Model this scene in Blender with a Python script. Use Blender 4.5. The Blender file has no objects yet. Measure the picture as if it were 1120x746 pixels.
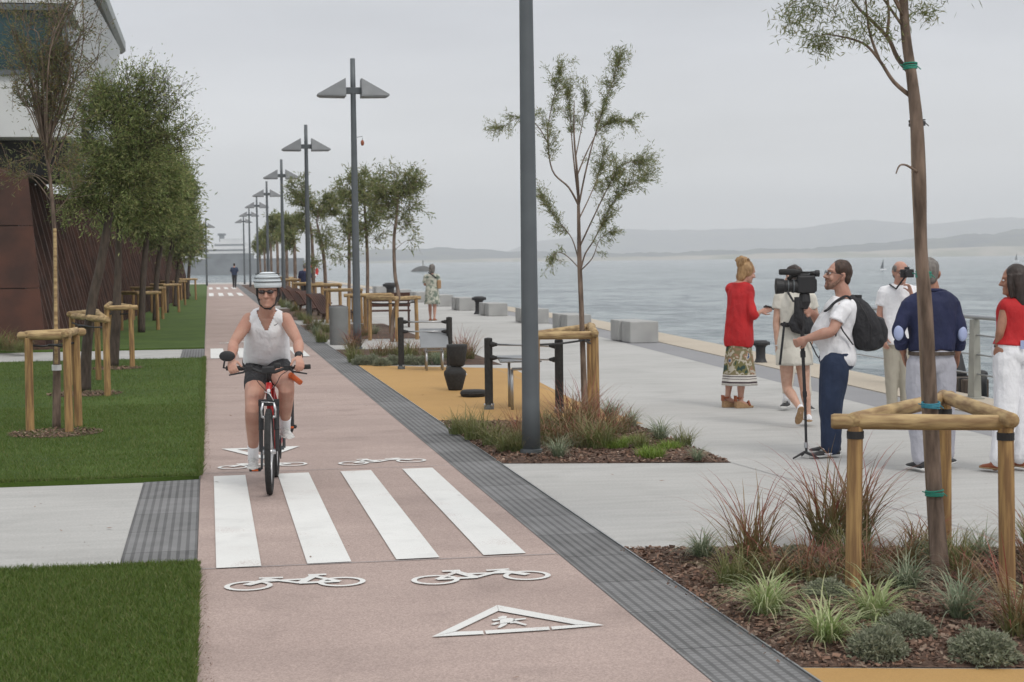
import bpy, math, random
import numpy as np
from math import pi, sin, cos, tan, atan, radians, sqrt
from mathutils import Vector, Matrix, noise
random.seed(7); rng = np.random.default_rng(7)
V = Vector
C = bpy.context.scene.collection
scene = bpy.context.scene

# ------------------------------------------------------------------ camera
FPX = 1800.0; EYE = 1.8
YAW = atan(331/1800); PITCH = atan(89.5/1800); ROLL = radians(0.7)
FW = V((sin(YAW)*cos(PITCH), cos(YAW)*cos(PITCH), -sin(PITCH)))
_R0 = V((cos(YAW), -sin(YAW), 0)); _U0 = _R0.cross(FW)
RT = _R0*cos(ROLL) - _U0*sin(ROLL); UP = _U0*cos(ROLL) + _R0*sin(ROLL)
CAMP = V((0, 0, EYE))
RC = _R0.copy(); FC = V((sin(YAW), cos(YAW), 0)); Z = V((0, 0, 1))
def ray(x, y): return FW*FPX + RT*(x-560) - UP*(y-373)
def G(x, y, z=0.0):
    d = ray(x, y); t = (z-EYE)/d.z; return CAMP + d*t
def Q(x, y, D): return CAMP + ray(x, y)*(D/FPX)
cam = bpy.data.cameras.new('camera'); camo = bpy.data.objects.new('camera', cam); C.objects.link(camo)
camo.matrix_world = Matrix(((RT.x, UP.x, -FW.x, 0), (RT.y, UP.y, -FW.y, 0), (RT.z, UP.z, -FW.z, EYE), (0, 0, 0, 1)))
cam.sensor_width = 36; cam.lens = FPX/1120*36; cam.clip_end = 40000; cam.clip_start = 0.1
cam.dof.use_dof = True; cam.dof.focus_distance = 12.6; cam.dof.aperture_fstop = 6.3
scene.camera = camo
scene.view_settings.view_transform = 'Standard'; scene.view_settings.look = 'None'
scene.view_settings.exposure = 0.09; scene.view_settings.gamma = 1
scene.render.engine = 'CYCLES'
scene.cycles.volume_bounces = 4

# ------------------------------------------------------------------ materials
def mat(name, col=(.5, .5, .5), rough=.8, metal=0.0, spec=.5, noise_scale=None, col2=None, bump=0.0, bump_scale=None,
        stretch=(1, 1, 1), detail=6, island=None, attr=None, sss=0, transl=0, coord='Object', contrast=(.35, .65), alpha=None, bdist=.01):
    m = bpy.data.materials.new(name); m.use_nodes = True
    nt = m.node_tree; N = nt.nodes; L = nt.links; b = N['Principled BSDF']
    b.inputs['Base Color'].default_value = (*col, 1); b.inputs['Roughness'].default_value = rough
    b.inputs['Metallic'].default_value = metal; b.inputs['Specular IOR Level'].default_value = spec
    if sss:
        b.inputs['Subsurface Weight'].default_value = sss; b.inputs['Subsurface Radius'].default_value = (.02, .008, .004)
        b.inputs['Subsurface Scale'].default_value = .5
    tc = N.new('ShaderNodeTexCoord'); mp = N.new('ShaderNodeMapping'); mp.inputs['Scale'].default_value = stretch
    L.new(tc.outputs[coord], mp.inputs['Vector'])
    out = None
    if island:
        g = N.new('ShaderNodeNewGeometry'); r = N.new('ShaderNodeValToRGB')
        els = r.color_ramp.elements
        while len(els) < len(island): els.new(.5)
        for i, c in enumerate(island): els[i].position = i/(len(island)-1); els[i].color = (*c, 1)
        L.new(g.outputs['Random Per Island'], r.inputs['Fac']); out = r.outputs['Color']
    if noise_scale and col2:
        n = N.new('ShaderNodeTexNoise'); n.inputs['Scale'].default_value = noise_scale; n.inputs['Detail'].default_value = detail
        L.new(mp.outputs['Vector'], n.inputs['Vector'])
        mr = N.new('ShaderNodeMapRange'); mr.inputs['From Min'].default_value = contrast[0]; mr.inputs['From Max'].default_value = contrast[1]
        L.new(n.outputs['Fac'], mr.inputs['Value'])
        mx = N.new('ShaderNodeMix'); mx.data_type = 'RGBA'; L.new(mr.outputs['Result'], mx.inputs['Factor'])
        mx.inputs['A'].default_value = (*col, 1); mx.inputs['B'].default_value = (*col2, 1)
        if out: 
            mx2 = N.new('ShaderNodeMix'); mx2.data_type = 'RGBA'; mx2.blend_type = 'MULTIPLY'; mx2.inputs['Factor'].default_value = 1
            L.new(out, mx2.inputs['A']); L.new(mx.outputs['Result'], mx2.inputs['B']); out = mx2.outputs['Result']
        else: out = mx.outputs['Result']
    if attr:   # mix toward a tip colour along a blade
        a = N.new('ShaderNodeAttribute'); a.attribute_name = 't'
        mr = N.new('ShaderNodeMapRange'); mr.inputs['From Min'].default_value = attr[0]; mr.inputs['From Max'].default_value = attr[1]
        L.new(a.outputs['Fac'], mr.inputs['Value'])
        mx = N.new('ShaderNodeMix'); mx.data_type = 'RGBA'; L.new(mr.outputs['Result'], mx.inputs['Factor'])
        if out: L.new(out, mx.inputs['A'])
        else: mx.inputs['A'].default_value = (*col, 1)
        g = N.new('ShaderNodeNewGeometry'); r = N.new('ShaderNodeValToRGB')
        els = r.color_ramp.elements
        while len(els) < len(attr[2]): els.new(.5)
        for i, c in enumerate(attr[2]): els[i].position = i/(len(attr[2])-1); els[i].color = (*c, 1)
        L.new(g.outputs['Random Per Island'], r.inputs['Fac'])
        L.new(r.outputs['Color'], mx.inputs['B']); out = mx.outputs['Result']
    if out: L.new(out, b.inputs['Base Color'])
    if bump:
        n = N.new('ShaderNodeTexNoise'); n.inputs['Scale'].default_value = bump_scale or noise_scale or 20; n.inputs['Detail'].default_value = 5
        L.new(mp.outputs['Vector'], n.inputs['Vector'])
        bp = N.new('ShaderNodeBump'); bp.inputs['Strength'].default_value = min(1, bump); bp.inputs['Distance'].default_value = bdist
        L.new(n.outputs['Fac'], bp.inputs['Height']); L.new(bp.outputs['Normal'], b.inputs['Normal'])
    if transl:
        t = N.new('ShaderNodeBsdfTranslucent'); ms = N.new('ShaderNodeMixShader'); ms.inputs['Fac'].default_value = transl
        if out: L.new(out, t.inputs['Color'])
        else: t.inputs['Color'].default_value = (*col, 1)
        L.new(b.outputs['BSDF'], ms.inputs[1]); L.new(t.outputs['BSDF'], ms.inputs[2])
        L.new(ms.outputs['Shader'], N['Material Output'].inputs['Surface'])
    return m

def ground_mat(name, base, c2, fine, fine_scale, rough=.85, big=.25, bump=.3, brush=None, stain=None):
    """pavement: large blotches, fine grain of two tones, optional brushed lines and stains."""
    m = bpy.data.materials.new(name); m.use_nodes = True
    nt = m.node_tree; N = nt.nodes; L = nt.links; b = N['Principled BSDF']; b.inputs['Roughness'].default_value = rough
    b.inputs['Specular IOR Level'].default_value = .3
    tc = N.new('ShaderNodeTexCoord')
    n1 = N.new('ShaderNodeTexNoise'); n1.inputs['Scale'].default_value = big; n1.inputs['Detail'].default_value = 8; n1.inputs['Roughness'].default_value = .6
    L.new(tc.outputs['Object'], n1.inputs['Vector'])
    r1 = N.new('ShaderNodeMapRange'); r1.inputs['From Min'].default_value = .35; r1.inputs['From Max'].default_value = .65
    L.new(n1.outputs['Fac'], r1.inputs['Value'])
    mx = N.new('ShaderNodeMix'); mx.data_type = 'RGBA'; mx.inputs['A'].default_value = (*base, 1); mx.inputs['B'].default_value = (*c2, 1)
    L.new(r1.outputs['Result'], mx.inputs['Factor'])
    n2 = N.new('ShaderNodeTexNoise'); n2.inputs['Scale'].default_value = fine_scale; n2.inputs['Detail'].default_value = 3; n2.inputs['Roughness'].default_value = .7
    L.new(tc.outputs['Object'], n2.inputs['Vector'])
    r2 = N.new('ShaderNodeMapRange'); r2.inputs['From Min'].default_value = .3; r2.inputs['From Max'].default_value = .7
    r2.inputs['To Min'].default_value = 1-fine; r2.inputs['To Max'].default_value = 1+fine*.7
    L.new(n2.outputs['Fac'], r2.inputs['Value'])
    mm = N.new('ShaderNodeVectorMath'); mm.operation = 'SCALE'; L.new(mx.outputs['Result'], mm.inputs[0]); L.new(r2.outputs['Result'], mm.inputs['Scale'])
    out = mm.outputs['Vector']; hgt = n2.outputs['Fac']
    if brush:
        mp = N.new('ShaderNodeMapping'); mp.inputs['Scale'].default_value = brush[0]; L.new(tc.outputs['Object'], mp.inputs['Vector'])
        n3 = N.new('ShaderNodeTexNoise'); n3.inputs['Scale'].default_value = 1; n3.inputs['Detail'].default_value = 4; L.new(mp.outputs['Vector'], n3.inputs['Vector'])
        r3 = N.new('ShaderNodeMapRange'); r3.inputs['From Min'].default_value = .3; r3.inputs['From Max'].default_value = .7
        r3.inputs['To Min'].default_value = 1-brush[1]; r3.inputs['To Max'].default_value = 1+brush[1]
        L.new(n3.outputs['Fac'], r3.inputs['Value'])
        m3 = N.new('ShaderNodeVectorMath'); m3.operation = 'SCALE'; L.new(out, m3.inputs[0]); L.new(r3.outputs['Result'], m3.inputs['Scale']); out = m3.outputs['Vector']
    if stain:
        n4 = N.new('ShaderNodeTexNoise'); n4.inputs['Scale'].default_value = stain[0]; n4.inputs['Detail'].default_value = 10; L.new(tc.outputs['Object'], n4.inputs['Vector'])
        r4 = N.new('ShaderNodeMapRange'); r4.inputs['From Min'].default_value = .55; r4.inputs['From Max'].default_value = .75
        r4.inputs['To Min'].default_value = 1; r4.inputs['To Max'].default_value = stain[1]
        L.new(n4.outputs['Fac'], r4.inputs['Value'])
        m4 = N.new('ShaderNodeVectorMath'); m4.operation = 'SCALE'; L.new(out, m4.inputs[0]); L.new(r4.outputs['Result'], m4.inputs['Scale']); out = m4.outputs['Vector']
    L.new(out, b.inputs['Base Color'])
    bp = N.new('ShaderNodeBump'); bp.inputs['Strength'].default_value = bump; bp.inputs['Distance'].default_value = .004
    L.new(hgt, bp.inputs['Height']); L.new(bp.outputs['Normal'], b.inputs['Normal'])
    return m

M = {}
M['concrete'] = ground_mat('pale_concrete', (.47, .465, .45), (.405, .40, .385), .15, 60, big=.35, brush=((1.2, 9, 1), .06), stain=(1.3, .84))
M['pink'] = ground_mat('pink_aggregate', (.435, .34, .305), (.375, .29, .26), .34, 95, big=.5, bump=.5, brush=((.35, 2.2, 1), .07), stain=(1.6, .80))
M['orange'] = ground_mat('ochre_rubber', (.47, .285, .105), (.41, .245, .09), .12, 120, big=.6)
M['darkpave'] = ground_mat('dark_paving', (.30, .30, .31), (.24, .24, .25), .12, 60)
M['palekerb'] = ground_mat('pale_kerb_stone', (.50, .44, .36), (.44, .385, .31), .1, 30)
M['paint'] = ground_mat('white_road_paint', (.74, .74, .72), (.68, .68, .66), .05, 70, rough=.6, big=1.5, stain=(4, .9))
M['soil'] = ground_mat('bark_soil', (.13, .08, .058), (.075, .048, .036), .5, 45, rough=.95, big=2, bump=1)
M['lawn'] = ground_mat('lawn_base', (.075, .125, .018), (.048, .088, .012), .5, 150, rough=.9, big=.8, bump=1, brush=((1, 5, 1), .15))
M['steel'] = mat('brushed_steel', (.42, .43, .44), .35, .8)
M['lamp'] = mat('lamp_grey_paint', (.12, .135, .145), .5, .2, noise_scale=3, col2=(.10, .112, .122))
M['lamphead'] = mat('lamp_head_grey', (.24, .25, .26), .5, .1, noise_scale=6, col2=(.21, .22, .23))
M['wood_v'] = mat('treated_pine_upright', (.43, .27, .11), .8, noise_scale=5, col2=(.22, .125, .055), stretch=(7, 7, .6), bump=.9, contrast=(.38, .60), detail=9)
M['wood_h'] = mat('treated_pine_rail', (.50, .36, .18), .8, noise_scale=4, col2=(.26, .165, .08), stretch=(1.2, 5, 8), bump=.9, contrast=(.38, .62), detail=9)
M['wood_end'] = mat('pine_end_grain', (.45, .25, .12), .8, noise_scale=12, col2=(.3, .14, .06))
M['bark'] = mat('grey_bark', (.24, .175, .135), .9, noise_scale=7, col2=(.085, .06, .045), stretch=(3, 3, .6), bump=1, bump_scale=12)
M['pole'] = mat('weathered_pole', (.34, .26, .19), .85, noise_scale=6, col2=(.2, .145, .10), stretch=(4, 4, .5), bump=.6)
M['bark_dark'] = mat('dark_bark', (.10, .075, .058), .9, noise_scale=9, col2=(.05, .038, .03), stretch=(3, 3, .6), bump=1)
M['black'] = mat('black_plastic', (.018, .018, .02), .55)
M['rubber'] = mat('black_rubber', (.02, .02, .02), .85, noise_scale=30, col2=(.03, .03, .03), bump=.3)
M['blackcloth'] = mat('black_nylon', (.018, .018, .021), .8, noise_scale=20, col2=(.028, .028, .032), bump=.9, bdist=.03, stretch=(1.3, 1.3, .8))
M['corten'] = mat('corten_steel', (.10, .040, .026), .8, noise_scale=1.2, col2=(.05, .024, .018), bump=.3, bump_scale=30, contrast=(.35, .6))
M['corten2'] = mat('corten_fin', (.12, .060, .045), .75, noise_scale=2, col2=(.06, .034, .028), bump=.3, bump_scale=30)
M['white_wall'] = mat('white_panel', (.62, .63, .63), .6, noise_scale=.7, col2=(.55, .56, .56))
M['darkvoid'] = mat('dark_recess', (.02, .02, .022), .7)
M['roofmetal'] = mat('grey_roof_metal', (.33, .35, .34), .5, .3, noise_scale=2, col2=(.27, .29, .28))
M['block'] = mat('cast_concrete', (.40, .40, .39), .85, noise_scale=2.5, col2=(.33, .33, .325), bump=.3, bump_scale=60)
M['bin'] = mat('grey_bin', (.20, .205, .20), .6, .2, noise_scale=3, col2=(.17, .175, .17))
M['green_tie'] = mat('green_tie', (.02, .25, .18), .6)
M['blue_tie'] = mat('blue_tie', (.03, .22, .30), .6)
M['stubble'] = mat('stubble', (.26, .15, .11), .8, noise_scale=60, col2=(.16, .09, .06))
M['skin'] = mat('skin', (.52, .30, .225), .6, noise_scale=11, col2=(.44, .225, .165), sss=.12)
M['skin2'] = mat('pale_skin', (.58, .36, .27), .5, noise_scale=25, col2=(.50, .29, .21), sss=.12)
M['skin3'] = mat('tanned_skin', (.40, .20, .13), .5, noise_scale=25, col2=(.34, .16, .10), sss=.12)
M['white_cloth'] = mat('white_cotton', (.84, .84, .86), .9, noise_scale=4, col2=(.80, .80, .83), bump=.9, bump_scale=9, bdist=.03, stretch=(1.3, 1.3, .8))
M['cream_cloth'] = mat('cream_cotton', (.68, .65, .58), .9, noise_scale=4, col2=(.62, .59, .52), bump=.9, bump_scale=9, bdist=.03, stretch=(1.3, 1.3, .8))
M['red_cloth'] = mat('red_cloth', (.52, .015, .018), .8, noise_scale=5, col2=(.42, .012, .016), bump=.9, bump_scale=9, bdist=.03, stretch=(1.3, 1.3, .8))
M['navy'] = mat('navy_cotton', (.018, .024, .075), .85, noise_scale=5, col2=(.012, .017, .055), bump=.9, bump_scale=9, bdist=.03, stretch=(1.3, 1.3, .8))
M['patch'] = mat('pale_blue_patch', (.38, .44, .66), .85)
M['denim'] = mat('blue_denim', (.024, .040, .085), .9, noise_scale=6, col2=(.015, .026, .06), bump=.9, bump_scale=9, bdist=.03, stretch=(1.3, 1.3, .8))
M['greycloth'] = mat('pale_grey_trousers', (.45, .45, .50), .9, noise_scale=4, col2=(.38, .38, .43), bump=.9, bump_scale=9, bdist=.03, stretch=(1.3, 1.3, .8))
M['khaki'] = mat('khaki_cotton', (.42, .39, .32), .9, noise_scale=4, col2=(.36, .33, .27), bump=.9, bdist=.03, stretch=(1.3, 1.3, .8))
M['hair_brown'] = mat('brown_hair', (.07, .035, .02), .6, noise_scale=40, col2=(.03, .016, .01), stretch=(1, 1, .3), bump=1)
M['hair_blond'] = mat('blond_hair', (.42, .26, .12), .6, noise_scale=40, col2=(.22, .12, .05), stretch=(1, 1, .3), bump=1)
M['hair_dark'] = mat('dark_hair', (.018, .011, .008), .5, noise_scale=40, col2=(.035, .02, .015), stretch=(1, 1, .3), bump=1)
M['hair_grey'] = mat('grey_hair', (.22, .20, .18), .6, noise_scale=40, col2=(.12, .105, .095), stretch=(1, 1, .3), bump=1)
M['helmet'] = mat('helmet_white', (.68, .73, .76), .45)
M['red_paint'] = mat('red_frame_paint', (.42, .012, .012), .35)
M['orange_paint'] = mat('orange_plastic', (.65, .12, .02), .5)
M['silver'] = mat('silver_alloy', (.6, .6, .61), .3, .9)
M['shoe_white'] = mat('white_shoe', (.66, .66, .64), .6, noise_scale=30, col2=(.4, .4, .4))
M['sole'] = mat('white_sole', (.7, .7, .68), .7)
M['cork'] = mat('cork_wedge', (.42, .27, .15), .85, noise_scale=60, col2=(.3, .18, .09))
M['tan'] = mat('brown_leather', (.30, .085, .035), .6)
M['glassdark'] = mat('dark_lens', (.03, .02, .02), .15)
M['tealglass'] = mat('teal_glass', (.03, .075, .085), .22, spec=.35, noise_scale=.6, col2=(.015, .035, .04))
M['lifered'] = mat('lifebuoy_red', (.60, .03, .025), .5)
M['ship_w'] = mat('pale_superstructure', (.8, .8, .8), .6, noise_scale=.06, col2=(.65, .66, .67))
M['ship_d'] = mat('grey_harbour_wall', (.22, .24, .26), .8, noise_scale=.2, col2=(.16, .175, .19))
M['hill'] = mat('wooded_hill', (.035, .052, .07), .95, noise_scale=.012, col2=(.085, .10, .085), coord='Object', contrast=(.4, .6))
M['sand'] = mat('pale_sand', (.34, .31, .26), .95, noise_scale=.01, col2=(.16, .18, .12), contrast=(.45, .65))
M['rock'] = mat('dark_rock', (.08, .08, .075), .9, noise_scale=.3, col2=(.05, .05, .05))

leaf_cols = [(.10, .13, .05), (.16, .20, .07), (.22, .26, .10), (.30, .31, .14), (.28, .24, .12)]
M['leaf'] = mat('tamarisk_leaf', rough=.7, island=leaf_cols, transl=.45)
M['leaf_thin'] = mat('tamarisk_leaf_sparse', rough=.7, island=[(.08, .10, .045), (.13, .15, .065), (.20, .20, .085), (.24, .16, .06)], transl=.35)
M['leaf_dark'] = mat('dense_tamarisk_leaf', rough=.7, island=[(.09, .125, .04), (.16, .215, .065), (.23, .29, .10), (.34, .34, .14), (.16, .18, .065)], transl=.4)
M['grass_red'] = mat('red_grass', rough=.6, island=[(.13, .16, .05), (.22, .21, .09), (.17, .13, .06)], attr=(.25, .7, [(.30, .04, .045), (.20, .05, .045), (.34, .10, .07), (.34, .22, .13), (.24, .18, .08), (.26, .05, .05)]), transl=.3)
M['grass_var'] = mat('variegated_grass', rough=.6, island=[(.22, .32, .09), (.38, .46, .19), (.55, .58, .34)], attr=(.3, 1, [(.22, .30, .12), (.42, .46, .28), (.40, .36, .20)]), transl=.3)
M['grass_gry'] = mat('grey_green_grass', rough=.6, island=[(.12, .17, .09), (.24, .30, .19), (.36, .40, .28)], attr=(.3, 1, [(.20, .25, .16), (.34, .36, .26), (.30, .25, .14)]), transl=.3)
M['grass_mix'] = mat('green_brown_grass', rough=.6, island=[(.13, .17, .05), (.22, .26, .09), (.20, .19, .08)], attr=(.3, 1, [(.20, .20, .08), (.24, .15, .07), (.14, .17, .06)]), transl=.3)
M['grass_lime'] = mat('lime_grass', rough=.6, island=[(.17, .26, .04), (.26, .36, .06), (.14, .22, .04)], transl=.3)
M['shrub'] = mat('grey_shrub_leaf', rough=.8, island=[(.15, .175, .11), (.24, .26, .18), (.34, .35, .26), (.20, .23, .14)], transl=.2)
M['lawnblade'] = mat('lawn_blade', rough=.6, island=[(.055, .105, .012), (.095, .155, .022), (.135, .195, .035), (.075, .125, .018), (.22, .22, .08)], transl=.3)
M['chip'] = mat('bark_chip', rough=.9, island=[(.06, .038, .028), (.17, .095, .065), (.27, .16, .11), (.12, .08, .06), (.38, .28, .21)])

def tactile_mat():
    m = bpy.data.materials.new('ribbed_dark_paving'); m.use_nodes = True
    nt = m.node_tree; N = nt.nodes; L = nt.links; b = N['Principled BSDF']; b.inputs['Roughness'].default_value = .75
    tc = N.new('ShaderNodeTexCoord'); sp = N.new('ShaderNodeSeparateXYZ'); L.new(tc.outputs['Object'], sp.inputs['Vector'])
    def mth(op, a, bb=None, cc=None):
        n = N.new('ShaderNodeMath'); n.operation = op
        for i, v in enumerate((a, bb, cc)):
            if v is None: continue
            if isinstance(v, (int, float)): n.inputs[i].default_value = v
            else: L.new(v, n.inputs[i])
        return n.outputs[0]
    u = mth('FRACT', mth('DIVIDE', sp.outputs['X'], .055))
    v = mth('FRACT', mth('DIVIDE', sp.outputs['Y'], .045))
    col = mth('SMOOTH_MIN', mth('PINGPONG', u, .5), .3, .05)          # column profile
    rib = mth('GREATER_THAN', mth('PINGPONG', u, .5), .20)
    dash = mth('GREATER_THAN', mth('PINGPONG', v, .5), .16)
    top = mth('MULTIPLY', rib, dash)
    tile = mth('LESS_THAN', mth('FRACT', mth('DIVIDE', sp.outputs['Y'], .8)), .02)
    tilen = mth('FLOOR', mth('DIVIDE', sp.outputs['Y'], .8))
    wn = N.new('ShaderNodeTexWhiteNoise'); wn.noise_dimensions = '1D'; L.new(tilen, wn.inputs['W'])
    n1 = N.new('ShaderNodeTexNoise'); n1.inputs['Scale'].default_value = 5; n1.inputs['Detail'].default_value = 8; L.new(tc.outputs['Object'], n1.inputs['Vector'])
    val = mth('ADD', mth('ADD', mth('MULTIPLY', top, .065), mth('MULTIPLY', rib, .035)), mth('ADD', .012, mth('MULTIPLY', n1.outputs['Fac'], .12)))
    val = mth('ADD', val, mth('MULTIPLY', wn.outputs['Value'], .055))
    val = mth('MULTIPLY', val, mth('SUBTRACT', 1, mth('MULTIPLY', tile, .5)))
    cb = N.new('ShaderNodeCombineColor'); L.new(val, cb.inputs[0]); L.new(mth('MULTIPLY', val, 1.0), cb.inputs[1]); L.new(mth('MULTIPLY', val, 1.01), cb.inputs[2])
    L.new(cb.outputs[0], b.inputs['Base Color'])
    bp = N.new('ShaderNodeBump'); bp.inputs['Strength'].default_value = .8; bp.inputs['Distance'].default_value = .004
    L.new(top, bp.inputs['Height']); L.new(bp.outputs['Normal'], b.inputs['Normal'])
    return m
M['tactile'] = tactile_mat()
def worn(m):
    nt = m.node_tree; N = nt.nodes; L = nt.links; bs = N['Principled BSDF']; src = bs.inputs['Base Color'].links[0].from_socket
    tc = N.new('ShaderNodeTexCoord'); a = N.new('ShaderNodeTexNoise'); a.inputs['Scale'].default_value = 110; a.inputs['Detail'].default_value = 3; L.new(tc.outputs['Object'], a.inputs['Vector'])
    c = N.new('ShaderNodeTexNoise'); c.inputs['Scale'].default_value = 2.2; c.inputs['Detail'].default_value = 7; L.new(tc.outputs['Object'], c.inputs['Vector'])
    ad = N.new('ShaderNodeMath'); ad.operation = 'ADD'; L.new(a.outputs['Fac'], ad.inputs[0]); L.new(c.outputs['Fac'], ad.inputs[1])
    r = N.new('ShaderNodeMapRange'); r.inputs['From Min'].default_value = 1.16; r.inputs['From Max'].default_value = 1.30; r.inputs['To Max'].default_value = .75; L.new(ad.outputs[0], r.inputs['Value'])
    mx = N.new('ShaderNodeMix'); mx.data_type = 'RGBA'; L.new(r.outputs['Result'], mx.inputs['Factor']); L.new(src, mx.inputs['A']); mx.inputs['B'].default_value = (.40, .31, .28, 1); L.new(mx.outputs['Result'], bs.inputs['Base Color'])
worn(M['paint'])

def skirt_mat():
    m = bpy.data.materials.new('patterned_skirt'); m.use_nodes = True
    nt = m.node_tree; N = nt.nodes; L = nt.links; b = N['Principled BSDF']; b.inputs['Roughness'].default_value = .9
    tc = N.new('ShaderNodeTexCoord')
    vo = N.new('ShaderNodeTexNoise'); vo.inputs['Scale'].default_value = 5.5; vo.inputs['Detail'].default_value = 3; L.new(tc.outputs['Object'], vo.inputs['Vector'])
    r = N.new('ShaderNodeValToRGB'); r.color_ramp.interpolation = 'CONSTANT'; e = r.color_ramp.elements
    cols = [(0, (.03, .06, .05)), (.40, (.16, .15, .06)), (.46, (.46, .42, .34)), (.50, (.20, .17, .09)), (.55, (.30, .17, .11)), (.58, (.46, .42, .34)), (.61, (.05, .09, .20))]
    while len(e) < len(cols): e.new(.5)
    for i, (p, c) in enumerate(cols): e[i].position = p; e[i].color = (*c, 1)
    L.new(vo.outputs['Fac'], r.inputs['Fac'])
    sp = N.new('ShaderNodeSeparateXYZ'); L.new(tc.outputs['Object'], sp.inputs['Vector'])
    r2 = N.new('ShaderNodeValToRGB'); r2.color_ramp.interpolation = 'CONSTANT'; e = r2.color_ramp.elements
    cols = [(0, 1), (.30, 0), (.32, 1), (.345, 0), (.355, 1), (.375, 0), (.385, 1), (.40, 0)]
    while len(e) < len(cols): e.new(.5)
    for i, (p, c) in enumerate(cols): e[i].position = p; e[i].color = (c, c, c, 1)
    L.new(sp.outputs['Z'], r2.inputs['Fac'])
    r3 = N.new('ShaderNodeMath'); r3.operation = 'LESS_THAN'; r3.inputs[1].default_value = .40; L.new(sp.outputs['Z'], r3.inputs[0])
    band = N.new('ShaderNodeMix'); band.data_type = 'RGBA'; band.inputs['A'].default_value = (.05, .03, .04, 1); band.inputs['B'].default_value = (.62, .6, .56, 1)
    L.new(r2.outputs['Color'], band.inputs['Factor'])
    mx = N.new('ShaderNodeMix'); mx.data_type = 'RGBA'; L.new(r3.outputs[0], mx.inputs['Factor']); L.new(r.outputs['Color'], mx.inputs['A']); L.new(band.outputs['Result'], mx.inputs['B'])
    L.new(mx.outputs['Result'], b.inputs['Base Color'])
    return m
M['skirt'] = skirt_mat()
M['print_dress'] = mat('print_dress', (.55, .54, .46), .9, noise_scale=9, col2=(.16, .2, .16), contrast=(.45, .6))

def sea_mat():
    m = bpy.data.materials.new('sea_water'); m.use_nodes = True
    nt = m.node_tree; N = nt.nodes; L = nt.links; b = N['Principled BSDF']
    b.inputs['Roughness'].default_value = .12; b.inputs['IOR'].default_value = 1.33
    tc = N.new('ShaderNodeTexCoord')
    def nz(scale, st, det=4):
        mp = N.new('ShaderNodeMapping'); mp.inputs['Scale'].default_value = st; mp.inputs['Rotation'].default_value = (0, 0, YAW)
        L.new(tc.outputs['Object'], mp.inputs['Vector'])
        n = N.new('ShaderNodeTexNoise'); n.inputs['Scale'].default_value = scale; n.inputs['Detail'].default_value = det; n.inputs['Roughness'].default_value = .6
        L.new(mp.outputs['Vector'], n.inputs['Vector']); return n.outputs['Fac']
    b1 = N.new('ShaderNodeBump'); b1.inputs['Strength'].default_value = 1; b1.inputs['Distance'].default_value = .9; L.new(nz(.32, (1, 1.6, 1), 6), b1.inputs['Height'])
    b2 = N.new('ShaderNodeBump'); b2.inputs['Strength'].default_value = .9; b2.inputs['Distance'].default_value = .10; L.new(nz(2.2, (1, 1.6, 1)), b2.inputs['Height']); L.new(b1.outputs['Normal'], b2.inputs['Normal'])
    L.new(b2.outputs['Normal'], b.inputs['Normal'])
    r = N.new('ShaderNodeValToRGB'); r.color_ramp.elements[0].position = .43; r.color_ramp.elements[1].position = .56
    r.color_ramp.elements[0].color = (.035, .07, .085, 1); r.color_ramp.elements[1].color = (.25, .30, .31, 1)
    av = N.new('ShaderNodeMath'); av.operation = 'MULTIPLY_ADD'; av.inputs[1].default_value = .62; L.new(nz(.55, (1, .42, 1), 4), av.inputs[0])
    a2 = N.new('ShaderNodeMath'); a2.operation = 'MULTIPLY'; a2.inputs[1].default_value = .38; L.new(nz(.03, (1, 1.2, 1), 6), a2.inputs[0]); L.new(a2.outputs[0], av.inputs[2])
    L.new(av.outputs[0], r.inputs['Fac']); L.new(r.outputs['Color'], b.inputs['Base Color'])
    return m
M['sea'] = sea_mat()

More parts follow.
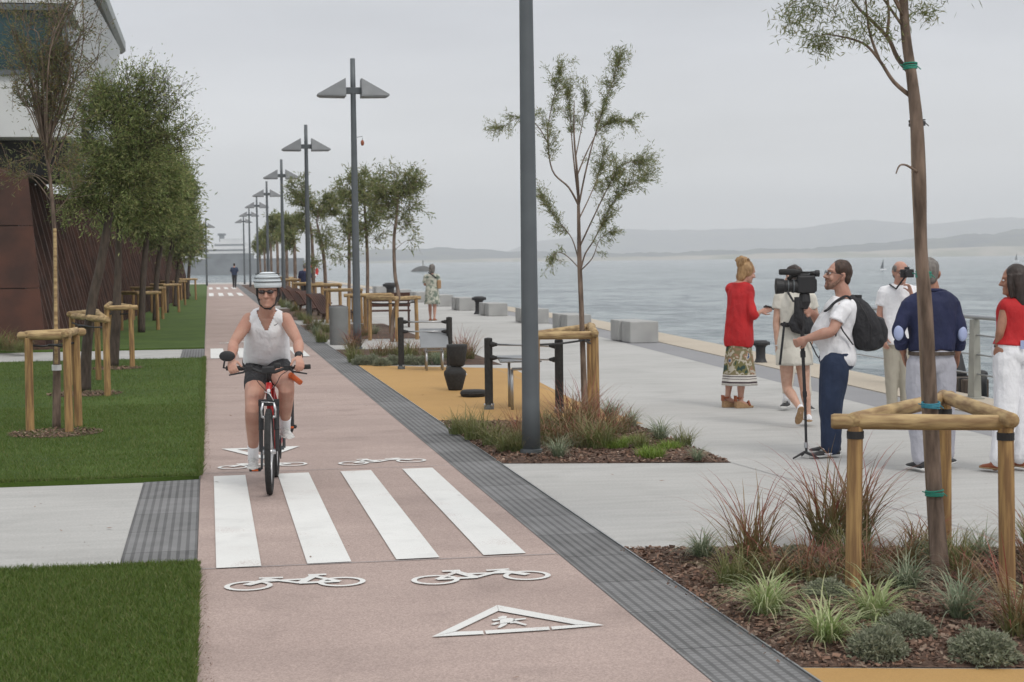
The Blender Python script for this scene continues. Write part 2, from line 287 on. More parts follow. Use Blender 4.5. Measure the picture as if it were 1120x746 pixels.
# ------------------------------------------------------------------ mesh helpers
class MB:
    def __init__(s): s.v = []; s.f = []; s.mi = []; s.m = 0
    def add(s, vs, fs):
        o = len(s.v); s.v += [tuple(p) for p in vs]; s.f += [tuple(i+o for i in f) for f in fs]; s.mi += [s.m]*len(fs); return s
    def box(s, c, size, rot=None):
        c = V(c); x, y, z = [q/2 for q in size]; vs = []
        for dz in (-z, z):
            for dx, dy in ((-x, -y), (x, -y), (x, y), (-x, y)):
                p = V((dx, dy, dz)); vs.append(c + (rot @ p if rot else p))
        return s.add(vs, [(3, 2, 1, 0), (4, 5, 6, 7), (0, 1, 5, 4), (1, 2, 6, 5), (2, 3, 7, 6), (3, 0, 4, 7)])
    def prism(s, pts, z0, z1):
        n = len(pts); vs = [(p[0], p[1], z0) for p in pts]+[(p[0], p[1], z1) for p in pts]
        return s.add(vs, [tuple(range(n-1, -1, -1)), tuple(range(n, 2*n))]+[(i, (i+1) % n, n+(i+1) % n, n+i) for i in range(n)])
    def poly(s, pts): return s.add(pts, [tuple(range(len(pts)))])
    def loft(s, rings, cap=True):
        n = len(rings[0]); vs = [p for r in rings for p in r]; fs = []
        for k in range(len(rings)-1):
            for i in range(n):
                j = (i+1) % n; fs.append((k*n+i, k*n+j, (k+1)*n+j, (k+1)*n+i))
        if cap: fs += [tuple(range(n-1, -1, -1)), tuple(range((len(rings)-1)*n, len(rings)*n))]
        return s.add(vs, fs)
    def tube(s, pts, rad, seg=10, cap=True, flat=None, roundcap=False):
        pts = [V(p) for p in pts]
        if isinstance(rad, (int, float)): rad = [rad]*len(pts)
        if roundcap:
            d0 = (pts[0]-pts[1]).normalized(); d1 = (pts[-1]-pts[-2]).normalized()
            r0, r1 = rad[0], rad[-1]
            pts = [pts[0]+d0*r0*.98, pts[0]+d0*r0*.8, pts[0]+d0*r0*.4]+pts+[pts[-1]+d1*r1*.4, pts[-1]+d1*r1*.8, pts[-1]+d1*r1*.98]
            rad = [r0*.15, r0*.6, r0*.92]+list(rad)+[r1*.92, r1*.6, r1*.15]
        rings = []; a = None
        for i, p in enumerate(pts):
            d = (pts[min(i+1, len(pts)-1)]-pts[max(i-1, 0)]).normalized()
            if a is None:
                a = d.cross(V((0, 0, 1)));
                if a.length < .1: a = d.cross(V((0, 1, 0)))
                a.normalize()
            a = (a - d*a.dot(d)).normalized(); b = d.cross(a)
            r = rad[i]; ra, rb = (r, r) if flat is None else (r, r*flat)
            rings.append([p + a*cos(2*pi*k/seg)*ra + b*sin(2*pi*k/seg)*rb for k in range(seg)])
        return s.loft(rings, cap)
    def lathe(s, c, prof, seg=24):
        c = V(c); return s.loft([[c+V((r*cos(2*pi*k/seg), r*sin(2*pi*k/seg), z)) for k in range(seg)] for r, z in prof])
    def ell(s, c, r, seg=16, rows=10, rot=None):
        c = V(c); rings = []
        for i in range(1, rows):
            th = pi*i/rows-pi/2
            ring = []
            for k in range(seg):
                p = V((r[0]*cos(th)*cos(2*pi*k/seg), r[1]*cos(th)*sin(2*pi*k/seg), r[2]*sin(th)))
                ring.append(c+(rot @ p if rot else p))
            rings.append(ring)
        return s.loft(rings)
    def torus(s, c, R, r, ax=(1, 0, 0), seg=40, cs=10, flat=1.0):
        c = V(c); ax = V(ax).normalized(); a = ax.cross(Z)
        if a.length < .1: a = ax.cross(V((0, 1, 0)))
        a.normalize(); b = ax.cross(a); vs = []; fs = []
        for i in range(seg):
            t = 2*pi*i/seg; rd = a*cos(t)+b*sin(t)
            for k in range(cs):
                u = 2*pi*k/cs; vs.append(c+rd*(R+r*cos(u))+ax*(r*flat*sin(u)))
        for i in range(seg):
            for k in range(cs):
                fs.append((i*cs+k, ((i+1) % seg)*cs+k, ((i+1) % seg)*cs+(k+1) % cs, i*cs+(k+1) % cs))
        return s.add(vs, fs)

def crom(pts, n=6):
    """smooth curve through points; each point a tuple of any length"""
    P = [np.array(p, float) for p in pts]; out = []
    for i in range(len(P)-1):
        p0 = P[max(i-1, 0)]; p1 = P[i]; p2 = P[i+1]; p3 = P[min(i+2, len(P)-1)]
        for k in range(n):
            t = k/n; out.append(.5*((2*p1)+(-p0+p2)*t+(2*p0-5*p1+4*p2-p3)*t*t+(-p0+3*p1-3*p2+p3)*t**3))
    out.append(P[-1]); return out
def smooth_tube(mb, pts, rad, seg=12, n=5, roundcap=False, flat=None):
    c = crom([(*p, r) for p, r in zip(pts, rad)], n)
    return mb.tube([V(q[:3]) for q in c], [max(.0008, float(q[3])) for q in c], seg, True, flat, roundcap)

def tag(o, label=None, cat=None, group=None, kind=None):
    if label: o['label'] = label
    if cat: o['category'] = cat
    if group: o['group'] = group
    if kind: o['kind'] = kind
    return o
def thing(name, label, cat, loc=(0, 0, 0), rz=0.0, group=None):
    o = bpy.data.objects.new(name, None); C.objects.link(o); o.location = V(loc); o.rotation_euler = (0, 0, rz)
    o.empty_display_size = .1
    return tag(o, label, cat, group)
def wmat(o):
    m = Matrix.Translation(o.location) @ Matrix.Rotation(o.rotation_euler.z, 4, 'Z')
    return wmat(o.parent) @ m if o.parent else m
def finish(me, name, mats, parent, smooth, bevel, solid=0):
    for m in (mats if isinstance(mats, (list, tuple)) else [mats]): me.materials.append(M[m] if isinstance(m, str) else m)
    o = bpy.data.objects.new(name, me); C.objects.link(o)
    if parent: o.parent = parent
    if smooth: me.shade_smooth()
    if solid:
        md = o.modifiers.new('solid', 'SOLIDIFY'); md.thickness = solid
    if bevel:
        md = o.modifiers.new('bevel', 'BEVEL'); md.width = bevel; md.segments = 2; md.limit_method = 'ANGLE'
    return o
def mk(name, mb, mats, parent=None, smooth=False, bevel=0, world=False, solid=0, origin=None):
    vs = mb.v
    if world and parent:
        inv = wmat(parent).inverted(); vs = [tuple(inv @ V(p)) for p in vs]
    if origin is not None: vs = [tuple(V(p)-V(origin)) for p in vs]
    me = bpy.data.meshes.new(name); me.from_pydata(vs, [], mb.f)
    if any(mb.mi): me.polygons.foreach_set('material_index', mb.mi)
    me.update(); o = finish(me, name, mats, parent, smooth, bevel, solid)
    if origin is not None: o.location = V(origin)
    return o
def np_mesh(name, verts, nper, mats, parent=None, t=None):
    """verts (n*nper,3): n polygons of nper corners"""
    me = bpy.data.meshes.new(name); n = len(verts)//nper
    me.vertices.add(len(verts)); me.vertices.foreach_set('co', verts.astype(np.float32).ravel())
    me.loops.add(len(verts)); me.loops.foreach_set('vertex_index', np.arange(len(verts), dtype=np.int32))
    me.polygons.add(n); me.polygons.foreach_set('loop_start', np.arange(0, len(verts), nper, dtype=np.int32))
    me.update(calc_edges=True)
    if t is not None:
        a = me.attributes.new('t', 'FLOAT', 'POINT'); a.data.foreach_set('value', t.astype(np.float32))
    return finish(me, name, mats, parent, False, 0)
def dup(root, loc=None, rz=None, scale=None, label=None, name=None):
    r = root.copy(); C.objects.link(r)
    if loc is not None: r.location = V(loc)
    if rz is not None: r.rotation_euler = (0, 0, rz)
    if scale is not None: r.scale = (scale if isinstance(scale, (tuple, list)) else (scale,)*3)
    if label: r['label'] = label
    for ch in list(root.children):
        c = ch.copy(); C.objects.link(c); c.parent = r
        for g in ch.children:
            d = g.copy(); C.objects.link(d); d.parent = c
    return r
def struct(name, mb, m, **k): return tag(mk(name, mb, m, **k), kind='structure')

ORD = ['first', 'second', 'third', 'fourth', 'fifth', 'sixth', 'seventh', 'eighth', 'ninth', 'tenth', 'eleventh', 'twelfth', 'thirteenth', 'fourteenth', 'fifteenth', 'sixteenth', 'seventeenth', 'eighteenth', 'nineteenth', 'twentieth']

# ------------------------------------------------------------------ world, sun, haze
SUN_EL, SUN_AZ = radians(50), radians(155)     # azimuth from +Y towards +X
w = bpy.data.worlds.new('World'); scene.world = w; w.use_nodes = True
nt = w.node_tree; N = nt.nodes; L = nt.links; bg = N['Background']
sky = N.new('ShaderNodeTexSky'); sky.sky_type = 'NISHITA'; sky.sun_disc = False; sky.sun_elevation = SUN_EL; sky.sun_rotation = SUN_AZ
sky.dust_density = 3
tc = N.new('ShaderNodeTexCoord'); sp = N.new('ShaderNodeSeparateXYZ'); L.new(tc.outputs['Generated'], sp.inputs['Vector'])
ramp = N.new('ShaderNodeValToRGB'); e = ramp.color_ramp.elements
stops = [(0.0, (.88, .88, .875)), (.05, (.84, .845, .85)), (.13, (.67, .685, .725)), (.25, (.65, .68, .735)), (.6, (.95, .96, .97)), (1.0, (1.1, 1.1, 1.1))]
while len(e) < len(stops): e.new(.5)
for i, (p, c) in enumerate(stops): e[i].position = p; e[i].color = (*c, 1)
L.new(sp.outputs['Z'], ramp.inputs['Fac'])
mp = N.new('ShaderNodeMapping'); mp.inputs['Scale'].default_value = (1, 1, 5.5); L.new(tc.outputs['Generated'], mp.inputs['Vector'])
cn = N.new('ShaderNodeTexNoise'); cn.inputs['Scale'].default_value = 3.2; cn.inputs['Detail'].default_value = 5; cn.inputs['Roughness'].default_value = .5; L.new(mp.outputs['Vector'], cn.inputs['Vector'])
cr = N.new('ShaderNodeMapRange'); cr.inputs['From Min'].default_value = .3; cr.inputs['From Max'].default_value = .7; cr.inputs['To Min'].default_value = .85; cr.inputs['To Max'].default_value = 1.08
L.new(cn.outputs['Fac'], cr.inputs['Value'])
sc = N.new('ShaderNodeVectorMath'); sc.operation = 'SCALE'; L.new(ramp.outputs['Color'], sc.inputs[0]); L.new(cr.outputs['Result'], sc.inputs['Scale'])
sk = N.new('ShaderNodeVectorMath'); sk.operation = 'SCALE'; L.new(sky.outputs['Color'], sk.inputs[0]); sk.inputs['Scale'].default_value = .1
mx = N.new('ShaderNodeMix'); mx.data_type = 'RGBA'; mx.inputs['Factor'].default_value = .95
L.new(sk.outputs['Vector'], mx.inputs['A']); L.new(sc.outputs['Vector'], mx.inputs['B']); L.new(mx.outputs['Result'], bg.inputs['Color'])
bg.inputs['Strength'].default_value = 1.0
sl = bpy.data.lights.new('sun', 'SUN'); sl.energy = 1.15; sl.angle = radians(18); sl.color = (1, .96, .90)
so = bpy.data.objects.new('sun', sl); C.objects.link(so)
sd = V((sin(SUN_AZ)*cos(SUN_EL), cos(SUN_AZ)*cos(SUN_EL), sin(SUN_EL))); so.rotation_euler = sd.to_track_quat('Z', 'Y').to_euler()

hz = MB().box((1000, 3600, 130), (9600, 7800, 270))     # z -5 .. 265
hm = bpy.data.materials.new('haze_air'); hm.use_nodes = True; hn = hm.node_tree
hn.nodes.remove(hn.nodes['Principled BSDF']); pv = hn.nodes.new('ShaderNodeVolumePrincipled')
pv.inputs['Color'].default_value = (.985, .985, 1.0, 1); pv.inputs['Density'].default_value = .00030; pv.inputs['Anisotropy'].default_value = .3
hn.links.new(pv.outputs['Volume'], hn.nodes['Material Output'].inputs['Volume'])
tag(mk('haze', hz, hm), kind='stuff')

# ------------------------------------------------------------------ ground
def EX(y): return 9.42+(max(-30, min(y, 48))-18.9)*.058      # quay edge line
QX = EX(19)
LANDY = 152
land = [(-60, -40), (QX, -40), (QX, LANDY), (-60, LANDY)]
ys_ = [-30, 48, LANDY]
struct('ground', MB().prism([(-60, -40)]+[(EX(y), y if y > -30 else -40) for y in ys_]+[(-60, LANDY)], -3.6, -.012), 'concrete')
def band(o0, o1, z): 
    mb = MB()
    for y0, y1 in ((-30, 48), (48, 148)): mb.poly([((o0 if o0 > 0 else EX(y0)+o0), y0, z), (EX(y0)+o1, y0, z), (EX(y1)+o1, y1, z), ((o0 if o0 > 0 else EX(y1)+o0), y1, z)])
    return mb
struct('promenade', band(2.5, -1.652, 0), 'concrete')
struct('dark_paving_band', band(-1.648, -.90, 0), 'darkpave')
kb = MB()
for y0, y1 in ((-30, 48), (48.01, 151)): kb.loft([[(EX(y0)-.896, y0, -.3), (EX(y0)+.05, y0, -.3), (EX(y0)+.05, y0, .012), (EX(y0)-.896, y0, .012)], [(EX(y1)-.896, y1, -.3), (EX(y1)+.05, y1, -.3), (EX(y1)+.05, y1, .012), (EX(y1)-.896, y1, .012)]])
struct('quay_kerb', kb, 'palekerb')
sea = MB().poly([(-20000, -3000, -2.9), (20000, -3000, -2.9), (20000, 24000, -2.9), (-20000, 24000, -2.9)])
struct('sea', sea, 'sea')
PL, PR, SR = -.10, 2.06, 2.50
struct('cycle_path', MB().poly([(PL, -20, .004), (PR, -20, .004), (PR, 140, .004), (PL, 140, .004)]), 'pink')
struct('tactile_paving', MB().poly([(PR+.003, -20, .006), (SR-.012, -20, .006), (SR-.012, 140, .006), (PR+.003, 140, .006)]), 'tactile')
struct('steel_edging', MB().box((SR-.004, 60, .005), (.008, 160, .016)), 'steel')
# crossing paths on the left
struct('side_path', MB().poly([(-30, 9.95, .002), (-.56, 9.83, .002), (-.56, 13.78, .002), (-30, 14.2, .002)]).poly([(-30, 31.35, .002), (-.56, 31.25, .002), (-.56, 35.0, .002), (-30, 35.4, .002)]), 'concrete')
struct('tactile_panel', MB().poly([(-.557, 9.83, .006), (PL-.006, 9.8, .006), (PL-.006, 13.85, .006), (-.557, 13.78, .006)]).poly([(-.557, 31.25, .006), (PL-.006, 31.25, .006), (PL-.006, 35.0, .006), (-.557, 35.0, .006)]), 'tactile')
LZ = .035
def lawn(poly):
    mb = MB(); mb.prism(poly, -.01, LZ); return mb
L1 = [(-14, -10), (PL-.012, -10), (PL-.012, 9.79), (-.5, 9.82), (-14, 9.9)]
L2 = [(-14, 14.0), (-.5, 13.83), (PL-.012, 13.86), (PL-.012, 31.22), (-.5, 31.24), (-14, 31.3)]
L3 = [(-9, 35.3), (-.5, 35.05), (PL-.012, 35.05), (PL-.012, 139), (-9, 139)]
for i, p in enumerate((L1, L2, L3)): struct('lawn', lawn(p), 'lawn')
def blades(region, n, hmin, hmax, name):
    x = rng.uniform(region[0], region[1], n); y = rng.uniform(region[2], region[3], n)
    y1 = region[3]
    ang = rng.uniform(0, 2*pi, n); h = rng.uniform(hmin, hmax, n); wd = rng.uniform(.0022, .004, n)
    nz = np.array([noise.noise(V((a*1.7, b*1.7, 0))) for a, b in zip(x[::1], y[::1])]) if n < 400000 else 0
    h = h*(1+.45*nz)
    lean = rng.normal(0, .55, (n, 2))*h[:, None]
    b0 = np.stack([x-np.cos(ang)*wd, y-np.sin(ang)*wd, np.full(n, LZ-.003)], 1)
    b1 = np.stack([x+np.cos(ang)*wd, y+np.sin(ang)*wd, np.full(n, LZ-.003)], 1)
    tp = np.stack([x+lean[:, 0], y+lean[:, 1], LZ+h], 1)
    vs = np.stack([b0, b1, tp], 1).reshape(-1, 3)
    tag(np_mesh(name, vs, 3, 'lawnblade'), kind='stuff')
blades((-2.6, PL+.01, 6.3, 9.82), 150000, .012, .032, 'lawn_grass')
blades((-5.0, PL+.01, 13.86, 21.0), 110000, .014, .034, 'lawn_grass')
blades((-7.0, PL+.01, 21.0, 31.25), 60000, .02, .04, 'lawn_grass')

blades((PL-.03, PL+.018, 6.3, 9.80), 3200, .015, .045, 'lawn_grass')
blades((PL-.03, PL+.022, 13.88, 31.2), 9000, .02, .05, 'lawn_grass')
blades((-3.2, PL, 9.76, 9.86), 4500, .015, .04, 'lawn_grass'); blades((-4.4, PL, 13.84, 13.92), 4500, .02, .045, 'lawn_grass')
# orange rubber areas and planting beds (edges run a little oblique, as the crossing paths do)
def skew(x, y): return y - (x-SR)*.255
def bed_poly(x0, x1, y0, y1): return [(x0, y0), (x1, skew(x1, y0)), (x1, skew(x1, y1)), (x0, y1)]
struct('rubber_surface', MB().poly([(SR, -6, .004), (6.2, -6, .004), (6.2, 5.8, .004), (SR, 6.76, .004)]), 'orange')
r0 = G(494, 470); r1 = G(640, 450); r2 = G(520, 399)
struct('rubber_surface', MB().poly([(SR, 18.2, .004), (4.6, 17.2, .004), (4.55, 20.5, .004), (4.9, 26.6, .004), (SR, 28.4, .004)]), 'orange')
beds = {'near': [(SR, 6.78), (6.2, 5.83), (6.2, 8.87), (SR, 9.82)],
        'middle': [(SR, 14.22), (4.46, 13.72), (4.50, 17.3), (SR, 18.15)],
        'third': [(SR, 28.45), (4.9, 27.6), (5.0, 33.0), (SR, 33.6)],
        'fourth': [(SR, 38), (4.9, 37.6), (4.9, 47), (SR, 47)],
        'fifth': [(SR, 51), (4.9, 51), (4.9, 64), (SR, 64)],
        'sixth': [(SR, 68), (4.9, 68), (4.9, 135), (SR, 135)]}
def soil_mesh(poly, res, z, amp):
    mb = MB(); xs = [p[0] for p in poly]; x0, x1 = min(xs), max(xs); nx = max(2, int((x1-x0)/res)); 
    L_ = poly[3][1]-poly[0][1]; ny = max(2, int(L_/res)); vs = []; fs = []
    for i in range(nx+1):
        u = i/nx
        a = V((*poly[0], 0)).lerp(V((*poly[1], 0)), u); b = V((*poly[3], 0)).lerp(V((*poly[2], 0)), u)
        for j in range(ny+1):
            p = a.lerp(b, j/ny); ed = min(u, 1-u, j/ny, 1-j/ny); k = min(1, ed*12)
            zz = z*k + .002 + amp*k*(noise.noise(p*2)+.5*noise.noise(p*9)+.3*noise.noise(p*25))
            vs.append((p.x, p.y, max(.005, zz)))
    for i in range(nx):
        for j in range(ny):
            a = i*(ny+1)+j; fs.append((a, a+ny+1, a+ny+2, a+1))
    mb.add(vs, fs); return mb
struct('planting_bed', soil_mesh(beds['near'], .045, .03, .018), 'soil', smooth=True)
struct('planting_bed', soil_mesh(beds['middle'], .07, .03, .018), 'soil', smooth=True)
for k in ('third', 'fourth', 'fifth', 'sixth'): struct('planting_bed', soil_mesh(beds[k], .4, .03, .015), 'soil', smooth=True)
def chips(poly, n, s0, s1, z=.03):
    u = rng.random(n); v = rng.random(n)
    p = [np.array([*q, 0]) for q in poly]
    a = p[0][None]*(1-u[:, None])+p[1][None]*u[:, None]; b = p[3][None]*(1-u[:, None])+p[2][None]*u[:, None]
    c = a*(1-v[:, None])+b*v[:, None]
    ed = np.minimum(np.minimum(u, 1-u), np.minimum(v, 1-v))*12; ed = np.clip(ed, 0, 1)
    c[:, 2] = z*ed+rng.uniform(0, .014, n)+.004
    q = rng.normal(0, 1, (n, 3)); q[:, 2] *= .35; q /= np.linalg.norm(q, axis=1)[:, None]
    r = np.cross(q, rng.normal(0, 1, (n, 3))*np.array([.4, .4, 1])); r /= np.linalg.norm(r, axis=1)[:, None]
    l = rng.uniform(s0, s1, n)[:, None]; w_ = l*rng.uniform(.25, .6, n)[:, None]
    vs = np.stack([c-q*l-r*w_, c+q*l-r*w_*.7, c+q*l*.9+r*w_, c-q*l*.8+r*w_], 1).reshape(-1, 3)
    return vs
def chip_obj(vs): tag(np_mesh('bark_mulch', vs, 4, 'chip'), kind='stuff')
chip_obj(chips(beds['near'], 26000, .006, .02)); chip_obj(chips(beds['middle'], 9000, .008, .022))
chip_obj(chips([(PL, 6.4), (PL+.10, 6.4), (PL+.05, 9.7), (PL, 9.7)], 900, .0015, .004, z=.004)); chip_obj(chips([(PL, 14), (PL+.09, 14), (PL+.05, 22), (PL, 22)], 900, .002, .005, z=.004))
chip_obj(chips([(SR-.10, 6.8), (SR+.02, 6.8), (SR+.02, 9.8), (SR-.05, 9.8)], 90, .004, .010, z=.006))
# mulch rings under the lawn trees
def mulch_ring(c, r, n):
    a = rng.uniform(0, 2*pi, n); rr = r*np.sqrt(rng.random(n))
    mb = MB(); k = 28
    mb.add([(c.x, c.y, LZ+.012)]+[(c.x+r*(1+.06*noise.noise(V((i*.9, c.y, 0))))*cos(2*pi*i/k), c.y+r*sin(2*pi*i/k), LZ+.004) for i in range(k)], [(0, i+1, (i+1) % k+1) for i in range(k)])
    struct('mulch_ring', mb, 'soil')
    p = np.stack([c.x+rr*np.cos(a), c.y+rr*np.sin(a), LZ+rng.uniform(.004, .02, n)], 1)
    q = rng.normal(0, 1, (n, 3)); q[:, 2] *= .3; q /= np.linalg.norm(q, axis=1)[:, None]
    s = np.cross(q, [0, 0, 1.0]); l = rng.uniform(.012, .03, n)[:, None]
    chip_obj(np.stack([p-q*l-s*l*.4, p+q*l-s*l*.4, p+q*l+s*l*.4, p-q*l+s*l*.4], 1).reshape(-1, 3))

# pavement joints, small marks
jt = MB()
def strip(mb, a, b, wd, z):
    a = V(a); b = V(b); d = (b-a).normalized(); n = V((-d.y, d.x, 0))*wd/2
    mb.poly([(a-n).to_tuple()[:2]+(z,), (b-n).to_tuple()[:2]+(z,), (b+n).to_tuple()[:2]+(z,), (a+n).to_tuple()[:2]+(z,)])
strip(jt, (4.46, 13.7, 0), (5.35, 5, 0), .008, .005)
for y in (22, 27, 33, 40, 48, 60, 75): strip(jt, (4.6 if y < 30 else 5.0, y, 0), (7.6, y-.75, 0), .008, .005)
strip(jt, (4.5, 17.4, 0), (5.0, 60, 0), .008, .0052)
for y in (9.72, 14.18, 31.2, 35.1, 20.5, 26): strip(jt, (PL, y+.03, 0), (PR, y, 0), .012, .009)
struct('pavement_joint', jt, 'darkpave')

dl = []
for i in range(160):
    x, y = (random.uniform(-.05, 8), random.uniform(6.5, 30)) if i % 3 else (random.uniform(-4, -.6), random.uniform(9.9, 13.7))
    a = random.uniform(0, 6.28); l = random.uniform(.008, .026); w_ = l*random.uniform(.2, .45); c = V((x, y, .014)); d = V((cos(a), sin(a), random.uniform(-.1, .2))); n_ = V((-sin(a), cos(a), random.uniform(-.2, .2)))
    dl += [c-d*l-n_*w_*.3, c+n_*-w_, c+d*l, c+n_*w_]
tag(np_mesh('dry_leaves', np.array([tuple(q) for q in dl]), 4, 'chip'), kind='stuff')
# ------------------------------------------------------------------ road markings
ZM = .011
def mark(name, polys):
    mb = MB()
    for p in polys: mb.poly([(q[0], q[1], ZM) for q in p])
    return struct(name, mb, 'paint')
def bars(y0, y1, x0, n, wd=.262, per=.532, name='zebra_crossing'):
    ps = []
    for i in range(n):
        a = x0+i*per; ps.append([(a, y0+a*.02), (a+wd, y0+(a+wd)*.02), (a+wd, y1+(a+wd)*.03), (a, y1+a*.03)])
    mark(name, ps)
bars(9.74, 13.98, .01, 4); bars(31.3, 34.9, .01, 4); bars(90, 99, .01, 4); bars(113, 122, .01, 4)
def marks_px(name, polys, sc, off):
    mark(name, [[tuple(G(off[0]+x/sc, off[1]+y/sc))[:2] for x, y in p] for p in polys])
o7 = (440, 580); s7 = 4.667
tri = [[(150, 555), (485, 392), (490, 422), (270, 527)], [(487, 392), (1030, 495), (885, 492), (492, 422)],
       [(150, 555), (270, 529), (411, 524), (417, 541)], [(428, 540), (422, 523), (748, 503), (754, 519)], [(765, 518), (759, 502), (885, 494), (1030, 495)]]
fig = [[(487, 456), (512, 447), (535, 449), (530, 460), (500, 464)],
       [(505, 462), (552, 458), (578, 462), (560, 478), (540, 484), (500, 488), (498, 472)],
       [(455, 466), (500, 461), (503, 468), (466, 474)], [(452, 490), (480, 480), (500, 484), (470, 494)],
       [(505, 486), (540, 482), (530, 494), (500, 509), (486, 508)], [(548, 480), (580, 474), (638, 492), (628, 497), (576, 484), (550, 486)],
       [(566, 463), (630, 459), (632, 464), (574, 472)]]
marks_px('pedestrian_warning_marking', tri+fig, s7, o7)
def bike_mark(xl, yl, xr, yr, name='bicycle_marking', flip=1, hh=1.0):
    """flat bicycle symbol between two ground points (pixel of left and right ends)"""
    a = G(xl, yl); b = G(xr, yr); L_ = (b-a).length; u = (b-a)/L_; v = V((-u.y, u.x, 0))*hh
    k = L_/.76; polys = []
    def T(x, y): p = a+u*(x*k)+v*(y*k); return (p.x, p.y)
    def ring(cx, cy, R, r, n=28):
        for i in range(n):
            t0, t1 = 2*pi*i/n, 2*pi*(i+1)/n
            polys.append([T(cx+R*cos(t0), cy+R*sin(t0)), T(cx+R*cos(t1), cy+R*sin(t1)), T(cx+r*cos(t1), cy+r*sin(t1)), T(cx+r*cos(t0), cy+r*sin(t0))])
    def line(x0, y0, x1, y1, w_):
        w_ *= 1.6
        d = V((x1-x0, y1-y0, 0)).normalized(); n = V((-d.y, d.x, 0))*w_/2
        polys.append([T(x0-n.x, y0-n.y), T(x1-n.x, y1-n.y), T(x1+n.x, y1+n.y), T(x0+n.x, y0+n.y)])
    m_ = (lambda x: x) if flip > 0 else (lambda x: .76-x)
    ring(m_(.13), 0, .13, .100); ring(m_(.63), 0, .13, .100)
    line(m_(.12), .02, m_(.25), .17, .035); line(m_(.20), .10, m_(.44), .12, .022); line(m_(.24), .16, m_(.40), .02, .022)
    line(m_(.40), .0, m_(.50), .22, .032); line(m_(.40), .01, m_(.62), .01, .028); line(m_(.50), .17, m_(.62), .01, .022)
    line(m_(.19), .20, m_(.32), .19, .022); line(m_(.46), .225, m_(.56), .225, .026)
    mb = MB()
    for i, p in enumerate(polys): mb.poly([(q[0], q[1], ZM+.0004*i/len(polys)*3) for q in p])
    struct(name, mb, 'paint')
bike_mark(245, 644, 400, 637); bike_mark(450, 637.5, 602, 630, flip=-1)
bike_mark(238, 513, 336, 508); bike_mark(370, 508.5, 466, 504, flip=-1)
bike_mark(236, 339, 250, 338.6); bike_mark(240, 376, 290, 374)
def tri_far(pts, t):
    A, B, Cc = [G(*p) for p in pts]; ctr = (A+B+Cc)/3; ps = []
    for p, q in ((A, B), (B, Cc), (Cc, A)):
        pi_, qi = ctr.lerp(p, t), ctr.lerp(q, t); ps.append([p[:2], q[:2], qi[:2], pi_[:2]])
    mark('pedestrian_warning_marking', ps)
tri_far([(242, 492), (328, 489), (288, 503)], .6)

# ------------------------------------------------------------------ far land, ship, boats
def hill(name, x0, x1, D, hs, z0=-3.2, depth=900, m='hill', jag=5):
    """ridge following the shore: hs = list of (px, z) crest heights; built as a thick solid ridge"""
    n = 130; vs = []; fs = []
    for i in range(n+1):
        px = x0+(x1-x0)*i/n
        for k in range(len(hs)-1):
            if hs[k][0] <= px <= hs[k+1][0]: break
        t = (px-hs[k][0])/(hs[k+1][0]-hs[k][0]); t = max(0, min(1, t)); t = t*t*(3-2*t)
        z = hs[k][1]*(1-t)+hs[k+1][1]*t
        r = ray(px, 283); d = V((r.x, r.y, 0))/FPX
        for j, (fd, fz) in enumerate(((0, 0), (.06, .25), (.2, .62), (.38, .9), (.5, 1), (.75, .7), (1, 0))):
            p = d*(D+depth*fd); nn = noise.noise(V((p.x*.004, p.y*.004, 1)))+.6*noise.noise(V((p.x*.02, p.y*.02, 3)))+.5*noise.noise(V((p.x*.06, p.y*.06, 7)))
            vs.append((p.x, p.y, z0 if j in (0, 6) else z0+(z-z0)*fz+nn*jag*(.4+fz)))
    m_ = 7
    for i in range(n):
        for j in range(m_-1): a = i*m_+j; fs.append((a, a+m_, a+m_+1, a+1))
    struct(name, MB().add(vs, fs), m, smooth=True)
def zat(px, py, D): return EYE+((283.5-(px-560)*.0122)-py)*D/FPX
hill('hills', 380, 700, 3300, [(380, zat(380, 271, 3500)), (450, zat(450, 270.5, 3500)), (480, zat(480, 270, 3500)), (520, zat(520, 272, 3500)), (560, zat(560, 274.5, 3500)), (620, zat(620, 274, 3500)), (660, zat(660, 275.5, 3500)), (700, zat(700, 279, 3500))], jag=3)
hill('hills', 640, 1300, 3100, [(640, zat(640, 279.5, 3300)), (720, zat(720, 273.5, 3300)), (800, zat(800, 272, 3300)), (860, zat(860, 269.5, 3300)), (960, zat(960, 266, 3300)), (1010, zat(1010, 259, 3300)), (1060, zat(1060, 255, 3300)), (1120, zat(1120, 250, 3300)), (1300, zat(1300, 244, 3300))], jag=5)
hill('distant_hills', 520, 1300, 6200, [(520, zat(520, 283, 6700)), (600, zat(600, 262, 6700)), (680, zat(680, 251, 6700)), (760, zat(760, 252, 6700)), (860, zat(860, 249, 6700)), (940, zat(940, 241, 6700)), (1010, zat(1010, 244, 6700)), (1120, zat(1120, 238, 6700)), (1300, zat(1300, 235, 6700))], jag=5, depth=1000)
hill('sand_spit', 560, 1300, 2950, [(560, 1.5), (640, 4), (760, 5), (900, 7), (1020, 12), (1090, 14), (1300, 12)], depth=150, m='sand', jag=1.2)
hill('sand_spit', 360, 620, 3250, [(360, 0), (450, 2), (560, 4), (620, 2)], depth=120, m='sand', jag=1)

def P2(px, py, D, dd=0.0): return Q(px, py, D+dd)
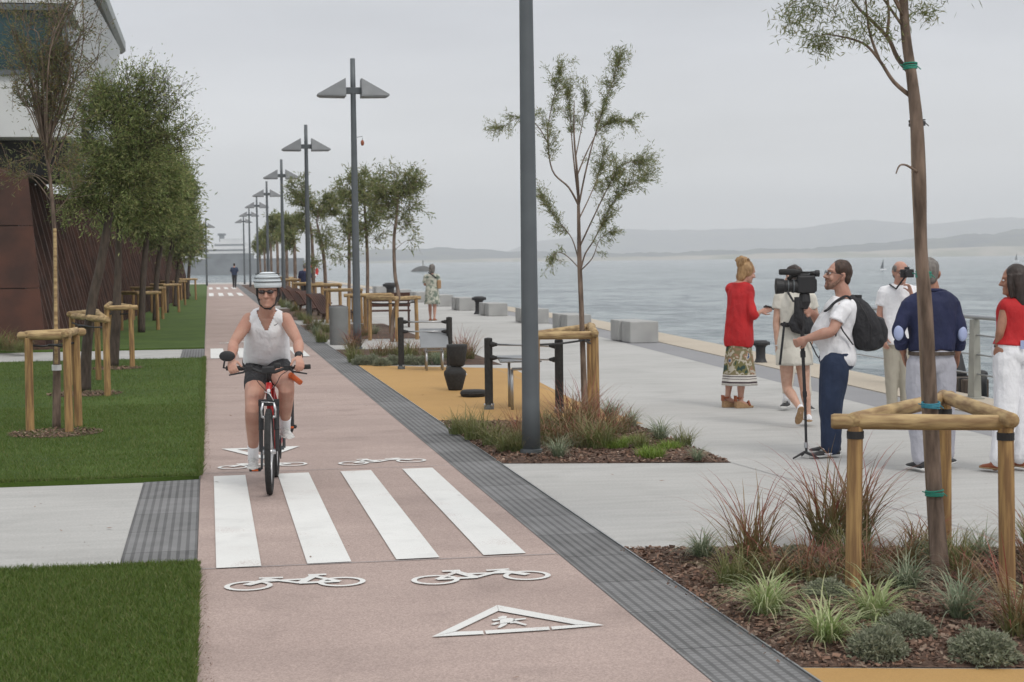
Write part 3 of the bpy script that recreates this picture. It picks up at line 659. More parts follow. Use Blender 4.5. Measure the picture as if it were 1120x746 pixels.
# islet with a beacon
D = 690; c = Q(462, 295.5, D); rt = RC
mb = MB(); rings = []
for k, (hw, hd, z) in enumerate(((5.0, 3, -3.3), (4.7, 2.6, -2.5), (3.6, 2.0, -1.6), (2.2, 1.4, -1.0), (1.0, .7, -.7))):
    rings.append([V((c.x, c.y, 0))+RC*(hw*cos(2*pi*i/18)*(1+.2*noise.noise(V((i, k, 2)))))+FC*(hd*sin(2*pi*i/18))+Z*(z+.25*noise.noise(V((i*.7, k, 5)))) for i in range(18)])
mb.loft(rings); io = struct('islet', mb, 'rock')
t = thing('navigation_beacon', 'small grey beacon tower on the rocky islet out in the bay', 'beacon', (c.x+.3, c.y, -.9))
mk('tower', MB().lathe((0, 0, 0), [(.42, 0), (.36, .8), (.30, 1.7), (.42, 1.75), (.42, 1.9)], 14), 'block', t)
mk('lantern', MB().lathe((0, 0, 1.9), [(.2, 0), (.2, .4), (.28, .45), (.04, .8)], 12), 'black', t)

def yacht(px, py, D, label, s=1.0):
    p = Q(px, py, D); t = thing('sailing_yacht', label, 'sailboat', (p.x, p.y, -2.9), .5)
    mb = MB(); rings = []
    for x, wd in ((-4.5, .6), (-3, 1.3), (0, 1.6), (3, 1.1), (5, .1)):
        rings.append([(x*s, wd*s*a, b*s) for a, b in ((-1, 1.3), (-.8, .1), (0, -.5), (.8, .1), (1, 1.3))])
    mk('hull', mb.loft(rings), 'white_cloth', t, smooth=True)
    mk('mast', MB().tube([(0.4*s, 0, 1*s), (.4*s, 0, 12*s)], .12*s), 'lamp', t)
    mk('sail', MB().add([(.2*s, 0, 2*s), (-4*s, .15, 2*s), (.2*s, 0, 11*s), (.2*s, .06, 2*s), (-4*s, .21, 2*s), (.2*s, .06, 11*s)], [(0, 1, 2), (5, 4, 3), (0, 3, 4, 1), (1, 4, 5, 2), (2, 5, 3, 0)]), 'lamp', t)
yacht(966, 290, 490, 'small dark sailing boat far out beyond the man with the camera', .29)
yacht(1112, 284, 900, 'tiny sailing boat on the bay above the dark-haired woman', .4)

# ferry behind a harbour wall at the far end of the path
D = 640
def H(px, py, D): 
    p = Q(px, py, D); return p
a = H(150, 290, D); b = H(290, 290, D)
t = thing('harbour_wall', 'long grey harbour wall across the far end of the cycle path', 'wall', (a.x, a.y, -3))
u = (b-a); u.z = 0; L_ = u.length; u.normalize(); ang = math.atan2(u.y, u.x); RZ = Matrix.Rotation(ang, 3, 'Z')
mk('wall', MB().box((L_/2+10, 3, 2.7), (L_*1.2, 6, 5.4), None), 'ship_d', t); t.rotation_euler = (0, 0, ang)
mk('parapet', MB().box((L_/2+10, .6, 5.8), (L_*1.2, .6, .9), None), 'ship_d', t)
D = 760; a = H(226, 290, D); b = H(274, 290, D); u = (b-a); u.z = 0; L_ = u.length; ang = math.atan2(u.y, u.x)
t = thing('ferry', 'pale hazy ferry moored behind the harbour wall at the end of the path', 'ship', (a.x, a.y, -3), ang)
mb = MB()
mb.loft([[(x, y*wd, z) for y, z in ((-6, 9), (-5, 0), (5, 0), (6, 9))] for x, wd in ((-2, .5), (1, .9), (4, 1), (L_-2, 1), (L_+1, .8))])
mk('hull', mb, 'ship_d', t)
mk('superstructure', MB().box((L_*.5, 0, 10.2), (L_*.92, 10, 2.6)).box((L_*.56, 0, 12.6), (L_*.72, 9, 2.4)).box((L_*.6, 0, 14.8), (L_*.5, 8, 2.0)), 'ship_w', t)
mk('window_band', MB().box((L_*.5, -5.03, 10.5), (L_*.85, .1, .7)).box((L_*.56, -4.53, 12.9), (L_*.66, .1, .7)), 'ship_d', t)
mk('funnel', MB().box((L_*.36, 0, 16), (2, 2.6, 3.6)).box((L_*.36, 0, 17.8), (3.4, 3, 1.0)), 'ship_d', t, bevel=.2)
mk('mast', MB().tube([(L_*.8, 0, 15), (L_*.8, 0, 20)], .2, 6), 'ship_w', t)
# low port warehouse to the left of it
a = H(190, 290, 700)
t = thing('port_building', 'low hazy grey port shed left of the ferry', 'building', (a.x, a.y, -3))
mk('wall', MB().box((6, 0, 5), (16, 10, 10)), 'ship_w', t); mk('roof', MB().box((6, 0, 10.4), (17, 11, .6)), 'ship_d', t)

# ------------------------------------------------------------------ corten building on the left
bt = thing('corten_building', 'low rust clad building with leaning fins and a white glazed upper storey', 'building', (-3.3, 36, 0))
A0 = V((-3.35, 35.6, 0)); A1 = V((-.95, 90, 0)); AL = (A1-A0).length; AU = (A1-A0).normalized(); AN = V((AU.y, -AU.x, 0))   # outward (towards the path)
def top_h(s): return 3.75 + (2.75-3.75)*s
mb = MB(); rr = []
for s_ in np.linspace(0, 1, 12):
    p = A0.lerp(A1, s_)-AN*.25; hgt = top_h(s_)*.97
    rr.append([p, p-AN*(hgt*.2)+Z*hgt, p-AN*(hgt*.2+5)+Z*hgt, p-AN*5])
mk('wall', mb.loft(rr), 'corten2', bt, world=True)
n = 92; fin = MB()
for i in range(n):
    s_ = i/(n-1); p = A0+AU*(.9+s_*(AL-.9)); hh = top_h(s_)*(1+random.uniform(-.03, .04)); lean = .22+random.uniform(-.02, .02); tw = random.uniform(.08, .2)
    d1 = AU; q = p-AN*(hh*lean)-AU*(hh*tw)
    w_, dp = .035, .22
    def ring(c, z): return [c-d1*w_-AN*dp+Z*z, c+d1*w_-AN*dp+Z*z, c+d1*w_+AN*.02+Z*z, c-d1*w_+AN*.02+Z*z]
    f_ = MB().loft([ring(p, 0), ring(q, hh)])
    mk('fin', f_, 'corten2', bt, world=True)
# flat rust panels facing the camera
F0 = A0+V((0, -.1, 0)); pan = MB(); vdk = MB()
FDIR = V((-1, -.06, 0)).normalized(); FNR = V((FDIR.y, -FDIR.x, 0)); FNR = FNR if FNR.y < 0 else -FNR
for i in range(7):
    for j in range(3):
        zs = [0, 1.32, 2.62, 3.74]; x0_ = i*1.05+.01; x1_ = (i+1)*1.05-.01
        def pp(xx, z): return F0+FDIR*(xx+z*.075*(1 if i == 0 and xx < .5 else 0))+Z*z
        a_, b_ = zs[j]+.01, zs[j+1]-.01
        th = -FNR*.08
        vs = [pp(x0_, a_), pp(x1_, a_), pp(x1_, b_), pp(x0_, b_)]
        pan.add(vs+[v+th for v in vs], [(0, 1, 2, 3), (7, 6, 5, 4), (0, 4, 5, 1), (1, 5, 6, 2), (2, 6, 7, 3), (3, 7, 4, 0)])
mk('rust_panel', pan, 'corten', bt, world=True)
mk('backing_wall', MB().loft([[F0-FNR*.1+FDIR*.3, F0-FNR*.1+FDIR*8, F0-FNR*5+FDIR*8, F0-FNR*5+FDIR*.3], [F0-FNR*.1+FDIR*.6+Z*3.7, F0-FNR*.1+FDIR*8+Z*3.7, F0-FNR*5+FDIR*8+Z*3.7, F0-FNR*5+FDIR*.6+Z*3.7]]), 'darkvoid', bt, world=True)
# recessed dark glazing, white band, upper glass, white top
DF = 34.6
def fx(px): return Q(px, 100, DF).x
X75 = fx(76); 
def zz(py, px=40): return EYE+((283.5-(px-560)*.0122)-py)*DF/FPX
yF = Q(60, 100, DF).y
mk('recess_glazing', MB().box(((X75-10)/2, yF+3, (zz(187)+zz(150))/2), (abs(-10-X75)-.3, 4, zz(150)-zz(187)+.1)), 'darkvoid', bt, world=True)
mk('upper_wall', MB().box(((X75-12)/2, yF+1.5, (zz(150)+zz(79))/2), (abs(-12-X75), 3, zz(79)-zz(150))), 'white_wall', bt, world=True)
mk('upper_window', MB().box(((X75-12)/2, yF+2.06, (zz(79)+zz(11))/2), (abs(-12-X75)-.25, 4, zz(11)-zz(79)-.02)), 'tealglass', bt, world=True)
fr = MB()
for zc, hh in ((zz(79)-.03, .1), (zz(10), .12)): fr.box(((X75-12)/2, yF+.02, zc), (abs(-12-X75)+.06, .25, hh))
for xx in (X75-.05, X75-2.1, X75-4.2): fr.box((xx, yF+.05, (zz(79)+zz(11))/2), (.09, .2, zz(11)-zz(79)))
fo = mk('window_frame', fr, 'lamp', bt, world=True)
mk('parapet', MB().box(((X75-12)/2, yF+2, zz(10)+1.2), (abs(-12-X75), 4, 2.2)), 'white_wall', bt, world=True)
# long white side storey running back, with its roof edge
sx = X75+.05
ys = [yF+.5, 54]; z0_, z1_ = 5.35, 8.7
sd_ = MB().loft([[(sx-.9, ys[0], z0_), (sx-.15, ys[0], z1_-.1), (sx-6, ys[0], z1_-.1), (sx-6, ys[0], z0_)], [(sx-.5, ys[1], z0_), (sx+.15, ys[1], z1_-.1), (sx-6, ys[1], z1_-.1), (sx-6, ys[1], z0_)]])
mk('side_wall', sd_, 'white_wall', bt, world=True)
mk('soffit_edge', MB().box((sx-3.2, (ys[0]+ys[1])/2, z0_-.08), (6, ys[1]-ys[0], .14)), 'lamp', bt, world=True)
mk('roof', MB().loft([[(sx+.08, ys[0], z1_), (sx+.20, ys[0], z1_+.10), (sx+.20, ys[0], z1_+.40), (sx-6, ys[0], z1_+.9), (sx-6, ys[0], z1_)], [(sx+.1, 56, z1_), (sx+.22, 56, z1_+.10), (sx+.22, 56, z1_+.38), (sx-6, 56, z1_+.9), (sx-6, 56, z1_)]]), 'roofmetal', bt, world=True)
# the strip of rough bedding in front of the rust wall
struct('wall_bed', MB().prism([(-9, 35.6), (-3.3, 35.4), (-3.0, 36.4), (-9, 36.6)], .0, .09), 'soil')

# ------------------------------------------------------------------ lamp posts
def lamp(label, x, y, h=5.85, sensor=False, r=.07):
    t = thing('street_lamp', label, 'lamp post', (x, y, 0), 0, 'twin-headed lamp posts along the cycle path')
    mk('post', MB().lathe((0, 0, 0), [(r+.015, 0), (r+.008, .5), (r, 2.5), (r*.75, h-.6), (r*.72, h)], 20), 'lamp', t, smooth=True)
    mk('base_collar', MB().lathe((0, 0, 0), [(r+.03, .03), (r+.03, .07), (r+.016, .075)], 20), 'lamp', t)
    zc = h-.62
    mk('bracket', MB().box((0, 0, zc-.02), (.34, .10, .13)), 'lamp', t, bevel=.01)
    for s in (-1, 1):
        vs = [(s*.155, -.17, zc+.22), (s*.155, .17, zc+.22), (s*.155, -.24, zc-.12), (s*.155, .24, zc-.12), (s*.72, -.15, zc-.125), (s*.72, .15, zc-.125), (s*.72, -.15, zc-.095), (s*.72, .15, zc-.095), (s*.155, -.24, zc-.155), (s*.155, .24, zc-.155), (s*.66, -.14, zc-.155), (s*.66, .14, zc-.155)]
        fs = [(0, 1, 3, 2), (0, 6, 7, 1), (0, 2, 4, 6), (1, 7, 5, 3), (6, 4, 5, 7), (2, 3, 9, 8), (2, 8, 10, 4), (3, 5, 11, 9), (4, 10, 11, 5), (8, 9, 11, 10)]
        hd = mk('lamp_head', MB().add(vs, fs if s > 0 else [f[::-1] for f in fs]), 'lamphead', t, bevel=.008)
    if sensor:
        s_ = mk('sensor_bracket', MB().tube([(.05, 0, zc-.95), (.17, 0, zc-.93), (.17, 0, zc-1.0)], .006, 6), 'lamp', t)
        mk('sensor', MB().ell((.17, 0, zc-1.06), (.035, .035, .06)), 'tan', t, smooth=True)
    return t
lamp('thick grey lamp post nearest the camera, standing in the middle planting bed', 2.86, 14.65, 5.9, r=.072)
LL = ['lamp post right of the grey litter bin, tallest one with its twin heads in view', 'third nearest lamp post in the row, just right of the red lifebuoy and lower headed',
      'fourth nearest lamp post in the row, above the cyclist shoulder', 'fifth nearest lamp post in the row, right of the cyclist helmet', 'sixth nearest lamp post of the right-hand row, thin and hazy',
      'seventh nearest lamp post of the right-hand row, thin and hazy', 'farthest lamp post of the right-hand row of the path']
for i, (px, Y) in enumerate(((388.5, 33.2), (336, 49.3), (309, 65.9), (291.6, 83.7), (281, 101), (273, 120), (267, 139))):
    g = G(px, 290+3240/Y*1.0, 0); X = 2.93+(.0 if i < 3 else .04)
    lamp(LL[i], X, Y, 5.85, sensor=(i == 0))
lamp('lone lamp post left of the path at its far end', -.12, 131, 5.3)

# ------------------------------------------------------------------ trees
def tree_mesh(trunk, rad, blobs, nleaf, lsz, leafm, barkm='bark', twig=.35, droop=.25, name='tree', label='', group=None, cat='tree', minor=7, extra=None, origin=None, spread=.07, stems=()):
    """trunk: world points; blobs: (centre, radii, branches, share of leaves)"""
    base = V(trunk[0]); t = thing(name, label, cat, base, 0, group)
    mb = MB(); smooth_tube(mb, trunk, rad, 12, 6)
    tc_ = [V(q[:3]) for q in crom([tuple(p) for p in trunk], 6)]
    sp_, sd_, sw_ = [], [], []
    start_i = int(len(tc_)*.45)
    for pts_, r0, share, twn, tl in stems:
        smooth_tube(mb, pts_, [r0*(1-.85*i/(len(pts_)-1)) for i in range(len(pts_))], 6, 5)
        cur = [V(q[:3]) for q in crom([tuple(q) for q in pts_], 8)]; dd = (cur[-1]-cur[len(cur)//2]).normalized()
        for j in range(twn):
            fi = random.uniform(.32, 1)**.7; k_ = min(len(cur)-2, int(fi*(len(cur)-1))); q = cur[k_]; loc_d = (cur[k_+1]-cur[k_]).normalized()
            dirn = (loc_d*.8+V([random.gauss(0, .55) for _ in range(3)])+Z*.1).normalized(); l = tl*random.uniform(.4, 1.2)
            p2 = q+dirn*l*.6; p3 = q+dirn*l-Z*l*droop; mb.tube([q, p2, p3], [.003, .002, .001], 3, False); sp_.append((q, p2, p3)); sw_.append(share/twn)
    for bi, (c, r, nb, share) in enumerate(blobs):
        c = V(c)
        for k in range(nb):
            while True:
                q = V([random.uniform(-1, 1) for _ in range(3)])
                if q.length < 1: break
            e_ = c+V((q.x*r[0], q.y*r[1], q.z*r[2]))
            cand = [p for p in tc_[start_i:] if p.z < e_.z+.1] or [tc_[start_i]]
            s0 = min(cand, key=lambda p: (p-e_).length*random.uniform(.8, 1.5)+abs((e_.z-p.z)-.9*(e_-p).length)*.8)
            d = e_-s0; mid = s0+d*.45+Z*d.length*.10+V([random.gauss(0, .05)*d.length for _ in range(3)])
            m2 = s0+d*.78+V([random.gauss(0, .04)*d.length for _ in range(3)])
            rb = max(.003, min(rad[-1]*1.0, .007*d.length+.003))
            smooth_tube(mb, [s0, mid, m2, e_], [rb, rb*.7, rb*.45, .003], 5, 4)
            cur = [V(p) for p in crom([tuple(s0), tuple(mid), tuple(m2), tuple(e_)], 6)]
            for j in range(minor):
                p = cur[random.randint(int(len(cur)*.4), len(cur)-1)]
                dirn = (d.normalized()*.6+V([random.gauss(0, .6) for _ in range(3)])+Z*random.uniform(-.2, .5)).normalized()
                l = twig*random.uniform(.5, 1.3)
                p2 = p+dirn*l*.6; p3 = p+dirn*l-Z*l*droop
                mb.tube([p, p2, p3], [.0035, .0025, .0015], 3, False)
                sp_.append((p, p2, p3)); sw_.append(share/nb)
    for (p, p2, p3) in (extra or []): sp_.append((V(p), V(p2), V(p3))); sw_.append(np.mean(sw_) if sw_ else 1)
    inv = base
    mk('trunk', mb, barkm, t, smooth=True, world=True)
    S = np.array([[tuple(a), tuple(b), tuple(c_)] for a, b, c_ in sp_]); W = np.array(sw_); W /= W.sum()
    idx = rng.choice(len(S), nleaf, p=W); u = rng.random(nleaf)[:, None]
    P = S[idx]; pos = P[:, 0]*(1-u)**2+2*P[:, 1]*u*(1-u)+P[:, 2]*u**2
    tw = P[:, 2]-P[:, 0]; tw /= np.linalg.norm(tw, axis=1)[:, None]
    pos += rng.normal(0, spread, (nleaf, 3))*(.3+u)
    dr = tw*.7+rng.normal(0, .55, (nleaf, 3)); dr[:, 2] -= .15; dr /= np.linalg.norm(dr, axis=1)[:, None]
    sd2 = np.cross(dr, rng.normal(0, 1, (nleaf, 3))); sd2 /= np.linalg.norm(sd2, axis=1)[:, None]
    l = rng.uniform(.6, 1.4, nleaf)[:, None]*lsz[0]; w_ = lsz[1]*rng.uniform(.6, 1.3, nleaf)[:, None]
    vs = np.stack([pos, pos+dr*l*.5+sd2*w_, pos+dr*l, pos+dr*l*.5-sd2*w_], 1).reshape(-1, 3)-np.array(base)
    np_mesh('crown', vs, 4, leafm, t)
    return t

def treeD(px_pts, D, rads):
    """trunk from pixel points at forward distance D"""
    return [Q(x, y, D+dd) for x, y, dd in px_pts], rads
def blob(px, py, D, rx, rz, nb, share, dd=0, ry=None):
    s = D/FPX; return (Q(px, py, D+dd), (rx*s, (ry if ry else rx)*s, rz*s), nb, share)
def Dg(px, py): return (G(px, py)-CAMP).dot(FW)

# near tree on the right
D1 = Dg(1026, 640)
T, R_ = treeD([(1030, 642, 0), (1023, 545, .02), (1018, 440, .03), (1013, 340, 0), (1007.5, 270, -.03), (1006, 200, -.05), (1003, 140, -.05), (998, 90, -.02), (991, 40, .03), (988, -10, .08), (985, -160, .1), (980, -300, .1)], D1, [.052, .042, .038, .036, .034, .036, .036, .031, .027, .025, .02, .01])
T[0].z = .0
nt_ = tree_mesh(T, R_, [blob(985, -230, D1, 110, 120, 26, 1.0), blob(915, -75, D1, 45, 22, 7, .3), blob(1020, -75, D1, 25, 22, 5, .18, .2)], 26000, (.05, .0035), 'leaf_thin', minor=8, twig=.28, droop=.5,
      name='tamarisk_tree', label='slender tamarisk nearest the camera, its bare trunk tied inside the wooden frame at right', group=None, spread=.03)
mk('branch', smooth_tube(MB(), [Q(1000, 108, D1), Q(978, 90, D1), Q(962, 66, D1), Q(945, 48, D1), Q(920, 40, D1), Q(898, 37, D1)], [.014, .011, .009, .007, .005, .003], 6, 4), 'bark', nt_, smooth=True, world=True)
mk('branch', smooth_tube(MB(), [Q(998, 82, D1), Q(982, 64, D1+.1), Q(970, 40, D1+.1), Q(940, 10, D1+.1), Q(920, -10, D1+.1), Q(880, -5, D1), Q(862, 8, D1)], [.016, .013, .011, .008, .006, .004, .002], 6, 4), 'bark', nt_, smooth=True, world=True)
mk('branch', smooth_tube(MB(), [Q(962, 66, D1), Q(950, 30, D1), Q(945, -30, D1)], [.009, .007, .004], 6, 4), 'bark', nt_, smooth=True, world=True)
mk('branch', smooth_tube(MB(), [Q(970, 40, D1), Q(972, 10, D1), Q(965, -40, D1)], [.009, .007, .004], 6, 4), 'bark', nt_, smooth=True, world=True)
mk('branch', smooth_tube(MB(), [Q(1003, 188, D1-.08), Q(992, 181, D1-.1), Q(984, 181, D1-.12), Q(980, 190, D1-.12)], [.008, .006, .005, .003], 6, 3), 'bark', nt_, smooth=True, world=True)
lv = []
def spray(p, q, n, s, ln=.045):
    for i in range(n):
        u = random.random(); c_ = p.lerp(q, u)+V([random.gauss(0, s) for _ in range(3)])-Z*random.random()*s*1.5
        d = V((random.gauss(0, .5), random.gauss(0, .5), -random.random()*.9+.1)).normalized()*ln*random.uniform(.6, 1.4); sd = d.cross(V([random.gauss(0, 1) for _ in range(3)])).normalized()*.003
        lv.extend([c_, c_+d*.5+sd, c_+d, c_+d*.5-sd])
for a_, b_, n_, s_ in (((898, 37), (888, 40), 500, .035), ((905, 38), (900, 48), 200, .03), ((862, 8), (875, 16), 700, .05), ((880, -2), (900, 4), 500, .04), ((925, 10), (960, 30), 350, .05), ((915, 5), (945, 12), 350, .06), ((960, 25), (980, 40), 250, .05), ((1005, 2), (1022, 8), 350, .035), ((940, 35), (925, 40), 80, .03), ((940, 0), (975, 5), 400, .06)):
    spray(Q(*a_, D1), Q(*b_, D1), int(n_*.6), s_)
np_mesh('foliage_spray', np.array([tuple(p) for p in lv])-np.array(nt_.location), 4, 'leaf', nt_)
def tie(name, px, py, D, r, m, parent):
    mb = MB(); c = Q(px, py, D)
    for k in range(4): mb.torus(c+Z*(k*.009-.015), r, .0045, (random.uniform(-.1, .1), random.uniform(-.1, .1), 1), 24, 6)
    mb.tube([c+RC*r, c+RC*(r+.022)-Z*.02], .003, 5)
    if 'dark' not in name: mb.tube([c-RC*r*.9, c-RC*(r+.02)+Z*.008], .003, 5)
    mk(name, mb, m, parent, world=True)
tie('green_tie', 1022, 539, D1, .047, 'green_tie', nt_); tie('green_tie', 1010, 300, D1, .040, 'green_tie', nt_)
tie('green_tie', 995.5, 72, D1, .036, 'green_tie', nt_); tie('blue_tie', 1018, 443, D1, .048, 'blue_tie', nt_)
tie('dark_tie', 1003, 134, D1, .042, 'black', nt_)
# support pole lashed behind the trunk
sp1 = thing('support_pole', 'pale split pole lashed against the nearest tamarisk trunk', 'pole', Q(1012, 445, D1))
mk('pole', MB().tube([Q(1024, 640, D1+.08), Q(1014.5, 470, D1+.07), Q(1009, 340, D1+.06), Q(1002, 200, D1+.05), Q(999.5, 120, D1+.04)], [.028, .028, .027, .025, .022], 10), 'pole', sp1, smooth=True, world=True)

# tamarisk at 637
D2 = Dg(638, 452)
T, R_ = treeD([(640, 452, 0), (638, 400, 0), (636, 340, 0), (634, 290, 0), (633, 245, 0), (632, 200, 0), (628, 150, 0), (628, 110, 0)], D2, [.042, .034, .030, .028, .021, .015, .010, .005]); T[0].z = 0
def st(l, r0, share, twn=26, tl=.24): return ([Q(x, y, D2+d) for x, y, d in l], r0, share, twn, tl)
stems = [st([(633, 225, 0), (622, 205, -.1), (604, 186, -.15), (599, 145, -.2), (606, 105, -.15), (613, 74, -.1)], .013, 1.3, 40), st([(633, 222, 0), (627, 170, .1), (624, 130, .15), (622, 96, .2)], .013, .9, 30),
         st([(635, 296, 0), (640, 278, .1), (650, 262, .15), (663, 236, .1), (680, 208, 0), (706, 192, -.1)], .012, 1.5, 46, .28), st([(633, 225, 0), (640, 190, -.1), (649, 154, -.15), (662, 112, -.1), (672, 84, -.1), (678, 62, -.1)], .012, 1.3, 40),
         st([(634, 290, 0), (626, 262, .15), (612, 243, .3), (590, 213, .4)], .010, .8, 26), st([(632, 190, 0), (645, 160, .2), (660, 138, .3), (690, 131, .4)], .010, .8, 26, .22), st([(601, 160, -.2), (588, 138, -.1), (570, 128, 0), (545, 142, .1)], .008, .5, 16, .2),
         st([(634, 294, 0), (620, 280, -.1), (608, 276, -.1), (603, 288, -.1)], .007, .25, 9, .15), st([(634, 270, 0), (648, 240, -.25), (665, 205, -.4), (680, 180, -.45), (702, 178, -.5)], .011, 1.3, 40, .26), st([(633, 240, 0), (645, 215, .35), (655, 190, .5), (662, 165, .55)], .010, .8, 26, .24),
         st([(635, 296, 0), (648, 282, -.2), (656, 262, -.25), (668, 256, -.3)], .008, .3, 12, .16), st([(630, 170, 0), (636, 140, .1), (640, 118, .2), (640, 104, .2)], .008, .35, 14, .18)]
tree_mesh(T, R_, [], 17000, (.05, .0040), 'leaf', minor=8, twig=.26, droop=.05, name='tamarisk_tree', label='feathery young tamarisk in the middle bed, just right of the nearest lamp post', spread=.022, stems=stems)

# bed trees further along on the right
def far_tree(trunk_px, D, rads, blobs, n, lsz, label, leafm='leaf'):
    T, R_ = treeD(trunk_px, D, rads); T[0].z = 0
    return tree_mesh(T, R_, blobs, int(n*.8), (lsz[0]*.8, lsz[1]*.75), leafm, minor=9, twig=.38, droop=.12, name='tamarisk_tree', label=label, group='young trees in the seaward beds', spread=.045)
D = 36.5
far_tree([(429, 378, 0), (430, 345, 0), (436, 325, 0), (432, 300, 0), (431, 262, 0), (434, 235, 0), (436, 205, 0)], D, [.05, .045, .042, .04, .035, .03, .012],
         [blob(424, 206, D, 18, 20, 9, 1.4), blob(447, 205, D, 14, 20, 8, 1.1), blob(440, 232, D, 20, 20, 8, .9), blob(412, 222, D, 8, 14, 3, .3), blob(446, 255, D, 12, 16, 3, .25)], 6500, (.13, .016), 'young tree with a crooked trunk, above the person walking in the pale dress')
D = 42
far_tree([(402, 370, 0), (402, 330, 0), (402, 290, 0), (401, 262, 0), (399, 230, 0), (398, 205, 0)], D, [.05, .045, .042, .038, .03, .012],
         [blob(398, 205, D, 18, 22, 12, 1.6), blob(385, 215, D, 12, 20, 5, .6), blob(405, 245, D, 16, 14, 6, .8), blob(414, 225, D, 8, 16, 4, .4), blob(417, 258, D, 5, 5, 2, .12)], 6500, (.14, .018), 'straight young tree immediately right of the second lamp post')
D = 48
far_tree([(381, 355, 0), (382, 320, 0), (382, 290, 0), (382, 260, 0), (382, 235, 0)], D, [.06, .05, .045, .04, .012],
         [blob(380, 250, D, 11, 24, 8, 1), blob(373, 215, D, 7, 10, 3, .3), blob(376, 275, D, 10, 10, 3, .2)], 3500, (.15, .019), 'thin young tree immediately left of the second lamp post')
D = 58
far_tree([(357, 340, 0), (356, 310, 0), (354, 280, 0), (349, 255, 0), (346, 240, 0)], D, [.07, .065, .06, .05, .02],
         [blob(360, 225, D, 7, 14, 6, .9), blob(366, 222, D, 5, 6, 3, .3), blob(352, 262, D, 12, 18, 6, .5), blob(345, 285, D, 9, 10, 3, .2), blob(362, 272, D, 8, 10, 3, .2)], 4200, (.17, .022), 'leaning young tree halfway between the second and third lamp posts')
D = 60
far_tree([(343, 340, 0), (343, 310, 0), (342, 280, 0), (340, 250, 0), (333, 225, 0)], D, [.07, .065, .06, .045, .02],
         [blob(330, 215, D, 10, 26, 9, 1.6), blob(318, 210, D, 5, 12, 3, .3), blob(345, 225, D, 6, 14, 4, .5), blob(333, 250, D, 9, 14, 5, .6)], 5200, (.17, .022), 'tall full young tree behind the third lamp post, beside the lifebuoy', 'leaf')
fl = [('small hazy tree just right of the fourth lamp post', 76, 322, 255, 10, 20), ('small hazy tree between the fourth and fifth lamp posts', 84, 313, 250, 9, 20), ('small hazy tree left of the fourth lamp post', 92, 303, 248, 8, 18), ('small hazy tree right of the fifth lamp post', 104, 296, 256, 7, 16), ('hazy tree low behind the fifth lamp post', 112, 289, 262, 6, 15), ('farthest hazy tree of the seaward row', 124, 284, 268, 5, 13)]
for lb, D, px, py, rx, rz in fl:
    s = D/FPX; g = Q(px, 287+3240/D, D)
    far_tree([(px, 287+3240/D, 0), (px+1, 287+1600/D, 0), (px, py+rz*.7, 0), (px-1, py, 0)], D, [.09, .08, .07, .02], [blob(px, py, D, rx, rz, 10, 1), blob(px-rx*.4, py+rz*.4, D, rx*.7, rz*.5, 4, .3)], 2600, (.24, .035), lb)

# ------------------------------------------------------------------ wooden tree guards
guards = []
def guard(label, bases, hgt, group='wooden frames round the young trees', rr=.043, pr=.045, belt=None, over=.12, strap=False):
    c = sum((V(b) for b in bases), V((0, 0, 0)))/3
    t = thing('tree_guard', label, 'tree guard', (c.x, c.y, 0), 0, group)
    tops = []
    for b in bases:
        b = V(b); lean = (V((c.x, c.y, 0))-V((b.x, b.y, 0)))*.03
        mk('post', MB().tube([(b.x, b.y, -.02), (b.x+lean.x*.5, b.y+lean.y*.5, hgt*.5), (b.x+lean.x, b.y+lean.y, hgt-rr*.6)], [pr, pr*.97, pr*.95], 16), 'wood_v', t, smooth=False, world=True, bevel=.004)
        tops.append(V((b.x+lean.x, b.y+lean.y, hgt)))
    for i in range(3):
        a, b = tops[i], tops[(i+1) % 3]; d = (b-a).normalized(); dz = Z*(rr*(.0, .55, .25)[i])
        o = MB(); p0 = a-d*over+dz; p1 = b+d*over*.35+dz
        o.tube([p0+d*.004, p0+d*.02, p0.lerp(p1, .5), p1-d*.02, p1-d*.004], [rr*.85, rr, rr*1.03, rr*.98, rr*.85], 18)
        # rails need horizontal grain: local frame along x
        ang = math.atan2(d.y, d.x); mid = (p0+p1)/2
        inv = Matrix.Translation(mid) @ Matrix.Rotation(ang, 4, 'Z'); inv_i = inv.inverted()
        me_mb = MB(); me_mb.v = [tuple(inv_i @ V(q)) for q in o.v]; me_mb.f = o.f; me_mb.mi = o.mi
        r_ = mk('rail', me_mb, 'wood_h', t); r_.location = mid-t.location; r_.rotation_euler = (0, 0, ang)
        r_.data.shade_smooth()
        if strap: mk('post_strap', MB().tube([tops[i]-Z*.090, tops[i]-Z*.05], pr*1.05, 16), 'black', t, world=True)
    if belt is not None:
        tb = V(belt); mb = MB()
        for i in range(3):
            p = tops[i]-Z*.10; q = V((tb.x, tb.y, p.z-.01)); mb.tube([p, q.lerp(p, .5)-Z*.012, q], .012, 6, flat=1)
        mb.torus((tb.x, tb.y, tops[0].z-.11), .06, .014, (0, 0, 1), 20, 6)
        mk('tie_belt', mb, 'black', t, world=True)
    return t
def gz(px, py, z=0): return G(px, py, z)
b1 = [gz(933, 650), gz(1102, 655), gz(1033, 603)]
guard('large pine tree guard in the nearest bed, its rails crossing in front of the people', b1, .92, rr=.041, pr=.043, over=.13, strap=True)
b2 = [gz(586, 458), gz(660, 462), gz(602, 440)]
b2 = [gz(592, 452), gz(651, 462), gz(648, 440)]
b2 = [V((G(586, 463).x, G(586, 463).y, 0)), V((G(652, 462).x, G(652, 462).y, 0)), V((G(592, 446).x+.62, G(592, 446).y, 0))]
guard('round pine tree guard beside the nearest lamp post in the middle bed', b2, .96, belt=gz(640, 452))
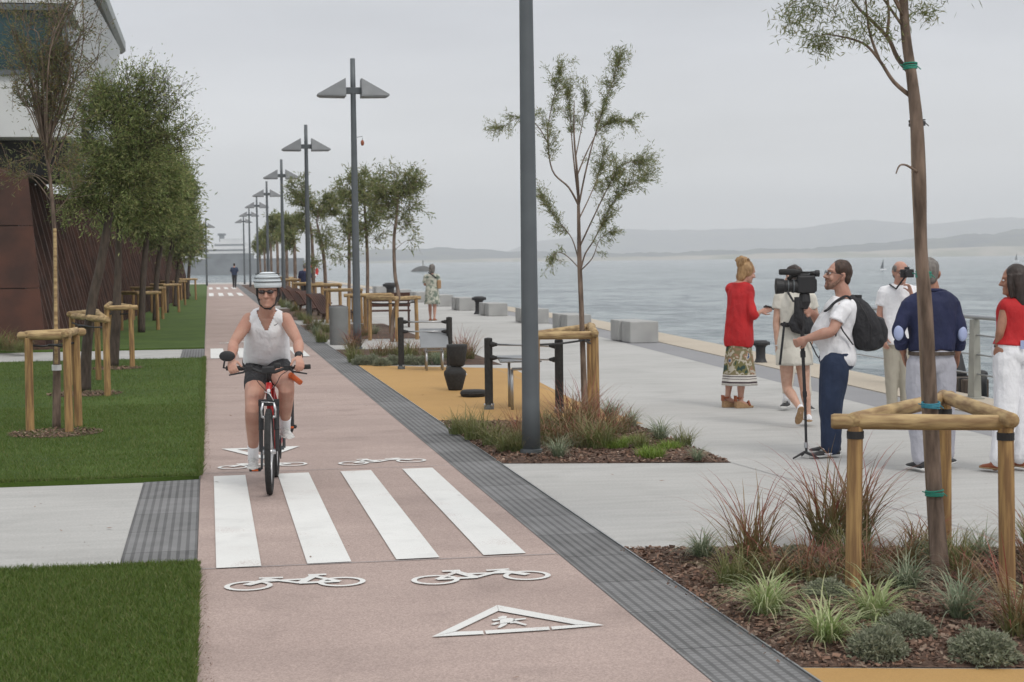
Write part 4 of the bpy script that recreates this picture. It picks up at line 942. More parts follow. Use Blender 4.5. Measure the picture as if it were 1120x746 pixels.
def gcirc(cx, cy, r, a0): return [V((cx+r*cos(a0+2*pi*k/3), cy+r*sin(a0+2*pi*k/3), 0)) for k in range(3)]
c = G(433, 373); guard('pine tree guard behind the farther exercise frame', gcirc(c.x, c.y+.2, .62, .5), .95, belt=(c.x, c.y, 0))
c = G(403, 366); guard('pine tree guard hidden in part by the second lamp post', gcirc(c.x, c.y, .6, 1.6), .95)
c = Q(380, 350, 48); guard('pine tree guard above the litter bin', gcirc(c.x, c.y, .6, 1.2), .95)
for lb, px, D in (('pine tree guard behind the loungers, under the lifebuoy', 357, 58), ('pine tree guard left of the third lamp post base', 340, 62), ('small distant pine tree guard right of the cyclist', 323, 76), ('farthest pine tree guard of the seaward row', 312, 86)):
    c = Q(px, 300, D); guard(lb, gcirc(c.x, c.y, .6, random.uniform(0, 2)), .95, pr=.06, rr=.055)

# left lawn guards and trees
gl = [('rough pine tree guard nearest on the left lawn, two posts close together', [gz(33, 476), gz(76, 477), gz(86, 470)], (62, 474)),
      ('second pine tree guard on the left lawn', [gz(118, 436), gz(80, 424), gz(108, 418)], (93, 430)),
      ('third pine tree guard on the left lawn, by the pale side path', [gz(145, 404), gz(118, 405), gz(122, 396)], (125, 402))]
for lb, bs, tr in gl: guard(lb, bs, 1.02+LZ, belt=gz(*tr), pr=.045, rr=.043)
for lb, px, py in (('fourth pine tree guard on the lawn, beyond the side path', 153, 363), ('fifth pine tree guard on the lawn, beyond the side path', 165, 351), ('sixth pine tree guard, small in the distance on the lawn', 181, 343), ('seventh pine tree guard, small in the distance on the lawn', 190, 335), ('farthest pine tree guard on the left lawn', 202, 329)):
    c = G(px, py); guard(lb, gcirc(c.x, c.y, .55, random.uniform(0, 2)), 1.02, pr=.048)
for px, py, r in ((60, 474, .48), (93, 431, .5), (126, 403, .45)): mulch_ring(G(px, py, LZ), r, 900)

D = Dg(62, 472)
T, R_ = treeD([(62, 474, 0), (62, 400, 0), (61, 330, 0), (60, 260, 0), (54, 190, 0), (48, 160, 0)], D, [.046, .040, .032, .024, .018, .010]); T[0].z = LZ
ta = tree_mesh(T, R_, [blob(22, 60, D, 30, 60, 14, 1.2), blob(55, 60, D, 25, 70, 14, 1.3), blob(72, 95, D, 18, 60, 12, 1.1), blob(100, 40, D, 22, 35, 6, .4), blob(60, -30, D, 70, 50, 18, 1.3), blob(30, 185, D, 25, 20, 5, .35), blob(75, 190, D, 25, 20, 5, .35)], 11000, (.05, .005), 'leaf_thin', 'bark', minor=8, twig=.3, droop=0,
     name='tamarisk_tree', label='tall sparse tamarisk nearest on the left lawn, thin upright stems before the white wall', spread=.05)
mk('support_cane', MB().tube([V((ta.location.x+.02, ta.location.y-.06, LZ+.7)), Q(60, 250, D-.06)], [.02, .018], 8), 'wood_h', ta, world=True)
mk('white_collar', MB().tube([Q(62, 402, D)-Z*.03, Q(62, 402, D)+Z*.03], .052, 14), 'white_cloth', ta, world=True)
D = Dg(93, 430)
T, R_ = treeD([(93, 431, 0), (95, 380, 0), (101, 330, 0), (110, 290, 0), (117, 250, 0), (122, 225, 0), (128, 190, 0), (130, 150, 0)], D, [.085, .072, .066, .062, .054, .042, .03, .012]); T[0].z = LZ
tree_mesh(T, R_, [blob(125, 150, D, 42, 50, 26, 2.8), blob(108, 200, D, 34, 36, 16, 1.6), blob(165, 140, D, 22, 42, 12, 1.0), blob(150, 195, D, 32, 34, 14, 1.6), blob(82, 205, D, 22, 26, 6, .5), blob(186, 112, D, 16, 12, 4, .15), blob(148, 96, D, 22, 22, 6, .35), blob(196, 150, D, 14, 20, 5, .25), blob(176, 88, D, 12, 10, 3, .1), blob(120, 105, D, 20, 25, 8, .7)], 42000, (.06, .0075), 'leaf_dark', 'bark_dark', minor=15, twig=.42, droop=.02,
     name='tamarisk_tree', label='bushy tamarisk with a leaning trunk, second on the left lawn', spread=.045)
D = Dg(125, 403)
T, R_ = treeD([(124, 404, 0), (127, 350, 0), (129, 300, 0), (131, 245, 0), (136, 200, 0), (140, 165, 0)], D, [.09, .08, .06, .05, .04, .02]); T[0].z = LZ
tree_mesh(T, R_, [blob(150, 185, D, 34, 45, 20, 2), blob(172, 200, D, 20, 38, 12, 1.1), blob(140, 225, D, 28, 22, 8, .8)], 30000, (.085, .011), 'leaf_dark', 'bark_dark', minor=12, twig=.5, droop=.05,
     name='tamarisk_tree', label='third dark tamarisk on the left lawn, by the pale side path', spread=.06)
for lb, px, py, cx, cy, rx, rz, n_, lm in (('fourth tamarisk on the left lawn, beyond the side path', 155, 365, 165, 215, 28, 42, 13000, 'leaf_dark'), ('fifth tamarisk on the left lawn, crown merged with its neighbours', 170, 352, 182, 225, 24, 44, 11000, 'leaf_dark'),
        ('sixth tamarisk on the left lawn, its crown edge against the sky', 182, 343, 196, 225, 15, 42, 9000, 'leaf_dark'), ('seventh tamarisk on the left lawn, low crown by the fin wall end', 192, 336, 200, 262, 14, 20, 4500, 'leaf'), ('farthest tamarisk on the left, pale against the haze', 205, 328, 210, 266, 9, 16, 3000, 'leaf')):
    D = Dg(px, py); T, R_ = treeD([(px, py, 0), (px+1, (py*2+cy)/3, 0), ((px+cx)/2, (py+cy*2)/3, 0), (cx, cy, 0)], D, [.09, .08, .07, .03]); T[0].z = LZ
    tree_mesh(T, R_, [blob(cx, cy, D, rx, rz, 22, 2), blob(cx-rx*.4, cy+rz*.5, D, rx*.8, rz*.5, 8, .7), blob(cx+rx*.3, cy-rz*.6, D, rx*.5, rz*.5, 6, .5)], n_, (.006*D*.5, .0008*D*.5), lm, 'bark_dark', minor=9, twig=.55, droop=.05, name='tamarisk_tree', label=lb, spread=.0018*D)

# ------------------------------------------------------------------ exercise equipment
def ex_frame(label, xa, ya, xb, yb, ztop=.86, board=None):
    a = V((xa, ya, 0)); b = V((xb, yb, 0)); u = (b-a).normalized(); t = thing('exercise_frame', label, 'exercise frame', (a+b)/2)
    for p in (a, b):
        po = mk('post', MB().lathe(p, [(.05, .06), (.05, ztop-.01), (.042, ztop), (.01, ztop+.006)], 20), 'rubber', t, smooth=False, world=True)
        mk('base_plate', MB().lathe(p, [(.062, .004), (.062, .02), (.056, .06)], 16), 'lamp', t, world=True)
        bo = MB()
        for k in range(4): bo.ell(p+V((.062*cos(k*pi/2+.4), .062*sin(k*pi/2+.4), .06)), (.012, .012, .018), 8, 6)
        mk('bolt', bo, 'silver', t, world=True)
    for zc in (ztop-.075, ztop-.235):
        mk('bar', MB().tube([a+u*.1+Z*zc, b-u*.1+Z*zc], .013, 12), 'steel', t, smooth=True, world=True)
        for s, p in ((1, a), (-1, b)):
            mk('end_cap', MB().tube([p+u*s*.045+Z*zc, p+u*s*.07+Z*zc, p+u*s*.13+Z*zc], [.032, .032, .017], 12), 'rubber', t, world=True)
    return t
pa, pb = G(535, 448), G(612, 452)
ex_frame('nearer black and steel exercise frame, partly behind the nearest lamp post', pa.x, pa.y, pb.x, pb.y)
pa, pb = G(439, 404), G(492, 404)
ex_frame('farther black and steel exercise frame with the tilted blue-grey board', pa.x, pa.y, pb.x, pb.y)
def bench_board(label, p, w_, yaw, zt, tilt, leg_dx):
    t = thing('sit_up_bench', label, 'exercise bench', (p.x, p.y, 0), yaw)
    R3 = Matrix.Rotation(tilt, 3, 'X')
    mk('board', MB().box((0, 0, zt), (w_, .62, .022), R3), 'lamphead', t, bevel=.008)
    for s in (-1, 1):
        mk('leg', MB().tube([V((s*leg_dx, -.20, 0)), V((s*leg_dx, -.20, zt-.10-.2*sin(tilt)))], .017, 12), 'steel', t, smooth=True)
        mk('leg', MB().tube([V((s*leg_dx, .22, 0)), V((s*leg_dx, .22, zt-.06+.22*sin(tilt)))], .017, 12), 'steel', t, smooth=True)
    mk('crossbar', MB().tube([V((-leg_dx, -.20, zt-.1-.2*sin(tilt))), V((leg_dx, -.2, zt-.1-.2*sin(tilt)))], .017, 12), 'steel', t, smooth=True)
bench_board('blue-grey tilted board bench inside the farther exercise frame', G(476, 405)+V((0, .1, 0)), .46, -.1, .52, radians(28), .13)
bench_board('low flat board bench inside the nearer exercise frame, seen edge-on', G(566, 448)+V((.05, .15, 0)), .50, -.1, .60, radians(3), .10)
p = G(498, 427)
t = thing('balance_stool', 'black rubber stool of two stacked drums on the ochre surface', 'exercise stool', (p.x, p.y, 0))
mk('lower_drum', MB().lathe((0, 0, 0), [(.085, 0), (.10, .02), (.155, .22), (.155, .26), (.10, .315), (.08, .33)], 28), 'rubber', t, smooth=True)
mk('upper_drum', MB().lathe((.03, 0, 0), [(.08, .33), (.11, .36), (.13, .50), (.145, .60), (.14, .635), (.05, .62)], 28), 'rubber', t, smooth=True)
mk('badge', MB().ell((.15, -.05, .22), (.01, .014, .014), 10, 8), 'white_cloth', t)
p = G(518, 434)
t = thing('stepping_pad', 'low black rubber stepping pad on the ochre surface', 'step pad', (p.x, p.y, 0))
mk('pad', MB().lathe((0, 0, 0), [(.14, 0), (.17, .02), (.17, .075), (.15, .09), (.01, .09)], 30), 'rubber', t, smooth=True)
mk('rim', MB().torus((0, 0, .05), .17, .012, (0, 0, 1), 30, 6), 'rubber', t)

# litter bin
p = G(371, 377)
t = thing('litter_bin', 'grey cylindrical litter bin beside the second lamp post', 'litter bin', (p.x, p.y, 0))
mk('body', MB().lathe((0, 0, 0), [(.195, 0), (.20, .02), (.205, .80), (.20, .82), (.17, .825), (.16, .70)], 32), 'bin', t, smooth=True)
mk('inner_rim', MB().torus((0, 0, .82), .185, .012, (0, 0, 1), 32, 6), 'lamp', t)

# corten loungers in a row beside the path
def lounger():
    t = thing('lounger', 'x', 'lounger', (0, 0, 0), 0, 'rust coloured loungers beside the path')
    prof = [(-.05, .72), (.10, .62), (.32, .30), (.42, .22), (.60, .24), (.95, .30), (1.15, .26)]
    c_ = crom([(x, z, 0) for x, z in prof], 4)
    for k in range(7):
        yy = -.30+k*.1; mb = MB(); rr_ = [[(q[0], yy-.04, q[1]-.02), (q[0], yy+.04, q[1]-.02), (q[0], yy+.04, q[1]+.02), (q[0], yy-.04, q[1]+.02)] for q in c_]
        mk('slat', mb.loft(rr_), 'corten', t)
    for yy in (-.2, .2):
        mk('leg', MB().loft([[(.30, yy-.02, 0), (.36, yy-.02, 0), (.36, yy+.02, 0), (.30, yy+.02, 0)], [(.36, yy-.02, .24), (.44, yy-.02, .24), (.44, yy+.02, .24), (.36, yy+.02, .24)]]), 'corten', t)
        mk('leg', MB().loft([[(.95, yy-.02, 0), (1.01, yy-.02, 0), (1.01, yy+.02, 0), (.95, yy+.02, 0)], [(.93, yy-.02, .29), (.99, yy-.02, .29), (.99, yy+.02, .29), (.93, yy+.02, .29)]]), 'corten', t)
    return t
lg = lounger()
for i, (px, py, lb) in enumerate(((352, 352, 'nearest rust lounger, left of the litter bin'), (339, 346, 'second nearest rust lounger in the row'), (327, 341, 'third rust lounger in the row'), (317, 336, 'fourth rust lounger in the row, right of the cyclist helmet'), (308, 331, 'farthest visible rust lounger, behind the cyclist helmet'))):
    g = G(px, py); o = lg if i == 0 else dup(lg); o.location = (g.x-.2, g.y, 0); o.rotation_euler = (0, 0, radians(-35)); o['label'] = lb; o.scale = (1.2, 1.2, 1.15)
# rust slatted bench behind the third tree guard
g = G(425, 358)
t = thing('slatted_bench', 'rust slatted bench seen through the tree guard behind the exercise frame', 'bench', (g.x, g.y, 0), -.1)
for k in range(4): mk('slat', MB().box((0, -.2+.13*k, .45), (1.2, .10, .04)), 'corten', t, bevel=.006)
for k in range(3): mk('back_slat', MB().box((0, .27+.03*k, .60+.14*k), (1.2, .03, .10)), 'corten', t, bevel=.006)
for s in (-1, 1): mk('end_frame', MB().box((s*.55, 0, .22), (.05, .5, .44)).box((s*.55, .30, .65), (.05, .05, .5)), 'corten', t)

# lifebuoy on its post
p = Q(341, 297, 88)
t = thing('lifebuoy_station', 'red and white lifebuoy on a post beyond the loungers', 'lifebuoy', (p.x, p.y, 0))
mk('post', MB().tube([(0, 0, 0), (0, 0, 1.9)], .035, 10), 'lamp', t)
c0 = V((0, -.12, EYE-(297-286.2)*88/FPX)); ax = (RC*.35-FC*.94)
lb_ = mk('ring', MB().torus(c0, .28, .085, ax, 40, 10), 'lifered', t, smooth=True)
bd = MB(); a_ = ax.cross(Z).normalized(); b_ = ax.cross(a_)
for k in range(4):
    th = pi/4+k*pi/2; r_d = a_*cos(th)+b_*sin(th); tg = -a_*sin(th)+b_*cos(th)
    bd.tube([c0+r_d*.28-tg*.05, c0+r_d*.28+tg*.05], .09, 14)
mk('band', bd, 'white_cloth', lb_)
mk('bracket', MB().box((0, -.05, c0.z), (.25, .06, .06)), 'lamp', t)

# concrete seat blocks along the quay
BL = [(675, 724, 375, 350, 'nearest pale concrete seat block, left of the woman in red'), (614, 655, 362, 343, 'second nearest concrete seat block, right behind the feathery tree trunk'), (566, 600, 354, 337, 'third concrete seat block, partly behind the nearest lamp post'), (527, 557, 346, 331, 'fourth concrete seat block along the quay'), (498, 523, 340, 325, 'fifth concrete seat block, right of the walker in the pale dress'),
      (475, 496, 335.5, 322, 'sixth concrete seat block, behind the walker in the pale dress'), (452, 470, 331, 319, 'seventh concrete seat block, small in the distance'), (430, 446, 327.5, 316.5, 'eighth concrete seat block, small in the distance'), (405, 420, 323, 313, 'ninth concrete seat block, tiny near the second lamp post')]
for x0_, x1_, yb, yt, lb in BL:
    a = G(x0_+(x1_-x0_)*.18, yb-1); b = G(x1_, yb); D = Dg((x0_+x1_)/2, yb); h_ = (yb-yt)*D/FPX*.94
    cx, cy = 9.02, (a.y+b.y)/2+.5
    t = thing('concrete_block', lb, 'concrete seat', (cx, cy, 0), 0, 'concrete seat blocks along the quay edge')
    mk('seat_block', MB().box((0, -.38, h_/2), (.62, .74, h_)), 'block', t, bevel=.02)
    mk('offset_block', MB().box((-.07, .37, h_/2+.01), (.60, .74, h_-.01)), 'block', t, bevel=.02)

# mooring bollards
def bollard(label, px, py, s=1.0, col='black'):
    g = G(px, py); t = thing('mooring_bollard', label, 'bollard', (g.x, g.y, 0), 0, 'black mooring bollards')
    mk('stem', MB().lathe((0, 0, 0), [(.15*s, 0), (.12*s, .03*s), (.095*s, .1*s), (.095*s, .30*s), (.12*s, .34*s)], 24), col, t, smooth=True)
    mk('head', MB().lathe((0, 0, 0), [(.12*s, .34*s), (.16*s, .36*s), (.165*s, .41*s), (.12*s, .45*s), (.02, .455*s)], 24).box((0, 0, .39*s), (.36*s, .10*s, .07*s)), col, t, smooth=False, bevel=.01)
bollard('black mooring bollard between the woman in red and the woman in the cream dress', 832, 397, .85)
bollard('black mooring bollard between the third and fourth concrete blocks', 524, 343.5, 1.3)
bollard('small black mooring bollard seen above the third tree guard', 427, 329, 1.8)

# quay railing at right
t0 = G(1066, 437)
RX = t0.x
t = thing('quay_railing', 'steel quay railing with flat tapered posts and horizontal rails, behind the standing group', 'railing', (RX+.064, 20, 0), -.058)
yA, yB = 23.4, 6.0
for zc, r in ((1.02, .028), (.80, .010), (.56, .010), (.32, .010)): mk('rail', MB().tube([(0, yB-20, zc), (0, yA-20, zc)], r, 10), 'steel', t, smooth=True)
M['rail_post'] = mat('weathered_rail_post', (.36, .36, .32), .7, .2, noise_scale=4, col2=(.28, .28, .25))
py_ = [t0.y+2.55*k for k in (-5, -4, -3, -2, -1, 0, 1, 2, 3)]
for yy in py_:
    if yB < yy < yA:
        mk('post', MB().loft([[(-.05, yy-20-.10, -.0), (.05, yy-20-.10, 0), (.05, yy-20+.10, 0), (-.05, yy-20+.10, 0)], [(-.04, yy-20-.06, .99), (.04, yy-20-.06, .99), (.04, yy-20+.06, .99), (-.04, yy-20+.06, .99)]]).box((.0, yy-20, .02), (.16, .26, .025)), 'rail_post', t, bevel=.005)
# widen posts across the view as well (flat bars set square to the walkway)
# fender timber and black bollard beyond the railing
def qd(px, z, off):
    # point on the quay edge line (offset off seaward) seen at picture column px
    for k in range(40, 400):
        y = k*.1; q = V((EX(y)+off, y, z))-CAMP; s_ = FPX/q.dot(FW)
        if 560+s_*q.dot(RT) < px: return V((EX(y)+off, y, z))
g = qd(1060, -.1, .30)
t = thing('timber_fender', 'brown timber fender on the quay behind the railing post', 'fender', (g.x, g.y, -.1), -.06)
mk('beam', MB().box((0, 0, .13), (.34, .7, .28)), 'bark_dark', t, bevel=.02); mk('iron_strap', MB().box((0, -.2, .13), (.36, .05, .30)).box((0, .2, .13), (.36, .05, .30)), 'black', t)
g = qd(1050, .05, .30)
t = thing('navigation_cone', 'black cone marker behind the railing beside the navy shirt', 'marker', (g.x, g.y, .18))
mk('cone', MB().lathe((0, 0, 0), [(.13, 0), (.12, .04), (.045, .36), (.02, .38)], 16), 'black', t, smooth=True)
mk('foot', MB().box((0, 0, -.09), (.26, .26, .18)), 'black', t, bevel=.02)
g = qd(1076, .05, .25)
t = thing('rope_post', 'short dark round post just right of the railing post', 'bollard', (g.x, g.y, -.05))
mk('stem', MB().lathe((0, 0, 0), [(.075, 0), (.07, .20), (.08, .30)], 16), 'black', t, smooth=True); mk('cap', MB().ell((0, 0, .31), (.085, .085, .05)), 'black', t, smooth=True)

# ------------------------------------------------------------------ planting
def clump(kind, n, L0, L1, spread, base, m, wd=.004, arch=1.0, seedheads=0, segs=5, up=1.0):
    """arching grass blades as tapering strips"""
    vs = []; tt = []
    for i in range(n):
        az = random.uniform(0, 2*pi); l = random.uniform(L0, L1); br = base*sqrt(random.random()); ba = random.uniform(0, 2*pi)
        p = V((br*cos(ba), br*sin(ba), 0)); el = radians(random.triangular(35, 88, 72))*up; d = V((cos(az)*cos(el), sin(az)*cos(el), sin(el)))
        side = d.cross(Z).normalized(); wv = wd*random.uniform(.7, 1.3); bend = arch*random.uniform(.6, 1.6)/segs
        pts = [p.copy()]; dd = d.copy()
        for k in range(segs):
            p = p+dd*(l/segs); pts.append(p.copy()); dd = (dd+V((cos(az), sin(az), 0))*bend*.5*spread-Z*bend*(.25+k*.22)).normalized()
        w_ = [wv*(.8 if k == 0 else 1-.9*(k/segs)**1.6) for k in range(segs+1)]
        for k in range(segs):
            a, b = pts[k], pts[k+1]
            vs += [a-side*w_[k], a+side*w_[k], b+side*w_[k+1], b-side*w_[k+1]]; tt += [k/segs, k/segs, (k+1)/segs, (k+1)/segs]
    # weld rows so that each blade is one island
    n_b = len(vs)//(4*segs); verts = []; faces = []; at = []
    for i in range(n_b):
        o = len(verts)
        for k in range(segs):
            q = vs[(i*segs+k)*4:(i*segs+k)*4+4]
            if k == 0: verts += [q[0], q[1]]; at += [0, 0]
            verts += [q[3], q[2]]; at += [(k+1)/segs]*2
            faces.append((o+2*k, o+2*k+1, o+2*k+3, o+2*k+2))
    me = bpy.data.meshes.new(kind); me.from_pydata([tuple(v) for v in verts], [], faces)
    a = me.attributes.new('t', 'FLOAT', 'POINT'); a.data.foreach_set('value', at); me.materials.append(M[m]); me.update()
    return me
def shrub_mesh(r, n, m='shrub'):
    vs = []
    for i in range(n):
        d = V([random.gauss(0, 1) for _ in range(3)]); d.z = abs(d.z)*.9; d.normalize()
        lump = 1+.28*noise.noise(d*2.3+V((r*9, 0, 0)))+.15*noise.noise(d*6)
        c_ = V((d.x*r*lump, d.y*r*lump, d.z*r*.85*lump))*random.uniform(.55, 1.02)
        for k in range(4):
            dd = (d+V([random.gauss(0, .6) for _ in range(3)])).normalized(); l = random.uniform(.015, .032); s_ = dd.cross(V([random.gauss(0, 1) for _ in range(3)])).normalized()*.0035
            vs += [c_, c_+dd*l*.6+s_, c_+dd*l, c_+dd*l*.6-s_]
    me = bpy.data.meshes.new('grey_shrub'); a = np.array([tuple(v) for v in vs], dtype=np.float32)
    n_ = len(a)//4; me.vertices.add(len(a)); me.vertices.foreach_set('co', a.ravel()); me.loops.add(len(a)); me.loops.foreach_set('vertex_index', np.arange(len(a), dtype=np.int32))
    me.polygons.add(n_); me.polygons.foreach_set('loop_start', np.arange(0, len(a), 4, dtype=np.int32)); me.materials.append(M[m]); me.update(calc_edges=True); return me
PM = {'red': [clump('red_grass', 150, .30, .78, 1.0, .08, 'grass_red', .0046, 1.05, segs=7) for _ in range(4)],
      'redlow': [clump('red_grass', 110, .18, .46, 1.3, .13, 'grass_red', .0042, 1.5, segs=6) for _ in range(3)],
      'var': [clump('variegated_grass', 190, .20, .46, 1.2, .05, 'grass_var', .0046, 1.75, segs=7) for _ in range(4)],
      'gry': [clump('grey_grass', 180, .18, .42, 1.1, .05, 'grass_gry', .0040, 1.6, segs=7) for _ in range(4)],
      'mix': [clump('brown_grass', 200, .20, .48, 1.2, .11, 'grass_mix', .0040, 1.4, segs=6) for _ in range(3)],
      'lime': [clump('lime_grass', 420, .07, .17, 1.3, .13, 'grass_lime', .0034, 1.1, segs=4) for _ in range(2)],
      'shrub': [shrub_mesh(r_, 1300) for r_ in (.13, .145, .12)]}
PN = {'red': ('red_grass_clump', 'ornamental grass', 'tall red-tipped grass'), 'redlow': ('red_grass_clump', 'ornamental grass', 'low sprawling reddish grass'), 'var': ('variegated_grass_clump', 'ornamental grass', 'pale variegated grass'),
      'gry': ('grey_grass_clump', 'ornamental grass', 'grey-green arching grass'), 'mix': ('brown_grass_clump', 'ornamental grass', 'green-brown grass clump'), 'lime': ('lime_grass_clump', 'ground plant', 'lime green grass tuft'), 'shrub': ('grey_shrub', 'shrub', 'rounded grey-green shrub')}
plants = {}
def plant(bed, kind, px, py, s=1.0, z=.02, xyz=None):
    plants.setdefault((bed, kind), []).append((px, py, s, z, xyz))
def flush():
    for (bed, kind), lst in plants.items():
        lst.sort(key=lambda q: (q[0], q[1])); nm, cat, desc = PN[kind]
        for i, (px, py, s, z, xyz) in enumerate(lst):
            me = PM[kind][i % len(PM[kind])]; o = bpy.data.objects.new(nm, me); C.objects.link(o)
            g = xyz or G(px, py, z); o.location = (g.x, g.y, z-.005); o.rotation_euler = (0, 0, random.uniform(0, 6.28)); o.scale = (s, s, s*random.uniform(.92, 1.08))
            pos = 'only one in' if len(lst) == 1 else (('leftmost in ' if i == 0 else ('rightmost in ' if i == len(lst)-1 else ORD[min(i, 19)]+' from left in ')))
            tag(o, f'{desc}, {pos.strip()} {bed}', cat, f'{desc}s in {bed}')
NB = 'the nearest bed'
for k, x, y, s in (('gry', 768, 612, .82), ('red', 822, 622, .92), ('red', 905, 596, 1.12), ('red', 938, 592, 1.05), ('redlow', 862, 636, 1.0), ('redlow', 905, 640, .9), ('redlow', 940, 630, .9), ('redlow', 985, 622, .9), ('var', 838, 672, .95), ('var', 955, 680, .95), ('var', 905, 704, .9), ('mix', 805, 640, .8),
                   ('gry', 992, 646, .85), ('gry', 1052, 678, .95), ('mix', 1040, 625, .9), ('gry', 1072, 612, .8), ('redlow', 1010, 606, .9), ('red', 1116, 700, .85), ('shrub', 905, 654, .95), ('shrub', 960, 716, 1.0), ('shrub', 990, 696, .95), ('shrub', 1075, 718, 1.12), ('shrub', 1006, 612, .95),
                   ('shrub', 885, 632, .9), ('redlow', 890, 622, .8), ('mix', 930, 618, .8), ('redlow', 1060, 640, .7), ('shrub', 868, 612, .8), ('redlow', 960, 640, .7), ('red', 1140, 640, .9), ('var', 1150, 690, 1), ('mix', 1140, 610, 1)):
    plant(NB, k, x, y, s)
MBD = 'the middle bed'
for k, x, y, s in (('mix', 520, 480, 1.05), ('mix', 540, 487, 1), ('mix', 556, 495, .9), ('red', 565, 484, .6), ('mix', 570, 496, .8), ('gry', 611, 500, .8), ('mix', 634, 484, 1.1), ('redlow', 625, 472, 1.1), ('redlow', 650, 478, 1.2), ('mix', 655, 492, 1.1), ('redlow', 640, 490, 1.1), ('lime', 672, 492, 1.0), ('lime', 690, 486, .9),
                   ('gry', 690, 468, .9), ('gry', 722, 482, 1.0), ('lime', 712, 500, 1.0), ('lime', 733, 492, .9), ('mix', 748, 488, .7), ('gry', 763, 503, .6), ('mix', 600, 478, .9), ('redlow', 676, 475, .9), ('gry', 668, 460, 1.0), ('mix', 590, 470, .9), ('redlow', 606, 488, .9), ('mix', 500, 474, .8), ('mix', 702, 492, .7), ('gry', 606, 470, .7), ('red', 622, 478, .8), ('red', 640, 470, .75), ('redlow', 660, 484, 1.1), ('red', 574, 490, .6)):
    plant(MBD, k, x, y, s*(1.2 if k in ('redlow', 'red') else .98))
B3 = 'the third bed'
for k, x, y, s in (('mix', 388, 396, 1.1), ('shrub', 395, 398, 1.3), ('shrub', 406, 398, 1.3), ('shrub', 418, 399, 1.2), ('shrub', 430, 398, 1.3), ('shrub', 448, 398, 1.3), ('shrub', 462, 398, 1.2), ('gry', 478, 398, 1.1), ('red', 384, 386, .9), ('redlow', 415, 390, 1.3), ('redlow', 432, 388, 1.3), ('redlow', 450, 389, 1.2), ('red', 505, 396, 1.0), ('redlow', 470, 392, 1.2), ('redlow', 484, 392, 1.2), ('mix', 442, 394, 1.2), ('red', 514, 393, .9), ('mix', 495, 394, 1.0), ('red', 390, 382, 1.0)):
    plant(B3, k, x, y, s)
B4 = 'the bed by the litter bin'
for k, x, y, s in (('mix', 352, 374, 1.1), ('gry', 345, 366, 1.0), ('redlow', 340, 360, 1.2), ('mix', 336, 354, 1.1), ('redlow', 400, 368, 1.3), ('mix', 348, 360, 1.2), ('gry', 410, 366, 1.1), ('mix', 330, 350, 1.1), ('redlow', 392, 362, 1.2), ('mix', 358, 364, 1.1)):
    plant(B4, k, x, y, s)
B5 = 'the beds by the loungers'
for k, x, y, s in (('mix', 322, 341, 1.3), ('gry', 316, 337, 1.3), ('mix', 308, 333, 1.3), ('redlow', 302, 329, 1.4), ('mix', 296, 325, 1.5), ('gry', 290, 321.5, 1.6), ('mix', 284, 318, 1.7), ('mix', 311, 336, 1.3), ('redlow', 326, 346, 1.2)):
    plant(B5, k, x, y, s)
for k, x, y, s in (('mix', 6, 383, 1.5), ('redlow', 16, 384, 1.3), ('mix', 24, 385, 1.2)): plant('the strip by the rust wall', k, x, y, s, .08)
flush()

# ------------------------------------------------------------------ people
TS = bpy.data.scenes.new('workbench')
def remesh(mb, voxel, smooth_it=4, wr=0.0, wscale=9.0, seed=0):
    me = bpy.data.meshes.new('tmp'); me.from_pydata(mb.v, [], mb.f); me.update()
    o = bpy.data.objects.new('tmp', me); TS.collection.objects.link(o)
    md = o.modifiers.new('r', 'REMESH'); md.mode = 'VOXEL'; md.voxel_size = voxel; md.adaptivity = 0
    if smooth_it:
        ms = o.modifiers.new('s', 'SMOOTH'); ms.factor = .5; ms.iterations = smooth_it
    TS.view_layers[0].update(); dg = TS.view_layers[0].depsgraph
    m2 = bpy.data.meshes.new_from_object(o.evaluated_get(dg)); bpy.data.objects.remove(o); bpy.data.meshes.remove(me)
    if wr:
        nv_ = len(m2.vertices); co = np.empty(nv_*3, np.float32); m2.vertices.foreach_get('co', co); no = np.empty(nv_*3, np.float32); m2.vertices.foreach_get('normal', no)
        co = co.reshape(-1, 3); no = no.reshape(-1, 3); d_ = np.empty(nv_, np.float32)
        for i_, p in enumerate((co*wscale+np.array([seed, seed*2, 0])).tolist()):
            d_[i_] = noise.noise(V((p[0], p[1], p[2]*.55)))+.5*noise.noise(V((p[0]*2.3, p[1]*2.3, p[2]*1.4+5)))
        m2.vertices.foreach_set('co', (co+no*(d_*wr*1.35)[:, None]).ravel()); m2.update()
    return m2
def rm(name, mb, m, root, voxel, sm=4, wr=0, wscale=9, seed=0, keep=None, parent=None):
    """fuse the lofts of mb (world coordinates) into one continuous surface"""
    vs = [tuple(V(p)-root.location) for p in mb.v]; q = MB(); q.v = vs; q.f = mb.f
    me = remesh(q, voxel, sm, wr, wscale, seed)
    if keep:
        import bmesh
        bm = bmesh.new(); bm.from_mesh(me)
        bmesh.ops.delete(bm, geom=[f for f in bm.faces if not keep(f.calc_center_median()+root.location)], context='FACES'); bm.to_mesh(me); bm.free()
    me.name = name
    return finish(me, name, m, parent or root, True, 0)

